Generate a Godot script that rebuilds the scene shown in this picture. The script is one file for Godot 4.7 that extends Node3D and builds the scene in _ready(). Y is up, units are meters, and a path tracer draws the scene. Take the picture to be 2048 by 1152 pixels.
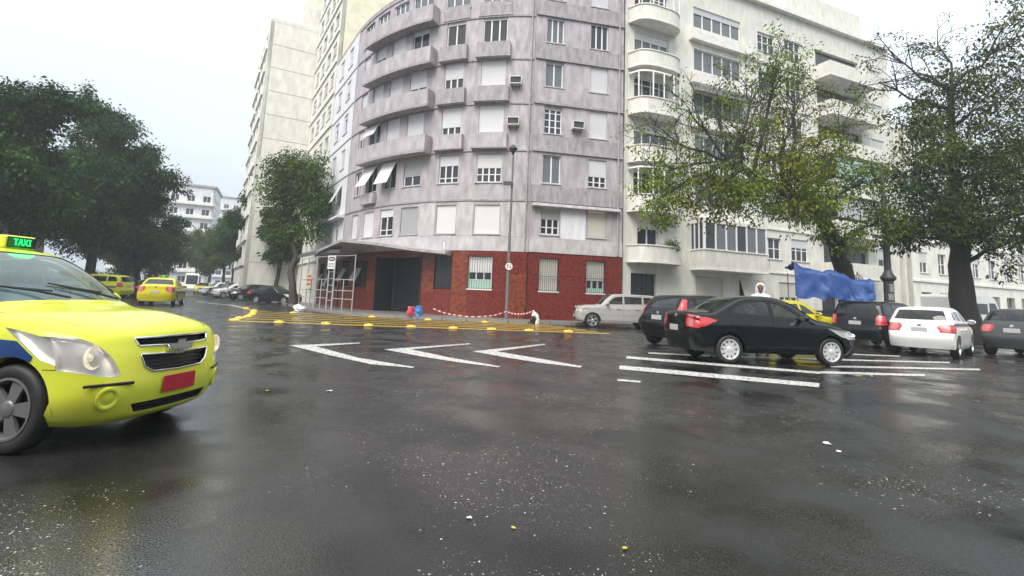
extends Node3D
# A rainy street corner with an apartment block of rounded front, parked cars, taxis and trees.

# ---------------------------------------------------------------- mesh builder
class MB:
	var v := PackedVector3Array()
	var n := PackedVector3Array()
	var c := PackedColorArray()
	var tint := Color(1, 1, 1)
	var colored := false
	func tri(a: Vector3, b: Vector3, d: Vector3, na: Vector3, nb: Vector3, nd: Vector3) -> void:
		if (b - a).cross(d - a).dot(na + nb + nd) > 0.0:
			v.append(a); v.append(d); v.append(b)
			n.append(na); n.append(nd); n.append(nb)
		else:
			v.append(a); v.append(b); v.append(d)
			n.append(na); n.append(nb); n.append(nd)
		if colored:
			c.append(tint); c.append(tint); c.append(tint)
	func flat(a: Vector3, b: Vector3, d: Vector3, out: Vector3) -> void:
		var m := (b - a).cross(d - a)
		if m.length_squared() < 1e-16:
			return
		m = m.normalized()
		if m.dot(out) < 0.0:
			m = -m
		tri(a, b, d, m, m, m)
	func quad(a: Vector3, b: Vector3, d: Vector3, e: Vector3, out: Vector3) -> void:
		flat(a, b, d, out)
		flat(a, d, e, out)
	func quads(a: Vector3, b: Vector3, d: Vector3, e: Vector3, na: Vector3, nb: Vector3, nd: Vector3, ne: Vector3) -> void:
		tri(a, b, d, na, nb, nd)
		tri(a, d, e, na, nd, ne)
	func box(at: Vector3, size: Vector3, basis := Basis(), bevel := 0.0) -> void:
		var h := size * 0.5
		var r := minf(bevel, minf(h.x, minf(h.y, h.z)) * 0.9)
		if r <= 0.0:
			for ax in 3:
				for s in [-1.0, 1.0]:
					var o := Vector3.ZERO
					o[ax] = s
					var p: int = (ax + 1) % 3
					var q: int = (ax + 2) % 3
					var k: Array[Vector3] = []
					for w in [[-1, -1], [1, -1], [1, 1], [-1, 1]]:
						var t := Vector3.ZERO
						t[ax] = s * h[ax]
						t[p] = w[0] * h[p]
						t[q] = w[1] * h[q]
						k.append(at + basis * t)
					quad(k[0], k[1], k[2], k[3], basis * o)
			return
		var i := h - Vector3(r, r, r)
		for ax in 3:
			var p: int = (ax + 1) % 3
			var q: int = (ax + 2) % 3
			for s in [-1.0, 1.0]:
				var o := Vector3.ZERO
				o[ax] = s
				var k: Array[Vector3] = []
				for w in [[-1, -1], [1, -1], [1, 1], [-1, 1]]:
					var t := Vector3.ZERO
					t[ax] = s * h[ax]
					t[p] = w[0] * i[p]
					t[q] = w[1] * i[q]
					k.append(at + basis * t)
				quad(k[0], k[1], k[2], k[3], basis * o)
			for sp in [-1.0, 1.0]:
				for sq in [-1.0, 1.0]:
					var op := Vector3.ZERO
					op[p] = sp
					var oq := Vector3.ZERO
					oq[q] = sq
					var k: Array[Vector3] = []
					for sa in [-1.0, 1.0]:
						var t := Vector3.ZERO
						t[ax] = sa * i[ax]
						t[p] = sp * h[p]
						t[q] = sq * i[q]
						var t2 := Vector3.ZERO
						t2[ax] = sa * i[ax]
						t2[p] = sp * i[p]
						t2[q] = sq * h[q]
						k.append(at + basis * t)
						k.append(at + basis * t2)
					var np := basis * op
					var nq := basis * oq
					quads(k[0], k[1], k[3], k[2], np, nq, nq, np)
		for sx in [-1.0, 1.0]:
			for sy in [-1.0, 1.0]:
				for sz in [-1.0, 1.0]:
					var a := Vector3(sx * h.x, sy * i.y, sz * i.z)
					var b := Vector3(sx * i.x, sy * h.y, sz * i.z)
					var d := Vector3(sx * i.x, sy * i.y, sz * h.z)
					tri(at + basis * a, at + basis * b, at + basis * d, basis * Vector3(sx, 0, 0), basis * Vector3(0, sy, 0), basis * Vector3(0, 0, sz))
	func tube(pts: Array, radii: Array, sides := 8, caps := true) -> void:
		var rings := []
		var norms := []
		var up := Vector3.UP
		for i in pts.size():
			var d: Vector3 = (pts[mini(i + 1, pts.size() - 1)] - pts[maxi(i - 1, 0)])
			d = d.normalized() if d.length() > 1e-6 else Vector3.UP
			if i == 0:
				up = Vector3.RIGHT if absf(d.dot(Vector3.RIGHT)) < 0.8 else Vector3.FORWARD
			up = (up - d * up.dot(d)).normalized()
			var side := d.cross(up)
			var ring := PackedVector3Array()
			var nr := PackedVector3Array()
			for k in sides:
				var a := TAU * k / sides
				var o := up * cos(a) + side * sin(a)
				nr.append(o)
				ring.append(pts[i] + o * radii[i])
			rings.append(ring)
			norms.append(nr)
		for i in pts.size() - 1:
			for k in sides:
				var m := (k + 1) % sides
				quads(rings[i][k], rings[i][m], rings[i + 1][m], rings[i + 1][k], norms[i][k], norms[i][m], norms[i + 1][m], norms[i + 1][k])
		if caps:
			for e in [0, pts.size() - 1]:
				var d: Vector3 = (pts[0] - pts[1]) if e == 0 else (pts[e] - pts[e - 1])
				for k in range(1, sides - 1):
					flat(rings[e][0], rings[e][k], rings[e][k + 1], d)
	# profile: Vector2(radius, height along axis); sharp edges where two profile points repeat
	func lathe(profile: Array, at := Transform3D(), sides := 24, arc := TAU) -> void:
		var nrm := []
		for i in profile.size() - 1:
			var d: Vector2 = profile[i + 1] - profile[i]
			nrm.append(Vector2(d.y, -d.x).normalized() if d.length() > 1e-6 else Vector2.ZERO)
		for i in profile.size() - 1:
			if nrm[i] == Vector2.ZERO:
				continue
			var n0: Vector2 = nrm[i]
			var n1: Vector2 = nrm[i]
			if i > 0 and nrm[i - 1] != Vector2.ZERO and nrm[i - 1].dot(nrm[i]) > 0.5:
				n0 = (nrm[i - 1] + nrm[i]).normalized()
			if i < nrm.size() - 1 and nrm[i + 1] != Vector2.ZERO and nrm[i + 1].dot(nrm[i]) > 0.5:
				n1 = (nrm[i + 1] + nrm[i]).normalized()
			var p0: Vector2 = profile[i]
			var p1: Vector2 = profile[i + 1]
			for k in sides:
				var a0 := arc * k / sides
				var a1 := arc * (k + 1) / sides
				var u0 := Vector3(cos(a0), 0, sin(a0))
				var u1 := Vector3(cos(a1), 0, sin(a1))
				var q := [u0 * p0.x + Vector3(0, p0.y, 0), u1 * p0.x + Vector3(0, p0.y, 0), u1 * p1.x + Vector3(0, p1.y, 0), u0 * p1.x + Vector3(0, p1.y, 0)]
				var m := [u0 * n0.x + Vector3(0, n0.y, 0), u1 * n0.x + Vector3(0, n0.y, 0), u1 * n1.x + Vector3(0, n1.y, 0), u0 * n1.x + Vector3(0, n1.y, 0)]
				for w in 4:
					q[w] = at * q[w]
					m[w] = (at.basis * m[w]).normalized()
				quads(q[0], q[1], q[2], q[3], m[0], m[1], m[2], m[3])
	# a flat polygon (x, z) with thickness in y
	func slab(poly: PackedVector2Array, y0: float, y1: float, at := Transform3D()) -> void:
		var ids := Geometry2D.triangulate_polygon(poly)
		for i in range(0, ids.size(), 3):
			var a := poly[ids[i]]
			var b := poly[ids[i + 1]]
			var d := poly[ids[i + 2]]
			flat(at * Vector3(a.x, y1, a.y), at * Vector3(b.x, y1, b.y), at * Vector3(d.x, y1, d.y), at.basis * Vector3.UP)
			if y1 > y0:
				flat(at * Vector3(a.x, y0, a.y), at * Vector3(b.x, y0, b.y), at * Vector3(d.x, y0, d.y), at.basis * Vector3.DOWN)
		if y1 > y0:
			var turn := -1.0 if Geometry2D.is_polygon_clockwise(poly) else 1.0
			for i in poly.size():
				var a := poly[i]
				var b := poly[(i + 1) % poly.size()]
				var o := Vector3(b.y - a.y, 0, -(b.x - a.x)) * turn
				quad(at * Vector3(a.x, y0, a.y), at * Vector3(b.x, y0, b.y), at * Vector3(b.x, y1, b.y), at * Vector3(a.x, y1, a.y), at.basis * o)
	func mesh() -> ArrayMesh:
		var a := []
		a.resize(Mesh.ARRAY_MAX)
		a[Mesh.ARRAY_VERTEX] = v
		a[Mesh.ARRAY_NORMAL] = n
		if colored:
			a[Mesh.ARRAY_COLOR] = c
		var m := ArrayMesh.new()
		if v.size():
			m.add_surface_from_arrays(Mesh.PRIMITIVE_TRIANGLES, a)
		return m

# ---------------------------------------------------------------- naming and tagging
var used := {}
var rng := RandomNumberGenerator.new()

func numbered(called: String) -> String:
	var k: int = used.get(called, 0)
	used[called] = k + 1
	return called if k == 0 else "%s_%03d" % [called, k]

func tag(o: Node3D, label: String, category: String, group := "") -> Node3D:
	o.set_meta("label", label)
	o.set_meta("category", category)
	if group:
		o.set_meta("group", group)
	return o

func thing(called: String, label: String, category: String, at := Vector3.ZERO, turn := 0.0, group := "") -> Node3D:
	var o := Node3D.new()
	o.name = numbered(called)
	add_child(o)
	o.position = at
	o.rotation.y = turn
	return tag(o, label, category, group)

func put(called: String, m: Mesh, mat: Material, parent: Node3D = null, xf := Transform3D()) -> MeshInstance3D:
	var o := MeshInstance3D.new()
	o.mesh = m
	o.material_override = mat
	o.transform = xf
	if parent == null:
		o.name = numbered(called)
		add_child(o)
	else:
		o.name = called
		parent.add_child(o, true)
	return o

func struct(called: String, m: Mesh, mat: Material) -> MeshInstance3D:
	var o := put(called, m, mat)
	o.set_meta("kind", "structure")
	return o

# ---------------------------------------------------------------- materials
var M := {}
var tex := {}

func lin(r: float, g: float, b: float, a := 1.0) -> Color:
	var c := Color(r, g, b).linear_to_srgb()
	c.a = a
	return c

# grey noise between two values; the surfaces' own mottling
func noise_tex(key: String, freq: float, octaves: int, lo: float, hi: float, size := 512, normal := 0.0, kind := FastNoiseLite.TYPE_SIMPLEX_SMOOTH, contrast := Vector2(0.0, 1.0)) -> NoiseTexture2D:
	if tex.has(key):
		return tex[key]
	var f := FastNoiseLite.new()
	f.noise_type = kind
	f.seed = hash(key) % 10000
	f.frequency = freq
	f.fractal_octaves = octaves
	var t := NoiseTexture2D.new()
	t.width = size
	t.height = size
	t.seamless = true
	t.seamless_blend_skirt = 0.25
	t.noise = f
	if normal > 0.0:
		t.as_normal_map = true
		t.bump_strength = normal
	else:
		var g := Gradient.new()
		g.set_color(0, Color(lo, lo, lo))
		g.set_color(1, Color(hi, hi, hi))
		g.set_offset(0, contrast.x)
		g.set_offset(1, contrast.y)
		t.color_ramp = g
	tex[key] = t
	return t

func plain(key: String, col: Color, rough := 0.6, metal := 0.0, spec := 0.5) -> StandardMaterial3D:
	if M.has(key):
		return M[key]
	var m := StandardMaterial3D.new()
	m.resource_name = key
	m.albedo_color = col
	m.roughness = rough
	m.metallic = metal
	m.metallic_specular = spec
	M[key] = m
	return m

# a surface with mottling in world space
func rough_mat(key: String, col: Color, rough: float, blotch: Texture2D, scale: float, bump: Texture2D = null, bump_k := 0.3, world := true) -> StandardMaterial3D:
	if M.has(key):
		return M[key]
	var m := plain(key, col, rough)
	m.albedo_texture = blotch
	m.uv1_triplanar = true
	m.uv1_world_triplanar = world
	m.uv1_scale = Vector3(scale, scale, scale)
	if bump:
		m.normal_enabled = true
		m.normal_texture = bump
		m.normal_scale = bump_k
	return m

func glass_mat(key: String, col: Color, alpha: float, rough := 0.03) -> StandardMaterial3D:
	var m := plain(key, col, rough)
	m.transparency = BaseMaterial3D.TRANSPARENCY_ALPHA
	m.albedo_color.a = alpha
	m.cull_mode = BaseMaterial3D.CULL_DISABLED
	return m

# ---------------------------------------------------------------- camera, air, light
func setup_view() -> void:
	var cam := Camera3D.new()
	cam.name = "camera"
	cam.projection = Camera3D.PROJECTION_FRUSTUM
	cam.near = 0.05
	cam.far = 1500.0
	cam.size = 2.0 * 0.05 * 576.0 / 1039.0
	cam.frustum_offset = Vector2(0.0, -0.1213 * 0.05)
	cam.position = Vector3(0, 1.2, 0)
	cam.rotation = Vector3(deg_to_rad(8.0), 0.0, deg_to_rad(2.3))
	add_child(cam)
	cam.current = true
	var sky_mat := ProceduralSkyMaterial.new()
	sky_mat.sky_top_color = Color(0.755, 0.79, 0.80)
	sky_mat.sky_horizon_color = Color(0.465, 0.485, 0.515)
	sky_mat.sky_curve = 0.45
	sky_mat.ground_horizon_color = Color(0.35, 0.35, 0.36)
	sky_mat.ground_bottom_color = Color(0.2, 0.2, 0.2)
	sky_mat.sun_angle_max = 1.0
	var cover := noise_tex("sky_cover", 0.006, 4, 0.0, 1.0, 1024)
	sky_mat.sky_cover = cover
	sky_mat.sky_cover_modulate = Color(0.85, 0.92, 1.0, 0.10)
	var sky := Sky.new()
	sky.sky_material = sky_mat
	var env := Environment.new()
	env.background_mode = Environment.BG_SKY
	env.sky = sky
	env.tonemap_mode = Environment.TONE_MAPPER_LINEAR
	env.tonemap_exposure = 3.1
	env.fog_enabled = true
	env.fog_density = 0.0014
	env.fog_light_color = Color(0.86, 0.89, 0.92)
	env.sdfgi_enabled = true
	env.ssao_enabled = true
	env.ssil_enabled = true
	var we := WorldEnvironment.new()
	we.name = "environment"
	we.environment = env
	add_child(we)
	var sun := DirectionalLight3D.new()
	sun.name = "sun"
	sun.light_energy = 0.5
	sun.light_color = Color(1.0, 0.985, 0.96)
	sun.light_angular_distance = 40.0
	sun.shadow_enabled = true
	sun.rotation = Vector3(deg_to_rad(-52), deg_to_rad(-24), 0)
	add_child(sun)

func setup_materials() -> void:
	var soft := noise_tex("soft", 0.012, 5, 0.72, 1.12)
	var fine := noise_tex("fine", 0.12, 4, 0.7, 1.15)
	var bump := noise_tex("bump", 0.09, 4, 0, 1, 512, 3.0)
	# wet asphalt
	var a := plain("wet_asphalt", lin(0.043, 0.041, 0.042), 1.0)
	a.albedo_texture = noise_tex("road_patches", 0.006, 6, 0.72, 1.2, 1024, 0.0, FastNoiseLite.TYPE_SIMPLEX_SMOOTH, Vector2(0.2, 0.8))
	a.roughness_texture = noise_tex("road_wet", 0.0075, 5, 0.09, 0.44, 1024, 0.0, FastNoiseLite.TYPE_SIMPLEX_SMOOTH, Vector2(0.3, 0.72))
	a.roughness_texture_channel = BaseMaterial3D.TEXTURE_CHANNEL_GRAYSCALE
	a.normal_enabled = true
	a.normal_texture = noise_tex("road_bump", 0.3, 2, 0, 1, 2048, 3.0)
	a.normal_scale = 0.13
	a.uv1_triplanar = true
	a.uv1_world_triplanar = true
	a.uv1_scale = Vector3(0.1, 0.1, 0.1)
	a.detail_enabled = true
	a.detail_blend_mode = BaseMaterial3D.BLEND_MODE_MUL
	a.detail_albedo = noise_tex("road_grain", 0.35, 3, 0.25, 1.0, 512, 0.0, FastNoiseLite.TYPE_CELLULAR, Vector2(0.05, 0.75))
	a.detail_uv_layer = BaseMaterial3D.DETAIL_UV_2
	a.uv2_triplanar = true
	a.uv2_world_triplanar = true
	a.uv2_scale = Vector3(0.55, 0.55, 0.55)
	var pave := rough_mat("wet_pavement", lin(0.2, 0.19, 0.18), 0.35, soft, 0.22, bump, 0.3)
	pave.metallic_specular = 0.5
	rough_mat("kerb_stone", lin(0.26, 0.25, 0.24), 0.45, fine, 0.5, bump, 0.3)
	rough_mat("park_earth", lin(0.07, 0.065, 0.045), 0.75, soft, 0.3, bump, 0.5)
	var wp := rough_mat("white_road_paint", lin(0.6, 0.6, 0.58), 0.3, noise_tex("worn", 0.05, 5, 0.3, 1.05, 512, 0.0, FastNoiseLite.TYPE_SIMPLEX_SMOOTH, Vector2(0.2, 0.5)), 0.5, bump, 0.25)
	wp.metallic_specular = 0.4
	rough_mat("yellow_road_paint", lin(0.62, 0.40, 0.03), 0.4, noise_tex("worn_y", 0.05, 5, 0.35, 1.05, 512, 0.0, FastNoiseLite.TYPE_SIMPLEX_SMOOTH, Vector2(0.2, 0.5)), 0.5, bump, 0.25)
	rough_mat("yellow_stud", lin(0.75, 0.5, 0.03), 0.4, fine, 1.5)
	# facades
	var stains := noise_tex("stains", 0.02, 6, 0.74, 1.06, 512)
	rough_mat("grey_plaster", lin(0.47, 0.432, 0.462), 0.75, stains, 0.1, bump, 0.15)
	rough_mat("grey_plaster_dark", lin(0.385, 0.36, 0.38), 0.75, stains, 0.16, bump, 0.15)
	rough_mat("pale_plaster", lin(0.55, 0.53, 0.555), 0.72, stains, 0.13, bump, 0.12)
	var clean := noise_tex("clean", 0.02, 6, 0.86, 1.04, 512)
	rough_mat("white_plaster", lin(0.72, 0.72, 0.76), 0.72, clean, 0.1, bump, 0.12)
	rough_mat("cream_plaster", lin(0.72, 0.71, 0.65), 0.72, clean, 0.1, bump, 0.12)
	rough_mat("cream_trim", lin(0.78, 0.77, 0.72), 0.7, clean, 0.16, bump, 0.1)
	rough_mat("ivory_plaster", lin(0.77, 0.765, 0.70), 0.75, clean, 0.08, bump, 0.12)
	rough_mat("yellow_plaster", lin(0.78, 0.74, 0.56), 0.75, clean, 0.08, bump, 0.12)
	var red := rough_mat("red_stone", lin(0.185, 0.027, 0.019), 0.28, noise_tex("marble", 0.03, 7, 0.6, 1.12, 512, 0.0, FastNoiseLite.TYPE_SIMPLEX_SMOOTH, Vector2(0.15, 0.8)), 0.35, bump, 0.05)
	red.metallic_specular = 0.45
	var red2 := rough_mat("red_stone_warm", lin(0.23, 0.05, 0.022), 0.3, tex["marble"], 0.23, bump, 0.06)
	red2.metallic_specular = 0.45
	rough_mat("black_stone", lin(0.018, 0.018, 0.02), 0.3, fine, 0.3, bump, 0.1)
	rough_mat("canopy_paint", lin(0.40, 0.39, 0.39), 0.6, stains, 0.25, bump, 0.15)
	rough_mat("tin_roof", lin(0.16, 0.16, 0.17), 0.45, stains, 0.3, bump, 0.2)
	for key in ["grey_plaster", "grey_plaster_dark", "pale_plaster", "cream_plaster", "ivory_plaster", "white_plaster"]:
		M[key].uv1_scale *= Vector3(2.0, 0.6, 2.0)
	plain("shutter_white", lin(0.72, 0.72, 0.74), 0.5)
	plain("shutter_cream", lin(0.62, 0.60, 0.55), 0.55)
	plain("shutter_grey", lin(0.42, 0.42, 0.44), 0.5)
	plain("frame_white", lin(0.74, 0.74, 0.76), 0.4)
	plain("frame_dark", lin(0.05, 0.05, 0.055), 0.4)
	plain("window_glass", lin(0.035, 0.037, 0.042), 0.06)
	plain("window_glass_pale", lin(0.12, 0.14, 0.15), 0.08)
	plain("curtain_green", lin(0.36, 0.55, 0.47), 0.8)
	plain("iron", lin(0.05, 0.05, 0.055), 0.5, 0.3)
	rough_mat("galvanised", lin(0.40, 0.40, 0.41), 0.45, fine, 1.2)
	rough_mat("dark_steel_door", lin(0.022, 0.024, 0.03), 0.4, stains, 0.4)
	plain("dark_void", lin(0.01, 0.01, 0.012), 0.9)
	plain("ac_white", lin(0.62, 0.62, 0.60), 0.5)
	plain("ac_grille", lin(0.13, 0.13, 0.13), 0.6)
	rough_mat("lamp_grey", lin(0.17, 0.17, 0.18), 0.5, fine, 0.8)
	rough_mat("lamp_iron", lin(0.05, 0.056, 0.055), 0.5, stains, 0.9, bump, 0.2)

func flat_sheet(polys: Array, y: float) -> ArrayMesh:
	var b := MB.new()
	for p in polys:
		b.slab(PackedVector2Array(p), y, y)
	return b.mesh()

const STREET := Vector2(-0.515, -0.857)      # the side street's direction in x, z

func build_ground() -> void:
	var g := MB.new()
	var n := 24
	for i in n:
		for j in n:
			var x0 := -450.0 + 900.0 * i / n
			var z0 := -600.0 + 700.0 * j / n
			g.quad(Vector3(x0, 0, z0), Vector3(x0 + 900.0 / n, 0, z0), Vector3(x0 + 900.0 / n, 0, z0 + 700.0 / n), Vector3(x0, 0, z0 + 700.0 / n), Vector3.UP)
	struct("road", g.mesh(), M.wet_asphalt)
	# corner pavement: kerb line left to right
	var kerb := [Vector2(-60, -111.4), Vector2(-13.9, -34.7), Vector2(-12.6, -32.4), Vector2(-11.2, -30.3), Vector2(-9.9, -28.7), Vector2(-8.4, -27.3), Vector2(-6.6, -26.2), Vector2(-4.4, -25.6), Vector2(-2.0, -25.45), Vector2(1.0, -25.65), Vector2(4.2, -26.2), Vector2(8, -27.2), Vector2(20, -32.6), Vector2(70, -55.1)]
	paved("pavement", kerb, [Vector2(70, -150), Vector2(-60, -200)], M.wet_pavement)
	# the park side of the side street
	var park_kerb := [Vector2(-30.5, -8), Vector2(-31.0, -20), Vector2(-31.4, -30), Vector2(-33.2, -35.5), Vector2(-36, -41), Vector2(-84, -121)]
	paved("park_pavement", park_kerb, [Vector2(-300, -260), Vector2(-300, -8)], M.park_earth)

func paved(called: String, kerb: Array, close: Array, mat: Material) -> void:
	var w := 0.16
	var inner := []
	var outer := []
	for i in kerb.size():
		var d: Vector2 = (kerb[mini(i + 1, kerb.size() - 1)] - kerb[maxi(i - 1, 0)]).normalized()
		var side := Vector2(d.y, -d.x)
		# towards the closing points
		var mid: Vector2 = close[0] * 0.5 + close[1] * 0.5
		if side.dot(mid - kerb[i]) < 0.0:
			side = -side
		inner.append(kerb[i] + side * w)
		outer.append(kerb[i])
	var p := inner.duplicate()
	p.append_array(close)
	var b := MB.new()
	b.slab(PackedVector2Array(p), 0.13, 0.13)
	var floor_part := struct(called, b.mesh(), mat)
	# kerb stones, about one metre each where they can be told apart
	for i in kerb.size() - 1:
		var a0: Vector2 = outer[i]
		var a1: Vector2 = outer[i + 1]
		var b0: Vector2 = inner[i]
		var b1: Vector2 = inner[i + 1]
		var long := a0.distance_to(a1)
		var count := 1 if long > 14.0 else maxi(1, roundi(long / 1.1))
		for k in count:
			var s0 := float(k) / count + (0.006 if count > 1 else 0.0)
			var s1 := float(k + 1) / count - (0.006 if count > 1 else 0.0)
			var m := MB.new()
			m.slab(PackedVector2Array([a0.lerp(a1, s0), a0.lerp(a1, s1), b0.lerp(b1, s1), b0.lerp(b1, s0)]), -0.05, 0.137 + rng.randf_range(-0.004, 0.006))
			put("kerb_stone", m.mesh(), M.kerb_stone, floor_part)

func build_markings() -> void:
	var chevrons := [
		[Vector2(-4.69, -11.45), Vector2(-3.51, -12.69), Vector2(-3.46, -12.51), Vector2(-4.11, -11.45), Vector2(-2.72, -9.79), Vector2(-1.52, -8.87), Vector2(-1.54, -8.77), Vector2(-2.27, -8.99), Vector2(-3.31, -9.99)],
		[Vector2(-2.64, -11.41), Vector2(-0.96, -13.67), Vector2(-0.94, -13.44), Vector2(-2.10, -11.63), Vector2(-1.08, -10.37), Vector2(-0.11, -9.40), Vector2(-0.14, -9.26), Vector2(-0.91, -9.75), Vector2(-1.69, -10.41)],
		[Vector2(-0.76, -11.73), Vector2(1.03, -14.43), Vector2(1.01, -14.15), Vector2(-0.23, -11.94), Vector2(0.63, -10.88), Vector2(1.41, -9.87), Vector2(1.33, -9.67), Vector2(0.64, -10.14), Vector2(-0.03, -10.82)]]
	for p in chevrons:
		struct("road_marking", flat_sheet([p], 0.005), M.white_road_paint)
	var bars := [
		[Vector2(2.72, -12.04), Vector2(6.18, -10.50), Vector2(5.98, -10.16), Vector2(2.58, -11.53)],
		[Vector2(2.18, -10.25), Vector2(5.21, -8.88), Vector2(4.92, -8.41), Vector2(2.04, -9.66)],
		[Vector2(3.51, -13.16), Vector2(4.98, -13.02), Vector2(4.85, -12.7), Vector2(3.41, -12.82)],
		[Vector2(9.74, -15.25), Vector2(11.28, -15.22), Vector2(11.0, -14.88), Vector2(9.46, -14.91)],
		[Vector2(8.28, -13.38), Vector2(11.55, -13.84), Vector2(11.25, -13.5), Vector2(8.08, -13.05)],
		[Vector2(7.17, -11.78), Vector2(11.03, -12.39), Vector2(10.7, -12.02), Vector2(6.97, -11.44)],
		[Vector2(6.23, -10.60), Vector2(8.49, -10.81), Vector2(8.2, -10.44), Vector2(6.03, -10.25)],
		[Vector2(1.77, -8.44), Vector2(2.10, -8.32), Vector2(2.04, -8.14), Vector2(1.71, -8.25)],
		[Vector2(5.02, -12.95), Vector2(8.22, -13.36), Vector2(8.05, -13.04), Vector2(4.9, -12.66)]]
	for p in bars:
		struct("road_marking", flat_sheet([p], 0.005), M.white_road_paint)
	struct("road_marking", flat_sheet([[Vector2(-24, -40.2), Vector2(-20.95, -36.73), Vector2(-18.56, -34.81), Vector2(-14.89, -29.93), Vector2(-14.7, -30.1), Vector2(-18.4, -35.0), Vector2(-20.8, -36.95), Vector2(-23.9, -40.4)]], 0.005), M.white_road_paint)
	var left := [Vector2(-13.1, -27.2), Vector2(-12.1, -25.35), Vector2(-11.3, -23.7), Vector2(-10.6, -22.0), Vector2(-10.0, -20.5), Vector2(-9.6, -18.85)]
	var right := [Vector2(2.1, -24.9), Vector2(2.6, -24.0), Vector2(3.0, -23.1), Vector2(3.3, -22.2), Vector2(3.6, -21.2), Vector2(3.9, -20.2)]
	for i in 6:
		var d: Vector2 = (right[i] - left[i]).normalized()
		var s := Vector2(-d.y, d.x) * (0.17 if i < 5 else 0.22)
		struct("yellow_road_line", flat_sheet([[left[i] - s, right[i] - s, right[i] + s, left[i] + s]], 0.005), M.yellow_road_paint)
	struct("yellow_road_line", flat_sheet([[Vector2(-14.72, -29.59), Vector2(-13.24, -27.47), Vector2(-12.16, -25.35), Vector2(-11.26, -23.18), Vector2(-10.38, -20.94), Vector2(-9.79, -18.98), Vector2(-10.05, -18.98), Vector2(-10.65, -21.00), Vector2(-11.53, -23.3), Vector2(-12.42, -25.46), Vector2(-13.45, -27.48)]], 0.009), M.yellow_road_paint)
	# domed yellow studs bolted to the road
	var m := MB.new()
	for k in 6:
		var f0 := 1.0 - pow(k / 6.0, 2.2)
		var f1 := 1.0 - pow((k + 1) / 6.0, 2.2)
		var y0 := 0.075 * k / 6.0
		var y1 := 0.075 * (k + 1) / 6.0
		var q := 20
		for j in q:
			var c0 := Vector2(pow(absf(cos(TAU * j / q)), 0.6) * signf(cos(TAU * j / q)) * 0.14, pow(absf(sin(TAU * j / q)), 0.6) * signf(sin(TAU * j / q)) * 0.105)
			var c1 := Vector2(pow(absf(cos(TAU * (j + 1) / q)), 0.6) * signf(cos(TAU * (j + 1) / q)) * 0.14, pow(absf(sin(TAU * (j + 1) / q)), 0.6) * signf(sin(TAU * (j + 1) / q)) * 0.105)
			m.quad(Vector3(c0.x * f0, y0, c0.y * f0), Vector3(c1.x * f0, y0, c1.y * f0), Vector3(c1.x * f1, y1, c1.y * f1), Vector3(c0.x * f1, y1, c0.y * f1), Vector3(c0.x + c1.x, 0.1, c0.y + c1.y))
	var dome := m.mesh()
	var refl := MB.new()
	refl.box(Vector3(0.105, 0.032, 0), Vector3(0.03, 0.022, 0.10), Basis(Vector3(0, 0, 1), 0.5))
	var refl_back := MB.new()
	refl_back.box(Vector3(-0.105, 0.032, 0), Vector3(0.03, 0.022, 0.10), Basis(Vector3(0, 0, 1), -0.5))
	var refl_back_mesh := refl_back.mesh()
	var refl_mesh := refl.mesh()
	var spots := [[-14.69, -29.6, "at the far tip of the yellow hatching"], [-13.2, -27.4, "second from the far tip of the yellow hatching"], [-12.2, -25.3, "third from the far tip of the yellow hatching"], [-11.33, -23.4, "fourth from the far tip of the yellow hatching"], [-10.66, -21.7, "fifth from the far tip of the yellow hatching"], [-10.3, -20.3, "beside the near left corner of the yellow hatching"], [-9.8, -18.95, "at the near left corner of the yellow hatching"],
		[-8.1, -18.75, "first along the near edge line of the hatching"], [-6.5, -18.9, "second along the near edge line of the hatching"], [-5.0, -19.0, "third along the near edge line of the hatching"], [-3.5, -19.15, "fourth along the near edge line of the hatching"], [-2.0, -19.35, "fifth along the near edge line of the hatching"], [-0.6, -19.6, "sixth along the near edge line of the hatching"], [0.8, -19.85, "seventh along the near edge line of the hatching"], [2.3, -20.1, "eighth along the near edge line of the hatching"],
		[-10.84, -26.6, "first along the far edge of the hatching"], [-6.62, -25.7, "on the far edge in front of the scaffold frames"], [-3.82, -25.2, "on the far edge in front of the dark entrance"], [-1.1, -25.0, "on the far edge left of the lamp post"]]
	for s in spots:
		var o := thing("road_stud", "yellow domed road stud " + s[2], "road stud", Vector3(s[0], 0.0095, s[1]), rng.randf_range(-0.2, 0.5), "yellow studs round the hatching")
		put("dome", dome, M.yellow_stud, o, Transform3D(Basis.from_scale(Vector3(1.25, 1.2, 1.25)), Vector3.ZERO))
		put("reflector", refl_mesh, M.frame_white, o, Transform3D(Basis.from_scale(Vector3(1.25, 1.2, 1.25)), Vector3.ZERO))
		put("reflector", refl_back_mesh, M.frame_white, o, Transform3D(Basis.from_scale(Vector3(1.25, 1.2, 1.25)), Vector3.ZERO))

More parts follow.
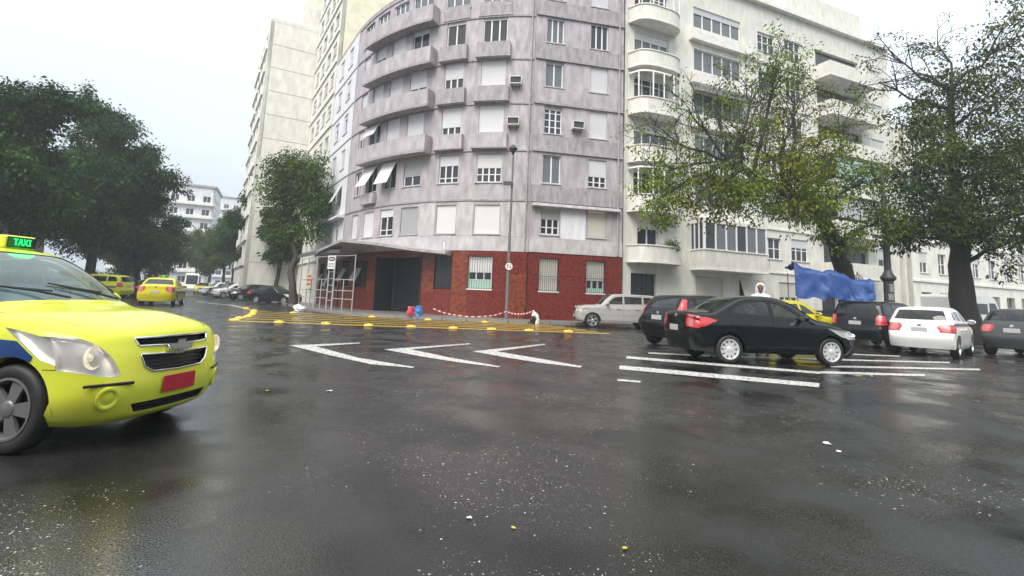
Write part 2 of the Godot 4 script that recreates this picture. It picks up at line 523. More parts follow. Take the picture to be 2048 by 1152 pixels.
# ---------------------------------------------------------------- facades
class Face:
	var p := []            # Vector2 (x, z), left to right seen from outside
	var cum := []
	var long := 0.0
	func _init(points: Array) -> void:
		p = points
		cum = [0.0]
		for i in p.size() - 1:
			long += p[i].distance_to(p[i + 1])
			cum.append(long)
	func seg(s: float) -> int:
		for i in p.size() - 2:
			if s < cum[i + 1]:
				return i
		return p.size() - 2
	func tangent(s: float) -> Vector2:
		if p.size() == 2:
			return (p[1] - p[0]).normalized()
		var a := pos2(clampf(s - 0.4, 0, long))
		var b := pos2(clampf(s + 0.4, 0, long))
		return (b - a).normalized()
	func pos2(s: float) -> Vector2:
		var i := seg(s)
		return p[i].lerp(p[i + 1], (s - cum[i]) / maxf(cum[i + 1] - cum[i], 1e-6))
	func normal(s: float) -> Vector2:
		var t := tangent(s)
		return Vector2(-t.y, t.x)
	func at(s: float, y: float, out := 0.0) -> Vector3:
		var q := pos2(s) + normal(s) * out
		return Vector3(q.x, y, q.y)
	func frame(s: float, y: float, out := 0.0) -> Transform3D:
		var t := tangent(s)
		var n := normal(s)
		return Transform3D(Basis(Vector3(t.x, 0, t.y), Vector3.UP, Vector3(n.x, 0, n.y)), at(s, y, out))

# wall with openings: holes are [s0, s1, y0, y1]
func wall_mesh(f: Face, y0: float, y1: float, holes: Array, depth: float, s_from := 0.0, s_to := -1.0, out := 0.0, thick := 0.35) -> ArrayMesh:
	if s_to < 0.0:
		s_to = f.long
	var ss := [s_from, s_to]
	for c in f.cum:
		if c > s_from + 0.01 and c < s_to - 0.01:
			ss.append(c)
	var ys := [y0, y1]
	for h in holes:
		for k in [0, 1]:
			if h[k] > s_from and h[k] < s_to:
				ss.append(h[k])
		for k in [2, 3]:
			if h[k] > y0 and h[k] < y1:
				ys.append(h[k])
	ss.sort()
	ys.sort()
	var b := MB.new()
	for i in ss.size() - 1:
		if ss[i + 1] - ss[i] < 1e-4:
			continue
		var m: float = (ss[i] + ss[i + 1]) * 0.5
		var n0 := f.normal(ss[i])
		var n1 := f.normal(ss[i + 1])
		var v0 := Vector3(n0.x, 0, n0.y)
		var v1 := Vector3(n1.x, 0, n1.y)
		var j := 0
		while j < ys.size() - 1:
			var open := false
			var top: float = ys[j + 1]
			var mid: float = (ys[j] + top) * 0.5
			for h in holes:
				if m > h[0] and m < h[1] and mid > h[2] and mid < h[3]:
					open = true
					break
			if not open and top - ys[j] > 1e-4:
				b.quads(f.at(ss[i], ys[j], out), f.at(ss[i + 1], ys[j], out), f.at(ss[i + 1], top, out), f.at(ss[i], top, out), v0, v1, v1, v0)
			j += 1
	for h in holes:
		var m: float = (h[0] + h[1]) * 0.5
		var n := f.normal(m)
		var back := Vector3(n.x, 0, n.y) * -depth
		var a := f.at(h[0], h[2], out)
		var c := f.at(h[1], h[2], out)
		var d := f.at(h[1], h[3], out)
		var e := f.at(h[0], h[3], out)
		var t := f.tangent(m)
		var t3 := Vector3(t.x, 0, t.y)
		b.quad(a, c, c + back, a + back, Vector3.UP)
		b.quad(e, d, d + back, e + back, Vector3.DOWN)
		b.quad(a, e, e + back, a + back, t3)
		b.quad(c, d, d + back, c + back, -t3)
	# closed ends, so that the wall has thickness
	for s in [s_from, s_to]:
		var k := -1.0 if s == s_from else 1.0
		var t := f.tangent(s)
		b.quad(f.at(s, y0, out), f.at(s, y1, out), f.at(s, y1, out - thick), f.at(s, y0, out - thick), Vector3(t.x, 0, t.y) * k)
	return b.mesh()

# a strip that follows the face: ledges, bands, parapets
func strip_mesh(f: Face, s0: float, s1: float, y0: float, y1: float, o0: float, o1: float) -> ArrayMesh:
	var ss := [s0, s1]
	for c in f.cum:
		if c > s0 + 0.02 and c < s1 - 0.02:
			ss.append(c)
	ss.sort()
	var b := MB.new()
	for i in ss.size() - 1:
		var n0 := f.normal(ss[i])
		var n1 := f.normal(ss[i + 1])
		var v0 := Vector3(n0.x, 0, n0.y)
		var v1 := Vector3(n1.x, 0, n1.y)
		b.quads(f.at(ss[i], y0, o1), f.at(ss[i + 1], y0, o1), f.at(ss[i + 1], y1, o1), f.at(ss[i], y1, o1), v0, v1, v1, v0)
		b.quads(f.at(ss[i], y0, o0), f.at(ss[i + 1], y0, o0), f.at(ss[i + 1], y1, o0), f.at(ss[i], y1, o0), -v0, -v1, -v1, -v0)
		b.quad(f.at(ss[i], y1, o0), f.at(ss[i + 1], y1, o0), f.at(ss[i + 1], y1, o1), f.at(ss[i], y1, o1), Vector3.UP)
		b.quad(f.at(ss[i], y0, o0), f.at(ss[i + 1], y0, o0), f.at(ss[i + 1], y0, o1), f.at(ss[i], y0, o1), Vector3.DOWN)
	for s in [s0, s1]:
		var t := f.tangent(s) * (-1.0 if s == s0 else 1.0)
		b.quad(f.at(s, y0, o0), f.at(s, y1, o0), f.at(s, y1, o1), f.at(s, y0, o1), Vector3(t.x, 0, t.y))
	return b.mesh()

var mesh_store := {}

# local axes of a window: x along the wall, y up from the sill, z outwards, z 0 on the wall's face
func frame_mesh(w: float, h: float, cols: int, rows: int, depth: float, split := 0.0) -> ArrayMesh:
	var key := "frame %.2f %.2f %d %d %.2f %.2f" % [w, h, cols, rows, depth, split]
	if mesh_store.has(key):
		return mesh_store[key]
	var b := MB.new()
	var t := 0.055
	var z := -depth
	b.box(Vector3(0, t * 0.5, z), Vector3(w, t, 0.06))
	b.box(Vector3(0, h - t * 0.5, z), Vector3(w, t, 0.06))
	for s in [-1.0, 1.0]:
		b.box(Vector3(s * (w - t) * 0.5, h * 0.5, z + 0.002), Vector3(t, h - 2 * t, 0.06))
	for i in range(1, cols):
		b.box(Vector3(-w * 0.5 + w * i / cols, h * 0.5, z + 0.006), Vector3(0.075, h - 2 * t, 0.06))
	for i in range(1, rows):
		b.box(Vector3(0, h * i / rows, z + 0.001), Vector3(w - 2 * t, 0.04, 0.05))
	if split > 0.0:
		b.box(Vector3(0, split, z + 0.003), Vector3(w - 2 * t, 0.045, 0.055))
	mesh_store[key] = b.mesh()
	return mesh_store[key]

func pane_mesh(w: float, h: float, depth: float) -> ArrayMesh:
	var key := "pane %.2f %.2f %.2f" % [w, h, depth]
	if not mesh_store.has(key):
		var b := MB.new()
		b.box(Vector3(0, h * 0.5, -depth - 0.015), Vector3(w, h, 0.012))
		mesh_store[key] = b.mesh()
	return mesh_store[key]

func slats_mesh(w: float, h: float) -> ArrayMesh:
	var key := "slats %.2f %.2f" % [w, h]
	if mesh_store.has(key):
		return mesh_store[key]
	var b := MB.new()
	var n := maxi(2, roundi(h / 0.055))
	for i in n:
		var y0 := h * i / n
		var y1 := h * (i + 1) / n
		var x := w * 0.5
		b.quad(Vector3(-x, y0, 0.0), Vector3(x, y0, 0.0), Vector3(x, y1 - 0.008, 0.016), Vector3(-x, y1 - 0.008, 0.016), Vector3(0, 0, 1))
		b.quad(Vector3(-x, y1 - 0.008, 0.016), Vector3(x, y1 - 0.008, 0.016), Vector3(x, y1, 0.0), Vector3(-x, y1, 0.0), Vector3(0, 0.5, 1))
	b.quad(Vector3(-w * 0.5, 0, -0.012), Vector3(w * 0.5, 0, -0.012), Vector3(w * 0.5, h, -0.012), Vector3(-w * 0.5, h, -0.012), Vector3(0, 0, -1))
	b.quad(Vector3(-w * 0.5, 0, -0.012), Vector3(w * 0.5, 0, -0.012), Vector3(w * 0.5, 0, 0), Vector3(-w * 0.5, 0, 0), Vector3.DOWN)
	mesh_store[key] = b.mesh()
	return mesh_store[key]

func bars_mesh(w: float, h: float) -> ArrayMesh:
	var key := "bars %.2f %.2f" % [w, h]
	if mesh_store.has(key):
		return mesh_store[key]
	var b := MB.new()
	var n := 10
	for i in n + 1:
		b.box(Vector3(-w * 0.5 + w * i / n, h * 0.5, 0.05), Vector3(0.018, h, 0.018))
	for y in [0.06, h * 0.45, h - 0.06]:
		b.box(Vector3(0, y, 0.05), Vector3(w + 0.04, 0.028, 0.026))
	mesh_store[key] = b.mesh()
	return mesh_store[key]

# window: shut 0..1 how far the roller shutter is down; tilt > 0 pushes the shutter's lower part out
func window(parent: Node3D, f: Face, s: float, y: float, w: float, h: float, o := {}) -> Node3D:
	var base := f.frame(s, y, o.get("out", 0.0))
	var depth: float = o.get("depth", 0.14)
	var shut: float = o.get("shut", 0.0)
	var win := put("window", frame_mesh(w, h, o.get("cols", 2), o.get("rows", 1), depth, o.get("split", 0.0)), M[o.get("frame", "frame_white")], parent, base)
	if shut < 0.99:
		var cols: int = o.get("cols", 2)
		for k in cols:
			put("pane", pane_mesh(w / cols - 0.002, h, depth), M[o.get("glass", "window_glass")], win, Transform3D(Basis(), Vector3(-w * 0.5 + w * (k + 0.5) / cols, 0, 0)))
	if shut > 0.0:
		var sh := h * shut
		var tilt: float = o.get("tilt", 0.0)
		var mat: Material = M[o.get("shutter", "shutter_white")]
		if tilt > 0.0:
			var a := Transform3D(Basis(Vector3.RIGHT, -tilt), Vector3(0, h, 0.02))
			put("shutter", slats_mesh(w, sh), mat, win, a * Transform3D(Basis(), Vector3(0, -sh, 0.02)))
		else:
			put("shutter", slats_mesh(w - 0.01, sh), mat, win, Transform3D(Basis(), Vector3(0, h - sh, -depth + 0.045)))
	if o.get("curtain", 0.0) > 0.0:
		var cb := MB.new()
		cb.box(Vector3(0, 0.05 + o.curtain * 0.5, -depth + 0.035), Vector3(w - 0.14, o.curtain, 0.004))
		put("curtain", cb.mesh(), M.curtain_green, win)
	if o.get("bars", false):
		put("bars", bars_mesh(w + 0.1, h + 0.06), M.iron, win, Transform3D(Basis(), Vector3(0, -0.03, 0.0)))
	if o.get("sill", true):
		var key := "sill %.2f" % w
		if not mesh_store.has(key):
			var b := MB.new()
			b.box(Vector3(0, -0.03, -0.02), Vector3(w + 0.14, 0.06, 0.14))
			mesh_store[key] = b.mesh()
		put("sill", mesh_store[key], M[o.get("trim", "pale_plaster")], win)
	return win

func bezier(a: Vector2, b: Vector2, c: Vector2, n: int) -> Array:
	var out := []
	for i in n + 1:
		var t := float(i) / n
		out.append(a * (1 - t) * (1 - t) + b * 2 * t * (1 - t) + c * t * t)
	return out

const FLOOR := [3.7, 6.55, 9.4, 12.15, 14.8, 17.45, 20.1]

func build_corner_block() -> void:
	var t := thing("apartment_building", "grey corner apartment block with rounded front and red stone ground floor", "building")
	var top := 20.1
	var curve := Face.new(bezier(Vector2(-11.6, -35.8), Vector2(-6.5, -28.3), Vector2(0.9, -28.1), 26))
	var flat := Face.new([Vector2(0.95, -27.85), Vector2(6.2, -29.0)])
	var wing := Face.new([Vector2(-15.4, -42.0), Vector2(-11.75, -36.0)])
	# --- windows of the rounded front: [s, width] columns, what stands in them floor by floor
	var cols := [[1.9, 1.0], [3.9, 1.3], [5.9, 1.3], [7.9, 1.35], [10.5, 1.25], [12.95, 1.45]]
	# height above floor band, opening height
	var holes := []
	var specs := []
	for k in 6:
		var y: float = FLOOR[k]
		for c in cols.size():
			var w: float = cols[c][1]
			var yb := y + (0.95 if k == 0 else 1.0)
			var h := 1.62 if k == 0 else 1.62
			if k == 5:
				yb = y + 0.75
				h = 1.6
			var o := {"cols": 2, "shut": 1.0}
			match [k, c]:
				[0, 5]: o = {"cols": 2, "shut": 1.0}
				[0, 4]: o = {"cols": 2, "shut": 1.0}
				[0, 3]: o = {"cols": 2, "shut": 0.98, "shutter": "shutter_grey"}
				[0, 2]: o = {"cols": 2, "shut": 0.3, "split": 0.35}
				[0, 1]: o = {"cols": 2, "shut": 1.0}
				[0, 0]: o = {"cols": 2, "shut": 1.0}
				[1, 5]: o = {"cols": 4, "rows": 1, "shut": 0.5, "split": 0.45}
				[1, 4]: o = {"cols": 3, "rows": 1, "shut": 0.38, "split": 0.3}
				[1, 3]: o = {"cols": 2, "shut": 0.65, "shutter": "shutter_grey"}
				[1, 2]: o = {"cols": 2, "shut": 0.95, "tilt": 0.42}
				[1, 1]: o = {"cols": 2, "shut": 0.95, "tilt": 0.5}
				[1, 0]: o = {"cols": 2, "shut": 0.0}
				[2, 5]: o = {"cols": 2, "shut": 1.0}
				[2, 4]: o = {"cols": 3, "shut": 0.72}
				[2, 1]: o = {"cols": 2, "shut": 0.6, "tilt": 0.5}
				[2, 0]: o = {"cols": 2, "shut": 0.35}
				[2, 2]: o = {"cols": 2, "shut": 0.8}
				[3, 5]: o = {"cols": 2, "shut": 1.0}
				[3, 4]: o = {"cols": 3, "shut": 0.6}
				[3, 3]: o = {"cols": 2, "shut": 0.7}
				[4, 5]: o = {"cols": 3, "shut": 0.12}
				[4, 4]: o = {"cols": 2, "shut": 0.14}
				[4, 3]: o = {"cols": 2, "shut": 0.2}
				[4, 2]: o = {"cols": 2, "shut": 0.9}
				[4, 1]: o = {"cols": 2, "shut": 0.5}
			if k == 5:
				o = {"cols": 3, "shut": 0.0, "rows": 1, "glass": "window_glass_pale"}
				w = 1.7 if c > 2 else 1.5
			holes.append([cols[c][0] - w * 0.5, cols[c][0] + w * 0.5, yb, yb + h])
			specs.append([curve, cols[c][0], yb, w, h, o])
	put("wall", wall_mesh(curve, 3.7, top, holes, 0.2), M.grey_plaster, t)
	# --- the flat right-hand bay, proud of the curve
	var fholes := []
	for k in 6:
		var y: float = FLOOR[k]
		var yb := y + 1.0
		var h := 1.6
		var o1 := {"cols": 2, "shut": 0.0}
		var o2 := {"cols": 2, "shut": 1.0}
		match k:
			0:
				o1 = {"cols": 3, "rows": 1, "shut": 0.48, "split": 0.4, "shutter": "shutter_grey"}
				o2 = {"cols": 2, "shut": 1.0, "shutter": "shutter_cream"}
			1:
				o1 = {"cols": 2, "shut": 0.0, "glass": "window_glass_pale"}
				o2 = {"cols": 3, "rows": 1, "shut": 0.62, "split": 0.3}
			2:
				o1 = {"cols": 3, "rows": 4, "shut": 0.14, "shutter": "shutter_grey"}
			3:
				o1 = {"cols": 2, "shut": 0.16, "shutter": "shutter_grey", "glass": "window_glass_pale"}
			4:
				o1 = {"cols": 3, "shut": 0.1, "glass": "window_glass_pale"}
				o2 = {"cols": 3, "shut": 0.08}
			5:
				o1 = {"cols": 2, "shut": 0.35, "glass": "window_glass_pale"}
		for e in [[1.15, 1.05, o1], [3.85, 1.1, o2]]:
			fholes.append([e[0] - e[1] * 0.5, e[0] + e[1] * 0.5, yb, yb + h])
			specs.append([flat, e[0], yb, e[1], h, e[2]])
	put("bay_wall", wall_mesh(flat, 3.7, top, fholes, 0.2), M.grey_plaster, t)
	# --- the white wing on the side street
	var wholes := []
	for k in 6:
		var yb: float = FLOOR[k] + 0.75
		for e in [[2.2, 1.2], [5.0, 1.2]]:
			var o := {"cols": 2, "shut": [1.0, 0.6, 0.35, 1.0, 0.7, 0.2][(k * 2 + int(e[0])) % 6]}
			if k == 1:
				o = {"cols": 2, "shut": 0.9, "tilt": 0.45}
			if k == 0 and e[0] < 3.0:
				continue
			wholes.append([e[0] - 0.6, e[0] + 0.6, yb, yb + 1.5])
			specs.append([wing, e[0], yb, 1.2, 1.5, o])
	put("wing_wall", wall_mesh(wing, 3.7, top, wholes, 0.2), M.white_plaster, t)
	for sp in specs:
		window(t, sp[0], sp[1], sp[2], sp[3], sp[4], sp[5])
	# --- string courses at every floor
	for k in range(1, 7):
		var y: float = FLOOR[k]
		put("string_course", strip_mesh(curve, 0.0, curve.long, y - 0.07, y + 0.03, 0.0, 0.055), M.grey_plaster_dark, t)
		put("string_course", strip_mesh(flat, -0.0, flat.long, y - 0.09, y + 0.04, 0.0, 0.10), M.grey_plaster_dark, t)
		put("spandrel", strip_mesh(flat, 0.0, flat.long, y + 0.042, y + 0.86, 0.0, 0.05), M.grey_plaster_dark if k != 3 else M.grey_plaster, t)
		if k < 6:
			put("string_course", strip_mesh(wing, 0.0, wing.long, y - 0.06, y + 0.02, 0.0, 0.05), M.pale_plaster, t)
	# pale first floor and sill bands
	put("first_floor_band", strip_mesh(curve, 0.0, curve.long, 3.702, 4.5, 0.0, 0.04), M.pale_plaster, t)
	put("first_floor_band", strip_mesh(flat, 0.0, flat.long, 3.702, 4.5, 0.0, 0.07), M.pale_plaster, t)
	put("wing_soffit", strip_mesh(wing, 0.0, wing.long, 6.3, 6.45, 0.0, 0.5), M.white_plaster, t)
	# pale plaster between the first floor windows
	for e in [[11.2, 12.15], [13.75, 15.2], [8.7, 9.8]]:
		put("plaster_panel", strip_mesh(curve, e[0], e[1], 4.52, 6.44, 0.0, 0.018), M.pale_plaster, t)
	put("plaster_panel", strip_mesh(flat, 1.75, 3.2, 4.52, 6.3, 0.0, 0.02), M.white_plaster, t)
	# --- window boxes below the two right columns of the rounded front, long balconies further left
	for k in range(1, 6):
		var y: float = FLOOR[k]
		if k > 1:
			for e in [[10.5, 1.75], [12.95, 1.95]]:
				var bx := put("window_box", strip_mesh(curve, e[0] - e[1] * 0.5, e[0] + e[1] * 0.5, y + 0.1, y + 0.93, 0.0, 0.34 if k < 5 else 0.06), M.grey_plaster_dark if k != 2 else M.grey_plaster, t)
				put("ledge", strip_mesh(curve, e[0] - e[1] * 0.5 - 0.04, e[0] + e[1] * 0.5 + 0.04, y + 0.02, y + 0.1, 0.056, 0.38 if k < 5 else 0.09), M.grey_plaster_dark, bx)
			var bal := put("balcony", strip_mesh(curve, 3.0, 9.3, y - 0.1, y + 0.06, 0.056, 0.75), M.grey_plaster_dark, t)
			put("parapet", strip_mesh(curve, 3.0, 9.3, y + 0.06, y + 0.95, 0.63, 0.75), M.grey_plaster, bal)
			put("parapet_end", strip_mesh(curve, 3.0, 3.1, y + 0.06, y + 0.95, 0.06, 0.63), M.grey_plaster, bal)
			put("parapet_end", strip_mesh(curve, 9.2, 9.3, y + 0.06, y + 0.95, 0.06, 0.63), M.grey_plaster, bal)
	# small balcony on the second floor at the left edge
	put("window_box", strip_mesh(curve, 3.1, 4.7, FLOOR[2] + 0.1 - 2.75, FLOOR[2] + 0.75 - 2.75, 0.06, 0.3), M.grey_plaster, t)
	# --- roof and back so that the block is closed
	var roof := MB.new()
	var plan := PackedVector2Array()
	for q in wing.p:
		plan.append(q)
	for q in curve.p:
		plan.append(q)
	for q in flat.p:
		plan.append(q)
	plan.append(Vector2(9.5, -44))
	plan.append(Vector2(-8, -50))
	roof.slab(plan, top, top + 0.3)
	put("roof", roof.mesh(), M.grey_plaster_dark, t)
	var side := MB.new()
	side.quad(Vector3(6.2, 0, -29.0), Vector3(9.5, 0, -44), Vector3(9.5, top, -44), Vector3(6.2, top, -29.0), Vector3(1, 0, 0))
	side.quad(Vector3(-15.4, 0, -42), Vector3(-8, 0, -50), Vector3(-8, top, -50), Vector3(-15.4, top, -42), Vector3(-1, 0, -1))
	side.quad(Vector3(9.5, 0, -44), Vector3(-8, 0, -50), Vector3(-8, top, -50), Vector3(9.5, top, -44), Vector3(0, 0, -1))
	side.quad(Vector3(-11.75, 3.7, -36.0), Vector3(-11.6, 3.7, -35.8), Vector3(-11.6, top, -35.8), Vector3(-11.75, top, -36.0), Vector3(-1, 0, 1))
	put("side_wall", side.mesh(), M.grey_plaster_dark, t)
	# --- ground floor: red polished stone slabs
	build_red_base(t, wing, curve, flat)
	# --- rain pipes down the joint of curve and bay and at the party wall
	for e in [[curve, 15.12, 0.06], [flat, 5.08, 0.07]]:
		var pipe := MB.new()
		var pf: Face = e[0]
		pipe.tube([pf.at(e[1], 3.75, 0.1), pf.at(e[1], 12.0, 0.1), pf.at(e[1], 20.0, 0.1)], [0.045, 0.045, 0.045], 10)
		put("rain_pipe", pipe.mesh(), M.canopy_paint, t)
	# --- roller awning above the first floor of the bay
	var aw := MB.new()
	var fr := flat.frame(2.62, 6.28, 0.0)
	aw.box(fr * Vector3(0, 0, 0.16), Vector3(5.15, 0.2, 0.2), fr.basis, 0.04)
	aw.box(fr * Vector3(0, -0.06, 0.32), Vector3(5.1, 0.07, 0.14), fr.basis, 0.02)
	put("awning_box", aw.mesh(), M.pale_plaster, t)

func stone_slabs(parent: Node3D, f: Face, s0: float, s1: float, y0: float, y1: float, holes: Array, mats: Array, wide := 1.15) -> void:
	# slabs split at openings, each its own piece with an open joint
	var rows := 3
	var sb := [s0, s1]
	for h in holes:
		if h[0] > s0 and h[0] < s1: sb.append(h[0])
		if h[1] > s0 and h[1] < s1: sb.append(h[1])
	sb.sort()
	for i in sb.size() - 1:
		var a: float = sb[i]
		var b: float = sb[i + 1]
		if b - a < 0.05:
			continue
		var n := maxi(1, roundi((b - a) / wide))
		for k in n:
			var p: float = a + (b - a) * k / n
			var q: float = a + (b - a) * (k + 1) / n
			var m := (p + q) * 0.5
			var yb := [y0, y1]
			for h in holes:
				if m > h[0] and m < h[1]:
					yb.append(h[2])
					yb.append(h[3])
			yb.sort()
			for j in yb.size() - 1:
				var lo: float = maxf(yb[j], y0)
				var hi: float = minf(yb[j + 1], y1)
				if hi - lo < 0.05:
					continue
				var mid := (lo + hi) * 0.5
				var open := false
				for h in holes:
					if m > h[0] and m < h[1] and mid > h[2] and mid < h[3]:
						open = true
				if open:
					continue
				var r := maxi(1, roundi((hi - lo) / ((y1 - y0) / rows)))
				for z in r:
					var l0 := lo + (hi - lo) * z / r
					var l1 := lo + (hi - lo) * (z + 1) / r
					put("stone_slab", strip_mesh(f, p + 0.004, q - 0.004, l0 + 0.004, l1 - 0.004, -0.03, 0.03 + rng.randf_range(0, 0.004)), mats[rng.randi() % mats.size()], parent)

func build_red_base(t: Node3D, wing: Face, curve: Face, flat: Face) -> void:
	var reds := [M.red_stone, M.red_stone, M.red_stone_warm]
	# openings [s0, s1, y0, y1]
	var fh := [[0.62, 1.7, 1.62, 3.42], [3.3, 4.38, 1.62, 3.42]]
	var ch := [[0.35, 1.85, 1.5, 3.2], [2.5, 4.3, 1.5, 3.2], [5.3, 9.15, 0.13, 3.3], [10.0, 11.1, 1.55, 3.5], [12.05, 13.4, 1.6, 3.42]]
	var wh := [[0.6, 2.4, 1.3, 3.3], [3.2, 5.0, 1.3, 3.3], [5.7, 6.7, 1.5, 3.3]]
	var backing := put("base_wall", wall_mesh(flat, 0.1, 3.7, fh, 0.2, 0.0, -1.0, -0.035), M.black_stone, t)
	put("base_wall", wall_mesh(curve, 0.1, 3.7, ch, 0.2, 0.0, -1.0, -0.035), M.black_stone, t)
	put("base_wall", wall_mesh(wing, 0.1, 3.7, wh, 0.2, 0.0, -1.0, -0.035), M.black_stone, t)
	backing.set_meta("label", "dark joints behind the red stone slabs")
	stone_slabs(t, flat, 0.0, flat.long, 0.1, 3.69, fh, reds)
	stone_slabs(t, curve, 0.0, curve.long, 0.1, 3.69, ch, reds)
	stone_slabs(t, wing, 0.0, wing.long, 0.1, 3.69, wh, reds)
	window(t, flat, 1.16, 1.64, 1.05, 1.76, {"cols": 2, "shut": 0.97, "bars": true, "shutter": "shutter_cream", "trim": "frame_white"})
	window(t, flat, 3.84, 1.64, 1.05, 1.76, {"cols": 3, "shut": 0.62, "bars": true, "curtain": 0.22, "shutter": "shutter_cream", "trim": "frame_white"})
	window(t, curve, 12.72, 1.62, 1.32, 1.78, {"cols": 3, "shut": 0.5, "bars": true, "curtain": 0.45, "split": 0.5, "shutter": "shutter_white", "trim": "frame_white"})
	# dark steel door beside the entrance
	var side_door := MB.new()
	side_door.box(Vector3(0, 0.97, -0.1), Vector3(1.08, 1.92, 0.05), Basis(), 0.01)
	for k in 3:
		side_door.box(Vector3(0, 0.4 + 0.6 * k, -0.068), Vector3(0.86, 0.46, 0.02), Basis(), 0.008)
	put("steel_hatch", side_door.mesh(), M.dark_steel_door, t, curve.frame(10.55, 1.56, 0.0))
	# entrance: a deep dark recess closed by a steel roller door
	var er := curve.frame(7.2, 0.13, 0.0)
	for e in [[1.1, 1.45], [3.4, 1.75]]:
		var bw := window(t, curve, e[0], 1.52, e[1], 1.66, {"cols": 3, "shut": 0.0, "frame": "frame_dark", "sill": false})
		put("shutter", slats_mesh(e[1] * 0.55, 0.95), M.shutter_grey, bw, Transform3D(Basis(Vector3.RIGHT, -0.45), Vector3(-0.2, 1.2, 0.05)) * Transform3D(Basis(), Vector3(0, -0.95, 0)))
	var rec := MB.new()
	rec.box(Vector3(0, 1.65, -1.5), Vector3(3.9, 3.3, 0.06))
	rec.box(Vector3(-1.9, 1.65, -0.8), Vector3(0.1, 3.3, 1.5))
	rec.box(Vector3(1.9, 1.65, -0.8), Vector3(0.1, 3.3, 1.5))
	rec.box(Vector3(0, 3.26, -0.8), Vector3(3.8, 0.1, 1.5))
	put("entrance_recess", rec.mesh(), M.dark_steel_door, t, er)
	var roller := MB.new()
	for k in 30:
		roller.box(Vector3(0.1, 0.08 + 0.1 * k, -1.32), Vector3(3.1, 0.088, 0.04), Basis(), 0.012)
	put("roller_door", roller.mesh(), M.dark_steel_door, t, er)
	for x in [-1.52, 1.72]:
		var post := MB.new()
		post.box(Vector3(x, 1.6, -1.28), Vector3(0.12, 3.2, 0.12), Basis(), 0.01)
		put("door_post", post.mesh(), M.iron, t, er)
	# bar windows on the wing behind the frames
	for e in [[1.5, 1.75], [4.1, 1.75]]:
		var wdw := window(t, wing, e[0], 1.32, e[1], 1.95, {"cols": 3, "shut": 0.0, "frame": "frame_dark", "sill": false})
		put("shutter", slats_mesh(0.8, 0.95), M.shutter_grey, wdw, Transform3D(Basis(Vector3.RIGHT, -0.4), Vector3(0.3, 1.1, 0.1)) * Transform3D(Basis(), Vector3(0, -0.95, 0)))
	window(t, wing, 6.2, 1.52, 0.96, 1.75, {"cols": 1, "shut": 0.0, "frame": "frame_dark", "sill": false, "glass": "window_glass_pale"})
	# --- concrete canopy over the entrance: a shallow folded plate, high in the middle
	var ss := [0.3, 2.2, 5.0, 7.2, 9.4, 11.0]
	var hs := [3.62, 3.85, 4.30, 4.08, 3.78, 3.66]
	var ds := [1.9, 2.3, 2.35, 1.9, 1.3, 0.75]
	var cb := MB.new()
	for i in ss.size() - 1:
		var p0 := curve.at(ss[i], hs[i], 0.0)
		var p1 := curve.at(ss[i + 1], hs[i + 1], 0.0)
		var q0 := curve.at(ss[i], hs[i] - 0.1, ds[i])
		var q1 := curve.at(ss[i + 1], hs[i + 1] - 0.1, ds[i + 1])
		var d0 := Vector3(0, -0.28, 0)
		var d1 := Vector3(0, -0.14, 0)
		cb.quad(p0, p1, q1, q0, Vector3.UP)
		cb.quad(p0 + d0, p1 + d0, q1 + d1, q0 + d1, Vector3.DOWN)
		var n := curve.normal(ss[i])
		cb.quad(q0, q1, q1 + d1, q0 + d1, Vector3(n.x, 0, n.y))
		if i == 0:
			cb.quad(p0, q0, q0 + d1, p0 + d0, Vector3(-1, 0, -0.5))
		if i == ss.size() - 2:
			cb.quad(p1, q1, q1 + d1, p1 + d0, Vector3(1, 0, 0))
	put("canopy", cb.mesh(), M.canopy_paint, t)
	var drain := MB.new()
	drain.box(curve.at(10.9, 3.86, 0.72), Vector3(0.09, 0.42, 0.09), curve.frame(10.9, 3.8, 0).basis, 0.01)
	put("downpipe", drain.mesh(), M.frame_white, t)
	# --- dark sheet roof reaching from the wall to the frames on the pavement
	var inner := [Vector2(-15.9, -42.6), Vector2(-14.1, -39.7), Vector2(-12.4, -36.9), Vector2(-11.65, -35.75), Vector2(-11.0, -34.9), Vector2(-10.5, -34.2)]
	var outer := [Vector2(-16.4, -39.6), Vector2(-14.6, -36.7), Vector2(-13.2, -34.5), Vector2(-12.0, -32.8), Vector2(-10.9, -31.5), Vector2(-10.2, -31.0)]
	var tin := MB.new()
	var ks := 5
	for i in inner.size() - 1:
		for k in ks:
			var p := []
			for w in [[i, k], [i + 1, k], [i + 1, k + 1], [i, k + 1]]:
				var u := float(w[1]) / ks
				var q: Vector2 = inner[w[0]].lerp(outer[w[0]], u)
				p.append(Vector3(q.x, 3.98 + 0.28 * sin(u * PI * 0.7) - 0.52 * u * u, q.y))
			tin.quad(p[0], p[1], p[2], p[3], Vector3.UP)
			var dy := Vector3(0, -0.035, 0)
			tin.quad(p[0] + dy, p[1] + dy, p[2] + dy, p[3] + dy, Vector3.DOWN)
	put("sheet_roof", tin.mesh(), M.tin_roof, t)
	for i in outer.size() - 1:
		var fascia := MB.new()
		var o0 := Vector3(outer[i].x, 3.68, outer[i].y)
		var o1 := Vector3(outer[i + 1].x, 3.68, outer[i + 1].y)
		fascia.quad(o0, o1, o1 + Vector3(0, -0.2, 0), o0 + Vector3(0, -0.2, 0), Vector3(-1, 0, 1))
		put("fascia", fascia.mesh(), M.tin_roof, t)

func wing_at(f: Face, s: float, y: float, out: float) -> Vector3:
	var t := f.tangent(0.5)
	var n := f.normal(0.5)
	var q: Vector2 = f.p[0] + t * s + n * out
	return Vector3(q.x, y, q.y)

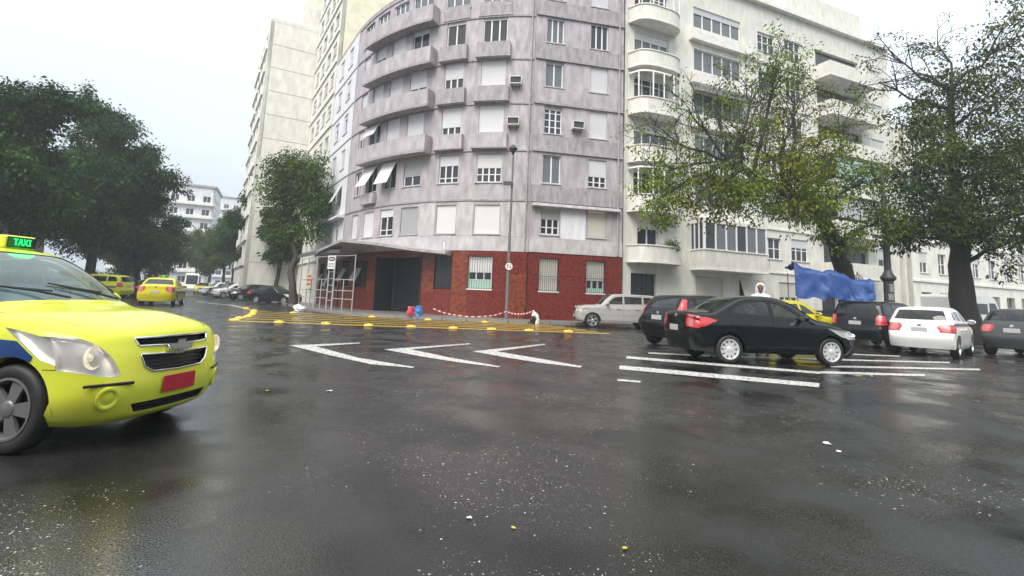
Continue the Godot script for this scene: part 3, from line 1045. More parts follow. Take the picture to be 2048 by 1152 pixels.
# ---------------------------------------------------------------- the cream building on the right
func build_cream_block() -> void:
	var t := thing("apartment_building", "cream apartment building with rounded balconies behind the leaning tree", "building")
	var dir := Vector2(1.0, -0.45).normalized()
	var a := Vector2(6.35, -29.35)
	var f := Face.new([a, a + dir * 26.0])
	var top := 22.6
	var base := 3.5
	var fl := 2.9
	var holes := []
	var specs := []
	# ground floor
	holes.append([0.55, 2.35, 0.13, 2.9])
	holes.append([5.4, 7.6, 1.45, 2.95])
	holes.append([9.0, 11.4, 1.35, 2.95])
	holes.append([12.6, 14.4, 1.35, 2.95])
	holes.append([16.8, 18.4, 0.13, 2.95])
	holes.append([20.3, 22.6, 0.13, 2.95])
	for k in 6:
		var y := base + fl * k
		# rounded bay openings, loggia, window columns, far balconies
		if k > 0:
			holes.append([0.7, 3.3, y + 0.95, y + 2.5])
			specs.append([2.0, y + 0.95, 2.6, 1.55, {"cols": 4, "shut": 0.0 if k % 2 == 1 else 0.3, "split": 1.15, "glass": "window_glass_pale" if k % 2 == 0 else "window_glass"}])
		else:
			holes.append([1.0, 2.5, y + 0.85, y + 2.3])
			specs.append([1.75, y + 0.85, 1.5, 1.45, {"cols": 2, "shut": 0.2}])
		if k > 0:
			holes.append([5.4, 9.6, y + 0.9, y + 2.55])
			specs.append([7.5, y + 0.9, 4.2, 1.65, {"cols": 5, "shut": 0.25 if k == 5 else 0.0, "glass": "window_glass_pale"}])
		holes.append([11.2, 12.9, y + 0.95, y + 2.35])
		specs.append([12.05, y + 0.95, 1.7, 1.4, {"cols": 3, "shut": [0.0, 0.5, 0.0, 0.3, 0.0, 0.15][k], "shutter": "shutter_cream", "split": 0.7}])
		holes.append([13.9, 15.6, y + 0.95, y + 2.45])
		specs.append([14.75, y + 0.95, 1.7, 1.5, {"cols": 3, "shut": [0.4, 0.0, 0.2, 0.0, 0.0, 0.0][k], "split": 0.75}])
		holes.append([17.2, 22.2, y + 0.25, y + 2.5])
		holes.append([23.4, 25.0, y + 0.95, y + 2.4])
		specs.append([24.2, y + 0.95, 1.6, 1.45, {"cols": 2, "shut": 0.5}])
	put("wall", wall_mesh(f, 1.2, top, holes, 0.25), M.cream_plaster, t)
	var low := []
	for h in holes.slice(0, 6):
		low.append([h[0], h[1], 0.0, minf(h[3], 1.2)] if h[2] < 0.5 else h)
	put("plinth", wall_mesh(f, 0.1, 1.2, low.filter(func(h): return h[2] < 0.5), 0.25, 0.0, -1.0, 0.03), M.black_stone, t)
	for s in specs:
		window(t, f, s[0], s[1], s[2], s[3], s[4])
	# ground floor fittings
	var d1 := MB.new()
	d1.box(Vector3(0, 1.4, -0.2), Vector3(1.8, 2.8, 0.06))
	for k in 5:
		d1.box(Vector3(-0.72 + 0.36 * k, 1.4, -0.16), Vector3(0.06, 2.7, 0.03))
	put("garage_door", d1.mesh(), M.dark_steel_door, t, f.frame(1.45, 0.12, 0.0))
	window(t, f, 6.5, 1.47, 2.16, 1.46, {"cols": 1, "shut": 1.0, "shutter": "shutter_cream"})
	window(t, f, 10.2, 1.37, 2.36, 1.56, {"cols": 4, "shut": 0.86, "tilt": 0.3, "shutter": "shutter_cream"})
	window(t, f, 13.5, 1.37, 1.76, 1.56, {"cols": 3, "shut": 0.62, "shutter": "shutter_cream"})
	for e in [[17.6, 1.6], [21.45, 2.3]]:
		var d2 := MB.new()
		d2.box(Vector3(0, 1.4, -0.2), Vector3(e[1], 2.8, 0.05))
		put("garage_door", d2.mesh(), M.dark_steel_door, t, f.frame(e[0], 0.12, 0.0))
	# rounded balconies, one on top of the other at the left end
	for k in 6:
		var y := base + fl * k
		var pts := []
		for i in 15:
			var u := float(i) / 14
			var x := 0.25 + 3.6 * u
			var out := 1.05 * pow(1.0 - pow(absf(2 * u - 1), 3.2), 0.5)
			var q := f.pos2(x) + f.normal(x) * (out + 0.02)
			pts.append(q)
		var bf := Face.new(pts)
		var bal := put("balcony", strip_mesh(bf, 0.0, bf.long, y + 0.08, y + 0.92, -0.12, 0.0), M.cream_plaster, t)
		put("rim", strip_mesh(bf, 0.0, bf.long, y + 0.92, y + 0.98, -0.16, 0.05), M.cream_trim, bal)
		put("foot", strip_mesh(bf, 0.0, bf.long, y - 0.04, y + 0.08, -0.14, 0.06), M.cream_trim, bal)
		var sl := MB.new()
		var poly := PackedVector2Array(pts)
		sl.slab(poly, y + 0.0, y + 0.1)
		put("floor_slab", sl.mesh(), M.cream_trim, bal)
		if k % 2 == 1:
			for i in [1, 4, 7, 10, 13]:
				var post := MB.new()
				var p3: Vector2 = pts[i]
				post.box(Vector3(p3.x, y + 1.75, p3.y), Vector3(0.07, 1.55, 0.07))
				put("glazing_bar", post.mesh(), M.frame_white, bal)
			put("head_rail", strip_mesh(bf, 0.05, bf.long - 0.05, y + 2.5, y + 2.6, -0.08, 0.0), M.frame_white, bal)
	# enclosed loggia on the first floor, glazed on three sides
	var y1 := base
	var lg := put("loggia", strip_mesh(f, 5.0, 10.2, y1 - 0.1, y1 + 0.98, 0.0, 1.15), M.cream_plaster, t)
	put("rim", strip_mesh(f, 4.95, 10.25, y1 + 0.981, y1 + 1.06, 0.0, 1.2), M.cream_trim, lg)
	put("foot", strip_mesh(f, 4.95, 10.25, y1 - 0.2, y1 - 0.101, 0.0, 1.2), M.cream_trim, lg)
	put("head", strip_mesh(f, 5.0, 10.2, y1 + 2.62, y1 + 2.85, 0.0, 1.15), M.cream_plaster, lg)
	for k in 7:
		var post := MB.new()
		var fr := f.frame(5.05 + 5.1 * k / 6.0, y1 + 1.84, 1.1)
		post.box(fr.origin, Vector3(0.09, 1.55, 0.07), fr.basis)
		put("glazing_bar", post.mesh(), M.frame_white, lg)
		if k < 6:
			var pn := MB.new()
			var fp := f.frame(5.05 + 5.1 * (k + 0.5) / 6.0, y1 + 1.84, 1.08)
			pn.box(fp.origin, Vector3(0.77, 1.54, 0.01), fp.basis)
			put("pane", pn.mesh(), M.window_glass if k in [0, 3] else M.window_glass_pale, lg)
	for k in 3:
		var fs := f.frame(5.04, y1 + 1.84, 0.3 + 0.36 * k)
		var sp2 := MB.new()
		sp2.box(fs.origin, Vector3(0.07, 1.55, 0.07), fs.basis)
		put("glazing_bar", sp2.mesh(), M.frame_white, lg)
	var endp := MB.new()
	var fe := f.frame(5.06, y1 + 1.84, 0.56)
	endp.box(fe.origin, Vector3(0.012, 1.54, 1.05), fe.basis)
	put("pane", endp.mesh(), M.window_glass, lg)
	# parapet bands of the upper loggias and the far balconies
	for k in range(0, 6):
		var y := base + fl * k
		if k > 0:
			put("sill_band", strip_mesh(f, 5.0, 10.2, y + 0.1, y + 0.88, 0.0, 0.35), M.cream_trim, t)
			if k < 5:
				var awn := MB.new()
				var fa := f.frame(7.5, y + 2.55, 0.0)
				awn.quad(fa * Vector3(-2.2, 0.1, 0.02), fa * Vector3(2.2, 0.1, 0.02), fa * Vector3(2.2, -0.35, 0.9), fa * Vector3(-2.2, -0.35, 0.9), Vector3.UP)
				awn.quad(fa * Vector3(-2.2, 0.08, 0.02), fa * Vector3(2.2, 0.08, 0.02), fa * Vector3(2.2, -0.37, 0.9), fa * Vector3(-2.2, -0.37, 0.9), Vector3.DOWN)
				if k == 3:
					put("awning", awn.mesh(), M.shutter_grey, t)
		put("string_course", strip_mesh(f, 10.4, 16.6, y + 0.0, y + 0.1, 0.0, 0.08), M.cream_trim, t)
		var bal := put("balcony", strip_mesh(f, 16.9, 22.5, y - 0.05, y + 0.12, 0.0, 1.3), M.cream_trim, t)
		put("parapet", strip_mesh(f, 16.9, 22.5, y + 0.12, y + 1.02, 1.18, 1.3), M.cream_plaster, bal)
		put("parapet_end", strip_mesh(f, 16.9, 17.02, y + 0.12, y + 1.02, 0.0, 1.18), M.cream_plaster, bal)
		put("parapet_end", strip_mesh(f, 22.38, 22.5, y + 0.12, y + 1.02, 0.0, 1.18), M.cream_plaster, bal)
		if k in [1, 2]:
			put("blind", strip_mesh(f, 17.1, 22.3, y + 1.25, y + 2.6, 1.2, 1.215), plain("blind_teal", lin(0.3, 0.45, 0.42), 0.7) if k == 2 else M.shutter_grey, bal)
		var room := MB.new()
		var fr2 := f.frame(19.7, y + 1.375, -0.26)
		room.box(fr2.origin, Vector3(5.0, 2.25, 0.02), fr2.basis)
		put("balcony_glazing", room.mesh(), M.window_glass, t)
	put("cornice", strip_mesh(f, 0.0, f.long, top - 0.25, top, 0.0, 0.35), M.cream_trim, t)
	# body behind
	var b := MB.new()
	var e1: Vector2 = f.p[1]
	var back := Vector2(0.45, -1.0).normalized() * -14.0
	var c0 := Vector2(6.35, -29.35) + Vector2(-0.41, -0.91) * -0.0
	var n := -f.normal(0) * 14.0
	b.quad(Vector3(c0.x, 0, c0.y), Vector3(c0.x + n.x, 0, c0.y + n.y), Vector3(c0.x + n.x, top, c0.y + n.y), Vector3(c0.x, top, c0.y), Vector3(-1, 0, 0))
	b.quad(Vector3(e1.x, 0, e1.y), Vector3(e1.x + n.x, 0, e1.y + n.y), Vector3(e1.x + n.x, top, e1.y + n.y), Vector3(e1.x, top, e1.y), Vector3(1, 0, 0))
	b.quad(Vector3(c0.x + n.x, 0, c0.y + n.y), Vector3(e1.x + n.x, 0, e1.y + n.y), Vector3(e1.x + n.x, top, e1.y + n.y), Vector3(c0.x + n.x, top, c0.y + n.y), Vector3(0, 0, -1))
	put("side_wall", b.mesh(), M.cream_plaster, t)
	var r := MB.new()
	r.slab(PackedVector2Array([c0, e1, e1 + n, c0 + n]), top, top + 0.25)
	put("roof", r.mesh(), M.cream_trim, t)
	var pent := MB.new()
	var fp2 := f.frame(20.0, top + 1.6, -3.0)
	pent.box(fp2.origin, Vector3(9.0, 2.8, 4.0), fp2.basis, 0.05)
	put("penthouse", pent.mesh(), M.cream_plaster, t)
	# a potted plant on the first rounded balcony
	var plant_at := f.frame(2.9, base + 0.1, 0.75).origin
	leafy_pot("potted_plant", "bushy potted plant on the lowest rounded balcony of the cream building", plant_at, 1.5)

# ---------------------------------------------------------------- a lower cream house further right, behind the cars
func build_right_house() -> void:
	var t := thing("apartment_building", "beige house with barred ground floor windows behind the white hatchback", "building")
	var dir := Vector2(1.0, -0.45).normalized()
	var a := Vector2(6.35, -29.35) + dir * 26.3 + Vector2(0.3, 0.6)
	var f := Face.new([a, a + dir * 40.0])
	var holes := []
	var specs := []
	var x := 1.6
	var i := 0
	while x < 38.0:
		for k in 5:
			var y := 1.3 + 3.1 * k
			holes.append([x - 0.55, x + 0.55, y, y + 1.6])
			specs.append([x, y, 1.1, 1.6, {"cols": 2, "shut": [0.0, 0.5, 0.0, 1.0, 0.3][(i + k) % 5], "bars": k == 0, "rows": 2}])
		x += 2.5
		i += 1
	put("wall", wall_mesh(f, 0.1, 15.6, holes, 0.22), M.ivory_plaster, t)
	for s in specs:
		window(t, f, s[0], s[1], s[2], s[3], s[4])
	for k in range(1, 6):
		put("string_course", strip_mesh(f, 0.0, f.long, 0.6 + 3.1 * k, 0.75 + 3.1 * k, 0.0, 0.1), M.cream_trim, t)
	var b := MB.new()
	var n := -f.normal(0) * 12.0
	var p0: Vector2 = f.p[0]
	var p1: Vector2 = f.p[1]
	b.slab(PackedVector2Array([p0, p1, p1 + n, p0 + n]), 15.6, 15.9)
	put("roof", b.mesh(), M.cream_trim, t)
	var w := MB.new()
	w.quad(Vector3(p0.x, 0, p0.y), Vector3(p0.x + n.x, 0, p0.y + n.y), Vector3(p0.x + n.x, 15.6, p0.y + n.y), Vector3(p0.x, 15.6, p0.y), Vector3(-1, 0, 0))
	put("side_wall", w.mesh(), M.ivory_plaster, t)

# ---------------------------------------------------------------- buildings along the side street
func build_street_blocks() -> void:
	# cream facade beyond the white wing
	var t := thing("apartment_building", "pale cream apartment facade with rows of small windows beyond the white wing", "building")
	var s0 := Vector2(-15.5, -42.2)
	var f := Face.new([s0 + STREET * 11.0, s0])
	var holes := []
	var specs := []
	for k in 10:
		var y := 3.6 + 2.85 * k
		for e in [1.8, 4.4, 7.0, 9.4]:
			holes.append([e - 0.75, e + 0.75, y + 0.9, y + 2.2])
			specs.append([e, y + 0.9, 1.5, 1.3, {"cols": 3, "shut": [0.0, 0.4, 0.7, 0.2, 1.0][(k * 3 + int(e)) % 5], "shutter": "shutter_cream"}])
	put("wall", wall_mesh(f, 0.1, 33.0, holes, 0.2), M.ivory_plaster, t)
	for s in specs:
		window(t, f, s[0], s[1], s[2], s[3], s[4])
	for k in 10:
		put("string_course", strip_mesh(f, 0.0, f.long, 3.55 + 2.85 * k, 3.7 + 2.85 * k, 0.0, 0.12), M.cream_trim, t)
	var nn := -f.normal(0) * 12.0
	var q0: Vector2 = f.p[0]
	var q1: Vector2 = f.p[1]
	var rb := MB.new()
	rb.slab(PackedVector2Array([q0, q1, q1 + nn, q0 + nn]), 33.0, 33.4)
	put("roof", rb.mesh(), M.cream_trim, t)
	var sw := MB.new()
	sw.quad(Vector3(q1.x, 0, q1.y), Vector3(q1.x + nn.x, 0, q1.y + nn.y), Vector3(q1.x + nn.x, 33, q1.y + nn.y), Vector3(q1.x, 33, q1.y), Vector3(0, 0, 1))
	put("side_wall", sw.mesh(), M.yellow_plaster, t)
	# tall block with the blank end wall, standing forward of the street line
	var t2 := thing("apartment_building", "tall ivory apartment block with blank end wall scored by floor lines", "building")
	var c := s0 + STREET * 11.1
	var across := Vector2(-0.857, 0.515)
	var w := Face.new([c + across * 4.6, c - across * 8.0])
	for k in 11:
		var y0 := 0.1 if k == 0 else 2.1 + 2.45 * (k - 1) + 1.5
		var y1 := 2.1 + 2.45 * k + 1.5
		put("wall_band", strip_mesh(w, 0.0, w.long, y0 + 0.03, y1 - 0.03, -0.3, 0.0), M.ivory_plaster, t2)
		put("floor_line", strip_mesh(w, 0.0, w.long, y1 - 0.029, y1 + 0.029, -0.3, -0.025), M.canopy_paint, t2)
	var endf := Face.new([w.p[0] + STREET * 14.0, w.p[0]])
	var eh := []
	for k in 10:
		for e in [2.0, 5.0, 8.0, 11.2]:
			eh.append([e - 0.8, e + 0.8, 4.2 + 2.45 * k, 5.5 + 2.45 * k])
	put("street_wall", wall_mesh(endf, 0.1, 28.1, eh, 0.2), M.ivory_plaster, t2)
	for h in eh:
		window(t2, endf, (h[0] + h[1]) * 0.5, h[2], 1.6, 1.3, {"cols": 2, "shut": 0.0, "sill": false})
	for k in 10:
		for e in [[0.6, 6.3], [7.2, 13.2]]:
			put("balcony", strip_mesh(endf, e[0], e[1], 3.3 + 2.45 * k, 4.1 + 2.45 * k, 0.01, 0.16), M.cream_trim, t2)
	var rp := PackedVector2Array([w.p[0], w.p[1], w.p[1] + STREET * 14.0, w.p[0] + STREET * 14.0])
	var rf := MB.new()
	rf.slab(rp, 28.1, 28.5)
	put("roof", rf.mesh(), M.cream_trim, t2)
	var up := MB.new()
	var uf := Face.new([c + across * 1.6, c - across * 9.0])
	for q in [[2.2, 30.5], [4.2, 46.0]]:
		pass
	put("set_back_storeys", strip_mesh(uf, 0.0, uf.long, 28.5, 31.2, -8.0, -0.9), M.ivory_plaster, t2)
	put("set_back_storeys", strip_mesh(uf, 1.4, uf.long, 31.2, 44.0, -10.0, -2.2), M.yellow_plaster, t2)
	# far blocks at the end of the side street, seen over the trees
	far_block(Vector2(-73, -110), 17.0, 12.0, 21.5, 7, "white apartment block with rows of dark windows above the far trees", 0.42)
	far_block(Vector2(-97, -166), 16.0, 12.0, 29.0, 9, "distant pale tower at the very end of the side street", 0.5)
	far_block(Vector2(-46, -42), 12.0, 10.0, 9.0, 3, "low grey house half hidden behind the park trees", 0.75)

func far_block(at: Vector2, wide: float, deep: float, high: float, floors: int, label: String, turn: float) -> void:
	var t := thing("apartment_building", label, "building", Vector3(at.x, 0.1, at.y), turn)
	var fl := (high - 2.0) / floors
	for side in 2:
		var f: Face
		if side == 0:
			f = Face.new([Vector2(-wide * 0.5, deep * 0.5), Vector2(wide * 0.5, deep * 0.5)])
		else:
			f = Face.new([Vector2(wide * 0.5, deep * 0.5), Vector2(wide * 0.5, -deep * 0.5)])
		var holes := []
		var n := int(f.long / 2.6)
		for k in floors:
			for i in n:
				var s := (i + 0.5) * f.long / n
				holes.append([s - 0.7, s + 0.7, 1.6 + fl * k, 2.9 + fl * k])
		put("wall", wall_mesh(f, 0.0, high, holes, 0.25), M.white_plaster, t)
		for h in holes:
			var b := MB.new()
			var fr := f.frame((h[0] + h[1]) * 0.5, (h[2] + h[3]) * 0.5, -0.2)
			var win := put("window", frame_mesh(1.4, 1.3, 2, 1, 0.15), M.frame_white, t, f.frame((h[0] + h[1]) * 0.5, h[2], 0.0))
			put("pane", pane_mesh(1.4, 1.3, 0.15), M.window_glass, win)
		for k in range(1, floors + 1):
			put("balcony_slab", strip_mesh(f, 0.0, f.long, 0.9 + fl * (k - 1), 1.4 + fl * (k - 1), 0.01, 0.7 if side == 0 else 0.12), M.cream_trim, t)
	var r := MB.new()
	r.box(Vector3(0, high + 0.2, 0), Vector3(wide + 0.6, 0.4, deep + 0.6))
	put("roof", r.mesh(), M.canopy_paint, t)
	var p := MB.new()
	p.box(Vector3(-wide * 0.1, high + 1.7, -1), Vector3(wide * 0.5, 2.6, deep * 0.5))
	put("penthouse", p.mesh(), M.white_plaster, t)
	var bk := MB.new()
	bk.quad(Vector3(-wide * 0.5, 0, deep * 0.5), Vector3(-wide * 0.5, 0, -deep * 0.5), Vector3(-wide * 0.5, high, -deep * 0.5), Vector3(-wide * 0.5, high, deep * 0.5), Vector3(-1, 0, 0))
	bk.quad(Vector3(-wide * 0.5, 0, -deep * 0.5), Vector3(wide * 0.5, 0, -deep * 0.5), Vector3(wide * 0.5, high, -deep * 0.5), Vector3(-wide * 0.5, high, -deep * 0.5), Vector3(0, 0, -1))
	put("back_wall", bk.mesh(), M.white_plaster, t)

# the block across the road, behind the camera: the wet cars and the road mirror it
func build_block_behind() -> void:
	var t := thing("apartment_building", "grey block across the road behind the camera", "building")
	var f := Face.new([Vector2(48, 24), Vector2(-34, 20)])
	var holes := []
	for k in 5:
		for i in 26:
			holes.append([1.4 + 3.1 * i, 2.8 + 3.1 * i, 1.4 + 3.0 * k, 2.9 + 3.0 * k])
	put("wall", wall_mesh(f, 0.0, 16.0, holes, 0.25), M.grey_plaster_dark, t)
	put("window_row", strip_mesh(f, 0.2, f.long - 0.2, 0.1, 15.9, -0.3, -0.26), M.window_glass, t)
	put("roof", strip_mesh(f, 0.0, f.long, 16.0, 16.4, -10.0, 0.2), M.grey_plaster_dark, t)

# ---------------------------------------------------------------- vehicles
# A body is two outlines, one on the centre line and one along the side (distance from the nose, height), joined by a
# rounded skin, and a side surface. Panels, panes and lamps are regions of the skin or of the side.
class Shell:
	var L := 4.4
	var half := 0.86
	var belt := 0.93
	var lean := 0.40
	var cen := []       # Vector2(f, y)
	var edg := []
	var round_p := 2.7
	var n := 0
	func cat(list: Array, i: float) -> Vector2:
		var k := clampi(int(floor(i)), 0, n - 2)
		var t := i - k
		var a: Vector2 = list[maxi(k - 1, 0)]
		var b: Vector2 = list[k]
		var c: Vector2 = list[k + 1]
		var d: Vector2 = list[mini(k + 2, n - 1)]
		var m0 := (c - a) * 0.5
		var m1 := (d - b) * 0.5
		var lim := (c - b).length() * 1.1
		m0 = m0.limit_length(lim)
		m1 = m1.limit_length(lim)
		var t2 := t * t
		var t3 := t2 * t
		return b * (2 * t3 - 3 * t2 + 1) + m0 * (t3 - 2 * t2 + t) + c * (-2 * t3 + 3 * t2) + m1 * (t3 - t2)
	func width(f: float, y: float) -> float:
		var w := half
		var a := clampf((0.95 - f) / 0.95, 0, 1)
		w -= 0.085 * a * a
		var r := clampf((f - (L - 1.0)) / 1.0, 0, 1)
		w -= 0.075 * r * r
		if y > belt:
			w -= (y - belt) * lean * 0.85 + 0.25 * (y - belt) * (y - belt) * lean
			w -= 0.012
		else:
			var d := belt - y
			w -= 0.05 * clampf(1.0 - d / 0.16, 0, 1) ** 2
			w -= 0.16 * clampf((0.42 - y) / 0.3, 0, 1) ** 2
			w += 0.007 * exp(-pow((y - 0.70) / 0.09, 2.0))
		return w
	func side(f: float, y: float, sgn: float, off := 0.0) -> Vector3:
		var nn := side_n(f, y, sgn)
		return Vector3(L * 0.5 - f, y, sgn * width(f, y)) + nn * off
	func side_n(f: float, y: float, sgn: float) -> Vector3:
		var e := 0.01
		var dx := (width(f + e, y) - width(f - e, y)) / (2 * e)
		var dy := (width(f, y + e) - width(f, y - e)) / (2 * e)
		return Vector3(dx, -dy, sgn).normalized()
	func skin0(i: float, v: float) -> Vector3:
		var c := cat(cen, i)
		var e := cat(edg, i)
		var g := 1.0 - pow(maxf(0.0, 1.0 - pow(absf(v), round_p)), 1.0 / round_p)
		var q := c + (e - c) * g
		return Vector3(L * 0.5 - q.x, q.y, v * width(e.x, e.y))
	func skin(i: float, v: float, off := 0.0) -> Vector3:
		if off == 0.0:
			return skin0(i, v)
		return skin0(i, v) + skin_n(i, v) * off
	func skin_n(i: float, v: float) -> Vector3:
		var ei := 0.02
		var ev := 0.012
		var i0 := clampf(i, ei, n - 1 - ei)
		var v0 := clampf(v, -1 + ev * 1.1, 1 - ev * 1.1)
		var a := skin0(i0 + ei, v0) - skin0(i0 - ei, v0)
		var b := skin0(i0, v0 + ev) - skin0(i0, v0 - ev)
		var m := a.cross(b).normalized()
		var mid := Vector3(0, 0.75, 0)
		var p := skin0(i0, v0) - mid
		p.x *= 0.5
		if m.dot(p) < 0:
			m = -m
		return m
	func edge_poly(i0: float, i1: float, step := 0.125) -> PackedVector2Array:
		var out := PackedVector2Array()
		var i := i0
		while i < i1 + 1e-4:
			out.append(cat(edg, minf(i, n - 1.001)))
			i += step
		return out

func shell(kind: String) -> Shell:
	var s := Shell.new()
	match kind:
		"sedan":
			s.L = 4.48
			s.half = 0.865
			s.cen = [Vector2(0.14, 0.19), Vector2(0.05, 0.25), Vector2(0.0, 0.42), Vector2(0.015, 0.57), Vector2(0.05, 0.74), Vector2(0.13, 0.87), Vector2(0.6, 0.985), Vector2(1.17, 1.055), Vector2(1.55, 1.30), Vector2(1.93, 1.475), Vector2(2.35, 1.53), Vector2(2.95, 1.51), Vector2(3.25, 1.44), Vector2(3.78, 1.13), Vector2(4.15, 1.11), Vector2(4.40, 1.08), Vector2(4.45, 0.85), Vector2(4.48, 0.6), Vector2(4.40, 0.25)]
			s.edg = [Vector2(0.62, 0.19), Vector2(0.52, 0.25), Vector2(0.42, 0.42), Vector2(0.42, 0.57), Vector2(0.46, 0.73), Vector2(0.60, 0.84), Vector2(0.95, 0.905), Vector2(1.42, 0.96), Vector2(1.80, 1.22), Vector2(2.13, 1.415), Vector2(2.45, 1.47), Vector2(2.92, 1.455), Vector2(3.18, 1.39), Vector2(3.72, 1.05), Vector2(3.98, 1.02), Vector2(4.22, 0.99), Vector2(4.24, 0.82), Vector2(4.22, 0.58), Vector2(4.08, 0.25)]
			s.belt = 0.95
		"saloon":
			s.L = 4.25
			s.half = 0.85
			s.cen = [Vector2(0.14, 0.2), Vector2(0.05, 0.26), Vector2(0.0, 0.42), Vector2(0.02, 0.56), Vector2(0.07, 0.70), Vector2(0.2, 0.83), Vector2(0.62, 0.97), Vector2(1.05, 1.05), Vector2(1.45, 1.31), Vector2(1.82, 1.47), Vector2(2.25, 1.525), Vector2(2.8, 1.49), Vector2(3.1, 1.41), Vector2(3.65, 1.15), Vector2(3.95, 1.12), Vector2(4.17, 1.08), Vector2(4.22, 0.85), Vector2(4.25, 0.6), Vector2(4.17, 0.26)]
			s.edg = [Vector2(0.6, 0.2), Vector2(0.5, 0.26), Vector2(0.40, 0.42), Vector2(0.42, 0.56), Vector2(0.48, 0.70), Vector2(0.62, 0.81), Vector2(0.92, 0.89), Vector2(1.3, 0.95), Vector2(1.68, 1.22), Vector2(2.0, 1.40), Vector2(2.35, 1.46), Vector2(2.78, 1.43), Vector2(3.05, 1.355), Vector2(3.6, 1.06), Vector2(3.8, 1.03), Vector2(4.0, 1.0), Vector2(4.03, 0.82), Vector2(4.0, 0.6), Vector2(3.86, 0.26)]
			s.belt = 0.94
		"hatch", "wagon":
			s.L = 3.95
			s.half = 0.85
			s.cen = [Vector2(0.14, 0.2), Vector2(0.05, 0.26), Vector2(0.0, 0.42), Vector2(0.02, 0.56), Vector2(0.06, 0.72), Vector2(0.2, 0.86), Vector2(0.55, 0.98), Vector2(0.98, 1.06), Vector2(1.38, 1.32), Vector2(1.75, 1.47), Vector2(2.2, 1.52), Vector2(3.0, 1.49), Vector2(3.5, 1.43), Vector2(3.78, 1.08), Vector2(3.83, 1.0), Vector2(3.87, 0.9), Vector2(3.91, 0.75), Vector2(3.95, 0.56), Vector2(3.86, 0.27)]
			s.edg = [Vector2(0.6, 0.2), Vector2(0.5, 0.26), Vector2(0.40, 0.42), Vector2(0.42, 0.56), Vector2(0.46, 0.70), Vector2(0.62, 0.82), Vector2(0.9, 0.91), Vector2(1.25, 0.97), Vector2(1.62, 1.24), Vector2(1.95, 1.41), Vector2(2.3, 1.46), Vector2(2.95, 1.44), Vector2(3.32, 1.38), Vector2(3.6, 1.07), Vector2(3.66, 0.98), Vector2(3.71, 0.88), Vector2(3.74, 0.75), Vector2(3.74, 0.56), Vector2(3.58, 0.27)]
			s.belt = 0.97
		"suv":
			s.L = 4.3
			s.half = 0.9
			s.cen = [Vector2(0.12, 0.28), Vector2(0.04, 0.34), Vector2(0.0, 0.5), Vector2(0.01, 0.65), Vector2(0.03, 0.86), Vector2(0.1, 1.0), Vector2(0.55, 1.09), Vector2(1.08, 1.13), Vector2(1.38, 1.40), Vector2(1.68, 1.60), Vector2(2.1, 1.675), Vector2(3.3, 1.67), Vector2(3.95, 1.60), Vector2(4.14, 1.17), Vector2(4.18, 1.08), Vector2(4.21, 0.98), Vector2(4.24, 0.82), Vector2(4.3, 0.6), Vector2(4.2, 0.33)]
			s.edg = [Vector2(0.5, 0.28), Vector2(0.4, 0.34), Vector2(0.32, 0.5), Vector2(0.32, 0.65), Vector2(0.34, 0.86), Vector2(0.45, 0.97), Vector2(0.85, 1.03), Vector2(1.3, 1.06), Vector2(1.58, 1.33), Vector2(1.86, 1.545), Vector2(2.2, 1.61), Vector2(3.28, 1.605), Vector2(3.8, 1.545), Vector2(3.99, 1.15), Vector2(4.03, 1.06), Vector2(4.05, 0.97), Vector2(4.07, 0.82), Vector2(4.1, 0.6), Vector2(3.95, 0.33)]
			s.belt = 1.07
			s.lean = 0.3
	s.n = s.cen.size()
	return s

# a region of the side (f, y) or of the skin (i, v) as triangles that follow the surface
func clip_cells(poly: PackedVector2Array, step: Vector2) -> Array:
	var out := []
	var lo := poly[0]
	var hi := poly[0]
	for p in poly:
		lo = lo.min(p)
		hi = hi.max(p)
	var x := floorf(lo.x / step.x) * step.x
	while x < hi.x:
		var column := Geometry2D.intersect_polygons(poly, PackedVector2Array([Vector2(x, lo.y - 1), Vector2(x + step.x, lo.y - 1), Vector2(x + step.x, hi.y + 1), Vector2(x, hi.y + 1)]))
		for part in column:
			if Geometry2D.is_polygon_clockwise(part):
				continue
			var y := floorf(lo.y / step.y) * step.y
			while y < hi.y:
				for q in Geometry2D.intersect_polygons(part, PackedVector2Array([Vector2(x - 1, y), Vector2(x + step.x + 1, y), Vector2(x + step.x + 1, y + step.y), Vector2(x - 1, y + step.y)])):
					if not Geometry2D.is_polygon_clockwise(q):
						out.append(q)
				y += step.y
		x += step.x
	return out

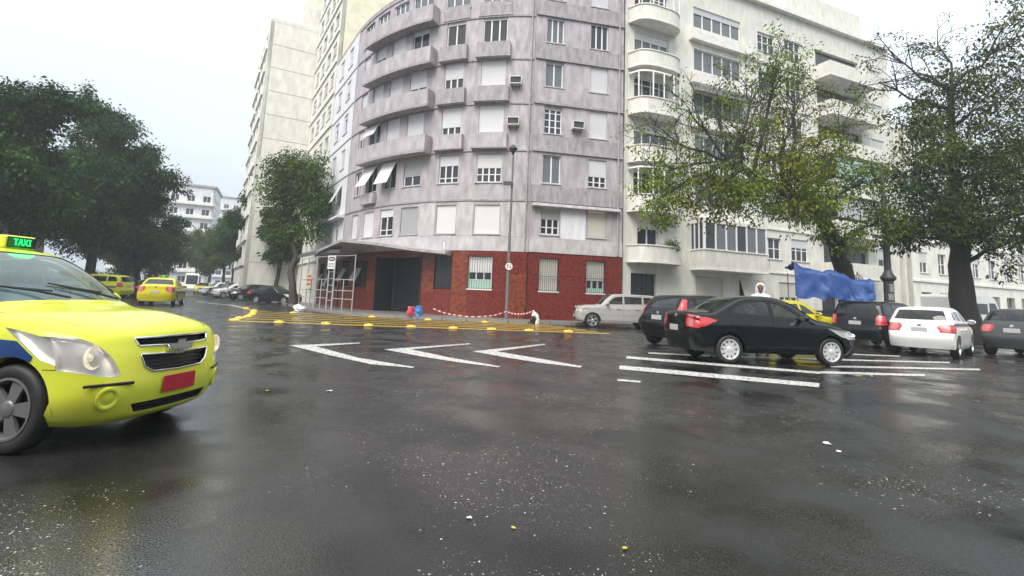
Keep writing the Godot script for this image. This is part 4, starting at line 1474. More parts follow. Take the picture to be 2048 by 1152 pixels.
func region(b: MB, s: Shell, polys: Array, on_side: bool, sgn: float, off := 0.0, skirt := 0.0) -> void:
	for poly in polys:
		if poly.size() < 3:
			continue
		var p: PackedVector2Array = poly
		if Geometry2D.is_polygon_clockwise(p):
			p = p.duplicate()
			p.reverse()
		for cell in clip_cells(p, Vector2(0.16, 0.075) if on_side else Vector2(0.2, 0.1)):
			var ids := Geometry2D.triangulate_polygon(cell)
			var pos := []
			var nor := []
			for q in cell:
				if on_side:
					pos.append(s.side(q.x, q.y, sgn, off))
					nor.append(s.side_n(q.x, q.y, sgn))
				else:
					pos.append(s.skin(q.x, q.y, off))
					nor.append(s.skin_n(q.x, q.y))
			for k in range(0, ids.size(), 3):
				b.tri(pos[ids[k]], pos[ids[k + 1]], pos[ids[k + 2]], nor[ids[k]], nor[ids[k + 1]], nor[ids[k + 2]])
		if skirt != 0.0:
			var m := p.size()
			for k in m:
				var a := p[k]
				var c := p[(k + 1) % m]
				var cuts := maxi(1, int(a.distance_to(c) / 0.15))
				for w in cuts:
					var u0 := a.lerp(c, float(w) / cuts)
					var u1 := a.lerp(c, float(w + 1) / cuts)
					var o := u1 - u0
					var q0: Vector3
					var q1: Vector3
					var r0: Vector3
					var r1: Vector3
					if on_side:
						q0 = s.side(u0.x, u0.y, sgn, off); q1 = s.side(u1.x, u1.y, sgn, off)
						r0 = s.side(u0.x, u0.y, sgn, off + skirt); r1 = s.side(u1.x, u1.y, sgn, off + skirt)
					else:
						q0 = s.skin(u0.x, u0.y, off); q1 = s.skin(u1.x, u1.y, off)
						r0 = s.skin(u0.x, u0.y, off + skirt); r1 = s.skin(u1.x, u1.y, off + skirt)
					b.quad(q0, q1, r1, r0, (q1 - q0).cross(r0 - q0))

func minus(polys: Array, cut: PackedVector2Array) -> Array:
	var out := []
	for p in polys:
		var holes := []
		var outers := []
		for q in Geometry2D.clip_polygons(p, cut):
			if Geometry2D.is_polygon_clockwise(q):
				holes.append(q)
			else:
				outers.append(q)
		if holes.size() and outers.size():
			# cut the ring open along the middle of the hole
			var h: PackedVector2Array = holes[0]
			var mid := Vector2.ZERO
			for w in h:
				mid += w
			mid /= h.size()
			for half_box in [PackedVector2Array([Vector2(mid.x - 50, mid.y - 50), Vector2(mid.x, mid.y - 50), Vector2(mid.x, mid.y + 50), Vector2(mid.x - 50, mid.y + 50)]), PackedVector2Array([Vector2(mid.x, mid.y - 50), Vector2(mid.x + 50, mid.y - 50), Vector2(mid.x + 50, mid.y + 50), Vector2(mid.x, mid.y + 50)])]:
				for o in Geometry2D.intersect_polygons(p, half_box):
					for q in Geometry2D.clip_polygons(o, cut):
						if not Geometry2D.is_polygon_clockwise(q):
							out.append(q)
		else:
			out.append_array(outers)
	return out

func grow(p: PackedVector2Array, d: float) -> PackedVector2Array:
	var r := Geometry2D.offset_polygon(p, d, Geometry2D.JOIN_MITER)
	if r.is_empty():
		return PackedVector2Array()
	var best: PackedVector2Array = r[0]
	for q in r:
		if q.size() > best.size():
			best = q
	return best

func meet(a: PackedVector2Array, b: PackedVector2Array) -> PackedVector2Array:
	var r := Geometry2D.intersect_polygons(a, b)
	if r.is_empty():
		return PackedVector2Array()
	var best: PackedVector2Array = r[0]
	var most := 0.0
	for q in r:
		var lo: Vector2 = q[0]
		var hi: Vector2 = q[0]
		for w in q:
			lo = lo.min(w)
			hi = hi.max(w)
		var size := (hi - lo).x * (hi - lo).y
		if size > most:
			most = size
			best = q
	return best

func disc(c: Vector2, r: float, k := 40) -> PackedVector2Array:
	var p := PackedVector2Array()
	for i in k:
		p.append(c + Vector2(cos(TAU * i / k), sin(TAU * i / k)) * r)
	return p

func rect(x0: float, y0: float, x1: float, y1: float) -> PackedVector2Array:
	return PackedVector2Array([Vector2(x0, y0), Vector2(x1, y0), Vector2(x1, y1), Vector2(x0, y1)])

func flip_v(p: Array) -> PackedVector2Array:
	var q := PackedVector2Array()
	for w in p:
		q.append(Vector2(w.x, -w.y))
	return q

var car_store := {}

# all meshes of a kind of car, made once: {part name: [[mesh, material slot, parent part], ...]}
func car_parts(kind: String) -> Array:
	if car_store.has(kind):
		return car_store[kind]
	var s := shell(kind)
	var hatch := kind in ["hatch", "suv", "wagon"]
	var out := []           # [name, mesh, material key, index of the parent part or -1]
	var add := func(called: String, b: MB, slot: String, parent := -1) -> int:
		out.append([called, b.mesh(), slot, parent])
		return out.size() - 1
	var R := 0.315 if kind != "suv" else 0.345
	var wf := {"sedan": 0.80, "saloon": 0.85, "hatch": 0.80, "wagon": 0.80, "suv": 0.84}[kind] as float
	var wb := {"sedan": 2.62, "saloon": 2.49, "hatch": 2.48, "wagon": 2.48, "suv": 2.58}[kind] as float
	var wr := wf + wb
	var arch_r := R + 0.055
	var sill := 0.24 if kind != "suv" else 0.32
	# --- side outline
	var whole := s.edge_poly(0.0, s.n - 1.0)
	whole = meet(whole, rect(-1, sill, 9, 3))
	var arches := [disc(Vector2(wf, R), arch_r), disc(Vector2(wr, R), arch_r)]
	# --- glass band
	var house := s.edge_poly(7.0, 13.0)
	var band := meet(grow(house, -0.075), rect(-1, s.belt + 0.03, 9, 3))
	var fa := wf + arch_r + 0.06
	var fb := {"sedan": 2.42, "saloon": 2.28, "hatch": 2.22, "wagon": 2.22, "suv": 2.32}[kind] as float
	var fc := {"sedan": 3.40, "saloon": 3.28, "hatch": 3.12, "wagon": 3.12, "suv": 3.28}[kind] as float
	var shape := grow(whole, -0.022)
	var door1 := meet(shape, PackedVector2Array([Vector2(fa, sill + 0.05), Vector2(fb, sill + 0.05), Vector2(fb, 3), Vector2(fa - 0.12, 3), Vector2(fa - 0.03, s.belt - 0.1)]))
	door1 = meet(door1, PackedVector2Array([Vector2(fa - 0.2, 0), Vector2(9, 0), Vector2(9, 3), Vector2(s.cat(s.edg, 9.0).x - 0.02, 3), Vector2(s.cat(s.edg, 7.2).x + 0.02, s.belt + 0.05), Vector2(fa - 0.2, s.belt - 0.1)]))
	var door2 := meet(shape, PackedVector2Array([Vector2(fb, sill + 0.05), Vector2(wr - arch_r - 0.03, sill + 0.05), Vector2(fc, s.belt - 0.05), Vector2(fc - 0.04, 3), Vector2(fb, 3)]))
	door2 = minus([door2], grow(arches[1], 0.045))[0]
	door1 = grow(door1, -0.003)
	door2 = grow(door2, -0.003)
	var win1 := meet(band, rect(0, 0, fb - 0.045, 3))
	var win2 := meet(band, rect(fb + 0.045, 0, fc - 0.075, 3))
	var win3 := meet(band, rect(fc + 0.02, 0, 9, 3)) if hatch else PackedVector2Array()
	# --- lamps on the side and on the skin
	var head_side: PackedVector2Array
	var head_skin: PackedVector2Array
	var tail_side: PackedVector2Array
	var tail_skin: PackedVector2Array
	match kind:
		"sedan":
			head_side = PackedVector2Array([Vector2(0.30, 0.60), Vector2(0.56, 0.67), Vector2(0.76, 0.80), Vector2(0.93, 0.888), Vector2(0.8, 0.873), Vector2(0.6, 0.838), Vector2(0.3, 0.82)])
			head_skin = PackedVector2Array([Vector2(2.9, 0.69), Vector2(2.85, 0.78), Vector2(3.0, 0.9), Vector2(3.2, 1.0), Vector2(4.95, 1.0), Vector2(4.7, 0.93), Vector2(4.2, 0.83), Vector2(3.5, 0.74)])
			tail_side = PackedVector2Array([Vector2(3.95, 0.93), Vector2(4.02, 0.78), Vector2(4.5, 0.72), Vector2(4.5, 1.0), Vector2(4.1, 0.985)])
			tail_skin = PackedVector2Array([Vector2(15.15, 1.0), Vector2(15.2, 0.62), Vector2(15.9, 0.58), Vector2(16.4, 0.68), Vector2(16.42, 1.0)])
		"saloon":
			head_side = PackedVector2Array([Vector2(0.3, 0.60), Vector2(0.6, 0.66), Vector2(0.95, 0.85), Vector2(0.6, 0.8), Vector2(0.3, 0.7)])
			head_skin = PackedVector2Array([Vector2(3.3, 0.6), Vector2(3.3, 1.0), Vector2(4.85, 1.0), Vector2(4.6, 0.8), Vector2(4.3, 0.6), Vector2(3.8, 0.5)])
			tail_side = PackedVector2Array([Vector2(3.62, 0.94), Vector2(3.9, 0.80), Vector2(4.3, 0.74), Vector2(4.3, 1.01), Vector2(3.9, 1.0)])
			tail_skin = PackedVector2Array([Vector2(15.1, 1.0), Vector2(15.12, 0.66), Vector2(15.9, 0.6), Vector2(16.3, 0.66), Vector2(16.34, 1.0)])
		"hatch":
			head_side = PackedVector2Array([Vector2(0.3, 0.62), Vector2(0.6, 0.68), Vector2(0.88, 0.86), Vector2(0.6, 0.81), Vector2(0.3, 0.76)])
			head_skin = PackedVector2Array([Vector2(3.2, 0.6), Vector2(3.25, 1.0), Vector2(4.85, 1.0), Vector2(4.6, 0.8), Vector2(4.3, 0.64), Vector2(3.8, 0.55)])
			tail_side = PackedVector2Array([Vector2(3.42, 0.92), Vector2(3.62, 0.74), Vector2(4.0, 0.72), Vector2(4.0, 0.97), Vector2(3.6, 0.96)])
			tail_skin = PackedVector2Array([Vector2(14.1, 1.0), Vector2(14.15, 0.62), Vector2(15.0, 0.52), Vector2(16.0, 0.62), Vector2(16.05, 1.0)])
		"wagon":
			head_side = PackedVector2Array([Vector2(0.3, 0.62), Vector2(0.6, 0.68), Vector2(0.88, 0.86), Vector2(0.6, 0.81), Vector2(0.3, 0.76)])
			head_skin = PackedVector2Array([Vector2(3.2, 0.6), Vector2(3.25, 1.0), Vector2(4.85, 1.0), Vector2(4.6, 0.8), Vector2(4.3, 0.64), Vector2(3.8, 0.55)])
			tail_side = PackedVector2Array([Vector2(3.40, 1.31), Vector2(3.6, 0.84), Vector2(4.0, 0.84), Vector2(4.0, 1.34)])
			tail_skin = PackedVector2Array([Vector2(12.15, 1.0), Vector2(12.2, 0.89), Vector2(14.0, 0.80), Vector2(15.3, 0.82), Vector2(15.4, 1.0)])
			win3 = meet(win3, PackedVector2Array([Vector2(0, 0), Vector2(3.52, 0.95), Vector2(3.32, 1.4), Vector2(0, 3)]))
		"suv":
			head_side = PackedVector2Array([Vector2(0.2, 0.76), Vector2(0.55, 0.79), Vector2(0.6, 0.92), Vector2(0.2, 0.93)])
			head_skin = PackedVector2Array([Vector2(3.5, 0.58), Vector2(3.5, 1.0), Vector2(4.55, 1.0), Vector2(4.5, 0.58)])
			tail_side = PackedVector2Array([Vector2(3.9, 0.86), Vector2(4.3, 0.82), Vector2(4.3, 1.18), Vector2(3.94, 1.14)])
			tail_skin = PackedVector2Array([Vector2(13.0, 1.0), Vector2(13.0, 0.78), Vector2(15.9, 0.74), Vector2(15.9, 1.0)])
	if kind == "hatch2":
		pass
	head_side = meet(head_side, whole)
	tail_side = meet(tail_side, whole)
	# --- skin regions
	var shield := PackedVector2Array()       # windscreen
	for k in 9:
		shield.append(Vector2(7.12, -0.9 + 1.8 * k / 8.0))
	shield.append(Vector2(9.0, 0.86))
	for k in 9:
		shield.append(Vector2(9.02, 0.86 - 1.72 * k / 8.0))
	var rk := 0.86 if kind != "wagon" else 0.77
	var rear := PackedVector2Array([Vector2(12.1, -rk * 0.94), Vector2(12.08, 0.0), Vector2(12.1, rk * 0.94), Vector2(12.88, rk), Vector2(12.9, 0.0), Vector2(12.88, -rk)])
	var hood := PackedVector2Array([Vector2(5.0, -0.62), Vector2(4.93, 0.0), Vector2(5.0, 0.62), Vector2(5.3, 0.78), Vector2(6.0, 0.86), Vector2(6.95, 0.9), Vector2(6.98, 0.0), Vector2(6.95, -0.9), Vector2(6.0, -0.86), Vector2(5.3, -0.78)])
	var lid: PackedVector2Array
	if hatch:
		lid = PackedVector2Array([Vector2(11.85, -0.84), Vector2(11.85, 0.84), Vector2(12.9, 0.93 if kind != "wagon" else 0.82), Vector2(13.6, 0.86 if kind == "hatch" else 0.76), Vector2(14.2, 0.60 if kind == "hatch" else 0.72), Vector2(16.3, 0.60 if kind == "hatch" else 0.72), Vector2(16.35, -0.6 if kind == "hatch" else -0.72), Vector2(14.2, -0.6 if kind == "hatch" else -0.72), Vector2(13.6, -0.86 if kind == "hatch" else -0.76), Vector2(12.9, -0.93 if kind != "wagon" else -0.82)])
	else:
		lid = PackedVector2Array([Vector2(13.1, -0.84), Vector2(13.1, 0.84), Vector2(14.5, 0.84), Vector2(15.1, 0.58), Vector2(16.45, 0.55), Vector2(16.45, -0.55), Vector2(15.1, -0.58), Vector2(14.5, -0.84)])
	var upper: PackedVector2Array
	var lower: PackedVector2Array
	var mouth := PackedVector2Array()
	match kind:
		"sedan":
			upper = PackedVector2Array([Vector2(4.12, -0.5), Vector2(4.02, 0.0), Vector2(4.12, 0.5), Vector2(4.52, 0.54), Vector2(4.5, 0.0), Vector2(4.52, -0.54)])
			mouth = PackedVector2Array([Vector2(2.92, -0.36), Vector2(2.85, 0.0), Vector2(2.92, 0.36), Vector2(3.2, 0.46), Vector2(3.72, 0.5), Vector2(3.62, 0.0), Vector2(3.72, -0.5), Vector2(3.2, -0.46)])
			lower = PackedVector2Array([Vector2(1.05, -0.5), Vector2(1.05, 0.5), Vector2(1.5, 0.56), Vector2(1.5, -0.56)])
		"suv":
			upper = PackedVector2Array([Vector2(3.6, -0.5), Vector2(3.6, 0.5), Vector2(4.4, 0.5), Vector2(4.4, -0.5)])
			lower = PackedVector2Array([Vector2(1.2, -0.6), Vector2(1.2, 0.6), Vector2(2.0, 0.5), Vector2(2.0, -0.5)])
		_:
			upper = PackedVector2Array([Vector2(3.6, -0.42), Vector2(3.6, 0.42), Vector2(4.1, 0.46), Vector2(4.1, -0.46)])
			lower = PackedVector2Array([Vector2(1.1, -0.5), Vector2(1.1, 0.5), Vector2(2.7, 0.42), Vector2(2.7, -0.42)])
	var skin := [rect(0.0, -1.0, s.n - 1.001, 1.0)]
	var cuts := [shield, grow(hood, 0.012), grow(lid, 0.012), upper, lower, head_skin, flip_v(head_skin), tail_skin, flip_v(tail_skin)]
	if mouth.size():
		cuts.append(mouth)
	if not hatch:
		cuts.append(rear)
	for c in cuts:
		skin = minus(skin, c)
	var side := [whole]
	for c in [arches[0], arches[1], grow(door1, 0.007), grow(door2, 0.007), win3, head_side, tail_side]:
		if c.size() > 2:
			side = minus(side, c)
	# bumper joints
	side = minus(side, rect(wf - arch_r - 0.3, 0.60, wf - arch_r + 0.1, 0.606))
	var body := MB.new()
	region(body, s, skin, false, 1.0)
	for sg in [-1.0, 1.0]:
		region(body, s, side, true, sg)
		# wheel wells
		for wc in [wf, wr]:
			var q := 22
			for k in q:
				var a0 := -0.12 + (PI + 0.24) * k / q
				var a1 := -0.12 + (PI + 0.24) * (k + 1) / q
				var u0 := Vector2(wc + cos(a0) * arch_r, R + sin(a0) * arch_r)
				var u1 := Vector2(wc + cos(a1) * arch_r, R + sin(a1) * arch_r)
				u0.y = maxf(u0.y, sill)
				u1.y = maxf(u1.y, sill)
				var p0 := s.side(u0.x, u0.y, sg)
				var p1 := s.side(u1.x, u1.y, sg)
				body.quad(p0, p1, Vector3(p1.x, p1.y, sg * (s.half - 0.10)), Vector3(p0.x, p0.y, sg * (s.half - 0.10)), Vector3(0, -1, 0))
	add.call("body", body, "paint")
	var under := MB.new()
	for sg in [-1.0, 1.0]:
		for wc in [wf, wr]:
			var q := 16
			for k in q:
				var a0 := PI * k / q
				var a1 := PI * (k + 1) / q
				var x0: float = s.L * 0.5 - (wc + cos(a0) * arch_r)
				var x1: float = s.L * 0.5 - (wc + cos(a1) * arch_r)
				var y0 := R + sin(a0) * arch_r
				var y1 := R + sin(a1) * arch_r
				under.quad(Vector3(x0, y0, sg * (s.half - 0.10)), Vector3(x1, y1, sg * (s.half - 0.10)), Vector3(x1, y1, sg * 0.45), Vector3(x0, y0, sg * 0.45), Vector3(0, -1, 0))
			under.quad(Vector3(s.L * 0.5 - wc - arch_r, sill, sg * 0.45), Vector3(s.L * 0.5 - wc + arch_r, sill, sg * 0.45), Vector3(s.L * 0.5 - wc + arch_r, R + arch_r, sg * 0.45), Vector3(s.L * 0.5 - wc - arch_r, R + arch_r, sg * 0.45), Vector3(0, 0, sg))
	under.quad(Vector3(s.L * 0.5 - 0.2, sill, -0.62), Vector3(-s.L * 0.5 + 0.25, sill, -0.62), Vector3(-s.L * 0.5 + 0.25, sill, 0.62), Vector3(s.L * 0.5 - 0.2, sill, 0.62), Vector3(0, -1, 0))
	under.box(Vector3(s.L * 0.5 - (wf + wr) * 0.5, sill + 0.01, 0), Vector3(wb - 2 * arch_r - 0.06, 0.02, s.half * 2 - 0.2))
	add.call("underbody", under, "black_plastic")
	# --- doors, their panes, handles
	for sg in [1.0, -1.0]:
		for e in [[door1, win1, fb - 0.24], [door2, win2, fc - 0.30]]:
			var d := MB.new()
			region(d, s, minus([e[0]], e[1]), true, sg, 0.0, -0.02)
			var di: int = add.call("door", d, "paint")
			var w := MB.new()
			region(w, s, [e[1]], true, sg, -0.008)
			add.call("window", w, "glass_side", di)
			var h := MB.new()
			var hp := s.side(e[2], s.belt - 0.13, sg, 0.022)
			h.box(hp, Vector3(0.20, 0.032, 0.026), Basis(), 0.011)
			h.box(s.side(e[2] - 0.08, s.belt - 0.13, sg, 0.008), Vector3(0.03, 0.03, 0.03))
			h.box(s.side(e[2] + 0.08, s.belt - 0.13, sg, 0.008), Vector3(0.03, 0.03, 0.03))
			add.call("handle", h, "handle", di)
		if win3.size() > 2:
			var w3 := MB.new()
			region(w3, s, [win3], true, sg, -0.008)
			add.call("quarter_window", w3, "glass_side")
		# mirror
		var mb := MB.new()
		var mp := s.side(s.cat(s.edg, 7.5).x + 0.1, s.belt + 0.08, sg, 0.0)
		ellipsoid(mb, mp + Vector3(0.02, 0.03, sg * 0.13), Vector3(0.075, 0.075, 0.115))
		mb.tube([mp + Vector3(0, -0.02, -sg * 0.02), mp + Vector3(0.02, 0.0, sg * 0.08)], [0.03, 0.025], 8)
		var mi: int = add.call("mirror", mb, "mirror_shell")
		var mg := MB.new()
		mg.box(mp + Vector3(-0.052, 0.03, sg * 0.13), Vector3(0.012, 0.10, 0.17), Basis(), 0.005)
		add.call("mirror_glass", mg, "chrome", mi)
	# --- glass front and back
	var wsm := MB.new()
	region(wsm, s, [shield], false, 1.0, -0.006)
	var wi: int = add.call("windscreen", wsm, "glass_front")
	for k in 2:
		var wp := MB.new()
		var z0 := -0.62 + 0.68 * k
		var z1 := z0 + 0.66
		wp.tube([s.skin(7.08, z0, 0.03), s.skin(7.35, z0 + 0.3, 0.025), s.skin(7.55, z1, 0.018)], [0.011, 0.010, 0.008], 6)
		wp.tube([s.skin(7.38, z0 + 0.1, 0.014), s.skin(7.62, z1 + 0.1, 0.012)], [0.007, 0.006], 5)
		add.call("wiper", wp, "black_plastic", wi)
	var hb := MB.new()
	region(hb, s, [hood], false, 1.0, 0.0, -0.018)
	add.call("bonnet", hb, "paint")
	var lb := MB.new()
	var lid_polys := [lid]
	if hatch:
		lid_polys = minus(lid_polys, rear)
	region(lb, s, lid_polys, false, 1.0, 0.0, -0.015)
	var li: int = add.call("tailgate" if hatch else "boot_lid", lb, "paint")
	var rw := MB.new()
	region(rw, s, [rear], false, 1.0, -0.006)
	add.call("rear_window", rw, "glass_rear", li if hatch else -1)
	# --- lamps: bright bowls behind clear covers, red covers at the back
	for sg in [1.0, -1.0]:
		var skin_h := head_skin if sg > 0 else flip_v(head_skin)
		var bowl := MB.new()
		region(bowl, s, [skin_h], false, 1.0, -0.05, 0.046)
		if head_side.size() > 2:
			region(bowl, s, [head_side], true, sg, -0.05, 0.046)
		var hi: int = add.call("headlamp", bowl, "lamp_bowl")
		var eye := MB.new()
		var ep := s.skin(3.75 if kind != "suv" else 4.0, sg * (0.78 if kind != "sedan" else 0.9), -0.03)
		var el := Transform3D(Basis(Vector3(0, 0, 1), -PI * 0.5), ep)
		eye.lathe([Vector2(0.085, 0.03), Vector2(0.08, 0.01), Vector2(0.05, -0.02), Vector2(0.03, -0.03), Vector2(0.03, -0.005), Vector2(0.0, 0.012)], el, 20)
		add.call("reflector", eye, "chrome", hi)
		var cover := MB.new()
		region(cover, s, [skin_h], false, 1.0, 0.002)
		if head_side.size() > 2:
			region(cover, s, [head_side], true, sg, 0.002)
		add.call("lens", cover, "lamp_cover", hi)
		var skin_t := tail_skin if sg > 0 else flip_v(tail_skin)
		var tl := MB.new()
		region(tl, s, [skin_t], false, 1.0, 0.006, -0.03)
		region(tl, s, [tail_side], true, sg, 0.006, -0.03)
		var ti: int = add.call("tail_lamp", tl, "tail_red")
		var clear := MB.new()
		region(clear, s, [grow(skin_t, -0.09)], false, 1.0, 0.009)
		add.call("reversing_lens", clear, "tail_clear", ti)
	# --- grilles
	for g in [upper, lower, mouth]:
		if g.size() < 3:
			continue
		var gb := MB.new()
		region(gb, s, [g], false, 1.0, -0.06, 0.058)
		var gi: int = add.call("grille", gb, "black_plastic")
		var bars := MB.new()
		var lo: float = 99.0
		var hi2: float = -99.0
		for w in g:
			lo = minf(lo, w.x)
			hi2 = maxf(hi2, w.x)
		var rows := maxi(2, int((hi2 - lo) * 6.0))
		for k in range(1, rows):
			var ii := lo + (hi2 - lo) * k / rows
			var pts := []
			var rad := []
			for z in 9:
				pts.append(s.skin(ii, -0.44 + 0.88 * z / 8.0, -0.03))
				rad.append(0.006)
			bars.tube(pts, rad, 5)
		add.call("grille_bars", bars, "black_plastic", gi)
		if kind == "sedan" and (g == upper or g == mouth):
			var rim := MB.new()
			var pts := []
			var rad := []
			for k in g.size() + 1:
				var a: Vector2 = g[k % g.size()]
				var b2: Vector2 = g[(k + 1) % g.size()]
				for w in 4:
					var u := a.lerp(b2, w / 4.0)
					pts.append(s.skin(u.x, u.y, 0.004))
					rad.append(0.009)
			rim.tube(pts, rad, 6)
			add.call("grille_trim", rim, "chrome", gi)
	if kind == "sedan":
		# a flat cross-shaped emblem on the bar
		var em := MB.new()
		var c0 := s.skin(3.9, 0.0, 0.012)
		var poly := PackedVector2Array([Vector2(-0.105, -0.02), Vector2(-0.038, -0.02), Vector2(-0.034, -0.043), Vector2(0.042, -0.043), Vector2(0.038, -0.02), Vector2(0.118, -0.02), Vector2(0.105, 0.02), Vector2(0.038, 0.02), Vector2(0.034, 0.043), Vector2(-0.042, 0.043), Vector2(-0.038, 0.02), Vector2(-0.118, 0.02)])
		em.slab(poly, 0.0, 0.016, Transform3D(Basis(Vector3(0, 0, -1), Vector3(1, 0.1, 0), Vector3(0, -1, 0)).scaled(Vector3(1.35, 1.35, 1.35)), c0))
		add.call("badge", em, "chrome")
		# fog lamp pockets
		for sg in [1.0, -1.0]:
			var fl := MB.new()
			var fp := s.skin(1.85, sg * 0.78, 0.0)
			var fnn := s.skin_n(1.85, sg * 0.78)
			var up := Vector3.UP
			var rt := up.cross(fnn).normalized()
			var lt := Transform3D(Basis(rt, fnn, rt.cross(fnn)), fp)
			fl.lathe([Vector2(0.085, -0.01), Vector2(0.085, 0.006), Vector2(0.07, 0.012), Vector2(0.058, 0.006), Vector2(0.05, -0.002), Vector2(0.03, 0.004), Vector2(0.0, 0.008)], lt, 24)
			add.call("fog_lamp", fl, "paint")
			var slot := MB.new()
			slot.box(fp + rt * sg * -0.0 + up * 0.10 + fnn * 0.0, Vector3(0.36, 0.022, 0.02), Basis(rt, rt.cross(fnn) * -1.0, fnn).orthonormalized(), 0.006)
			add.call("bumper_slot", slot, "black_plastic")
	else:
		var em := MB.new()
		var ep := s.skin(3.85 if kind != "suv" else 4.6, 0.0, 0.008)
		em.lathe([Vector2(0.062, -0.005), Vector2(0.062, 0.006), Vector2(0.05, 0.011), Vector2(0.0, 0.011)], Transform3D(Basis(Vector3(0, 0, 1), -PI * 0.5), ep), 20)
		add.call("badge", em, "chrome")
	var er := MB.new()
	er.lathe([Vector2(0.05, -0.004), Vector2(0.05, 0.006), Vector2(0.04, 0.010), Vector2(0.0, 0.010)], Transform3D(Basis(Vector3(0, 0, 1), PI * 0.5), s.skin(14.6 if hatch else 15.4, 0.0, 0.004)), 20)
	add.call("rear_badge", er, "chrome")
	# --- plates
	var pf := MB.new()
	pf.box(s.skin(2.15, 0.0, 0.014), Vector3(0.014, 0.13, 0.40), Basis(), 0.004)
	add.call("number_plate", pf, "plate")
	var pr := MB.new()
	pr.box(s.skin(16.5 if not hatch else 15.6, 0.0, 0.012), Vector3(0.014, 0.13, 0.40), Basis(), 0.004)
	add.call("number_plate", pr, "plate")
	# --- wheels
	for sg in [1.0, -1.0]:
		for wc in [wf, wr]:
			out.append(["wheel", null, "wheel %.3f" % R, Transform3D(Basis(Vector3(1, 0, 0), sg * PI * 0.5), Vector3(s.L * 0.5 - wc, R, sg * (s.half - 0.115)))])
	# --- seats, dashboard, steering wheel
	var seat := MB.new()
	for z in [-0.37, 0.37]:
		seat.box(Vector3(s.L * 0.5 - 1.95, 0.52, z), Vector3(0.5, 0.16, 0.48), Basis(), 0.05)
		seat.box(Vector3(s.L * 0.5 - 2.22, 0.86, z), Vector3(0.13, 0.62, 0.46), Basis(Vector3(0, 0, 1), 0.22), 0.05)
		seat.box(Vector3(s.L * 0.5 - 2.31, 1.22, z), Vector3(0.09, 0.17, 0.25), Basis(Vector3(0, 0, 1), 0.15), 0.04)
	seat.box(Vector3(s.L * 0.5 - 2.85, 0.52, 0), Vector3(0.5, 0.16, 1.25), Basis(), 0.05)
	seat.box(Vector3(s.L * 0.5 - 3.12, 0.86, 0), Vector3(0.13, 0.6, 1.22), Basis(Vector3(0, 0, 1), 0.22), 0.05)
	add.call("seats", seat, "seat_cloth")
	var dash := MB.new()
	dash.box(Vector3(s.L * 0.5 - 1.42, s.belt - 0.14, 0), Vector3(0.46, 0.22, 1.36), Basis(), 0.06)
	add.call("dashboard", dash, "black_plastic")
	var sw := MB.new()
	var ring := []
	var rr := []
	for k in 25:
		var a := TAU * k / 24
		ring.append(Vector3(s.L * 0.5 - 1.72, s.belt - 0.02, -0.37) + Basis(Vector3(0, 0, 1), 0.45) * Vector3(0, cos(a) * 0.18, sin(a) * 0.18))
		rr.append(0.015)
	sw.tube(ring, rr, 8)
	add.call("steering_wheel", sw, "black_plastic")
	car_store[kind] = out
	return out

func ellipsoid(b: MB, at: Vector3, r: Vector3, basis := Basis()) -> void:
	var rows := 8
	var cols := 14
	for i in rows:
		for j in cols:
			var q := []
			var m := []
			for w in [[0, 0], [0, 1], [1, 1], [1, 0]]:
				var la: float = PI * (i + w[0]) / rows - PI * 0.5
				var lo: float = TAU * (j + w[1]) / cols
				var u := Vector3(cos(la) * cos(lo), sin(la), cos(la) * sin(lo))
				q.append(at + basis * (u * r))
				m.append((basis * (u / r)).normalized())
			b.quads(q[0], q[1], q[2], q[3], m[0], m[1], m[2], m[3])

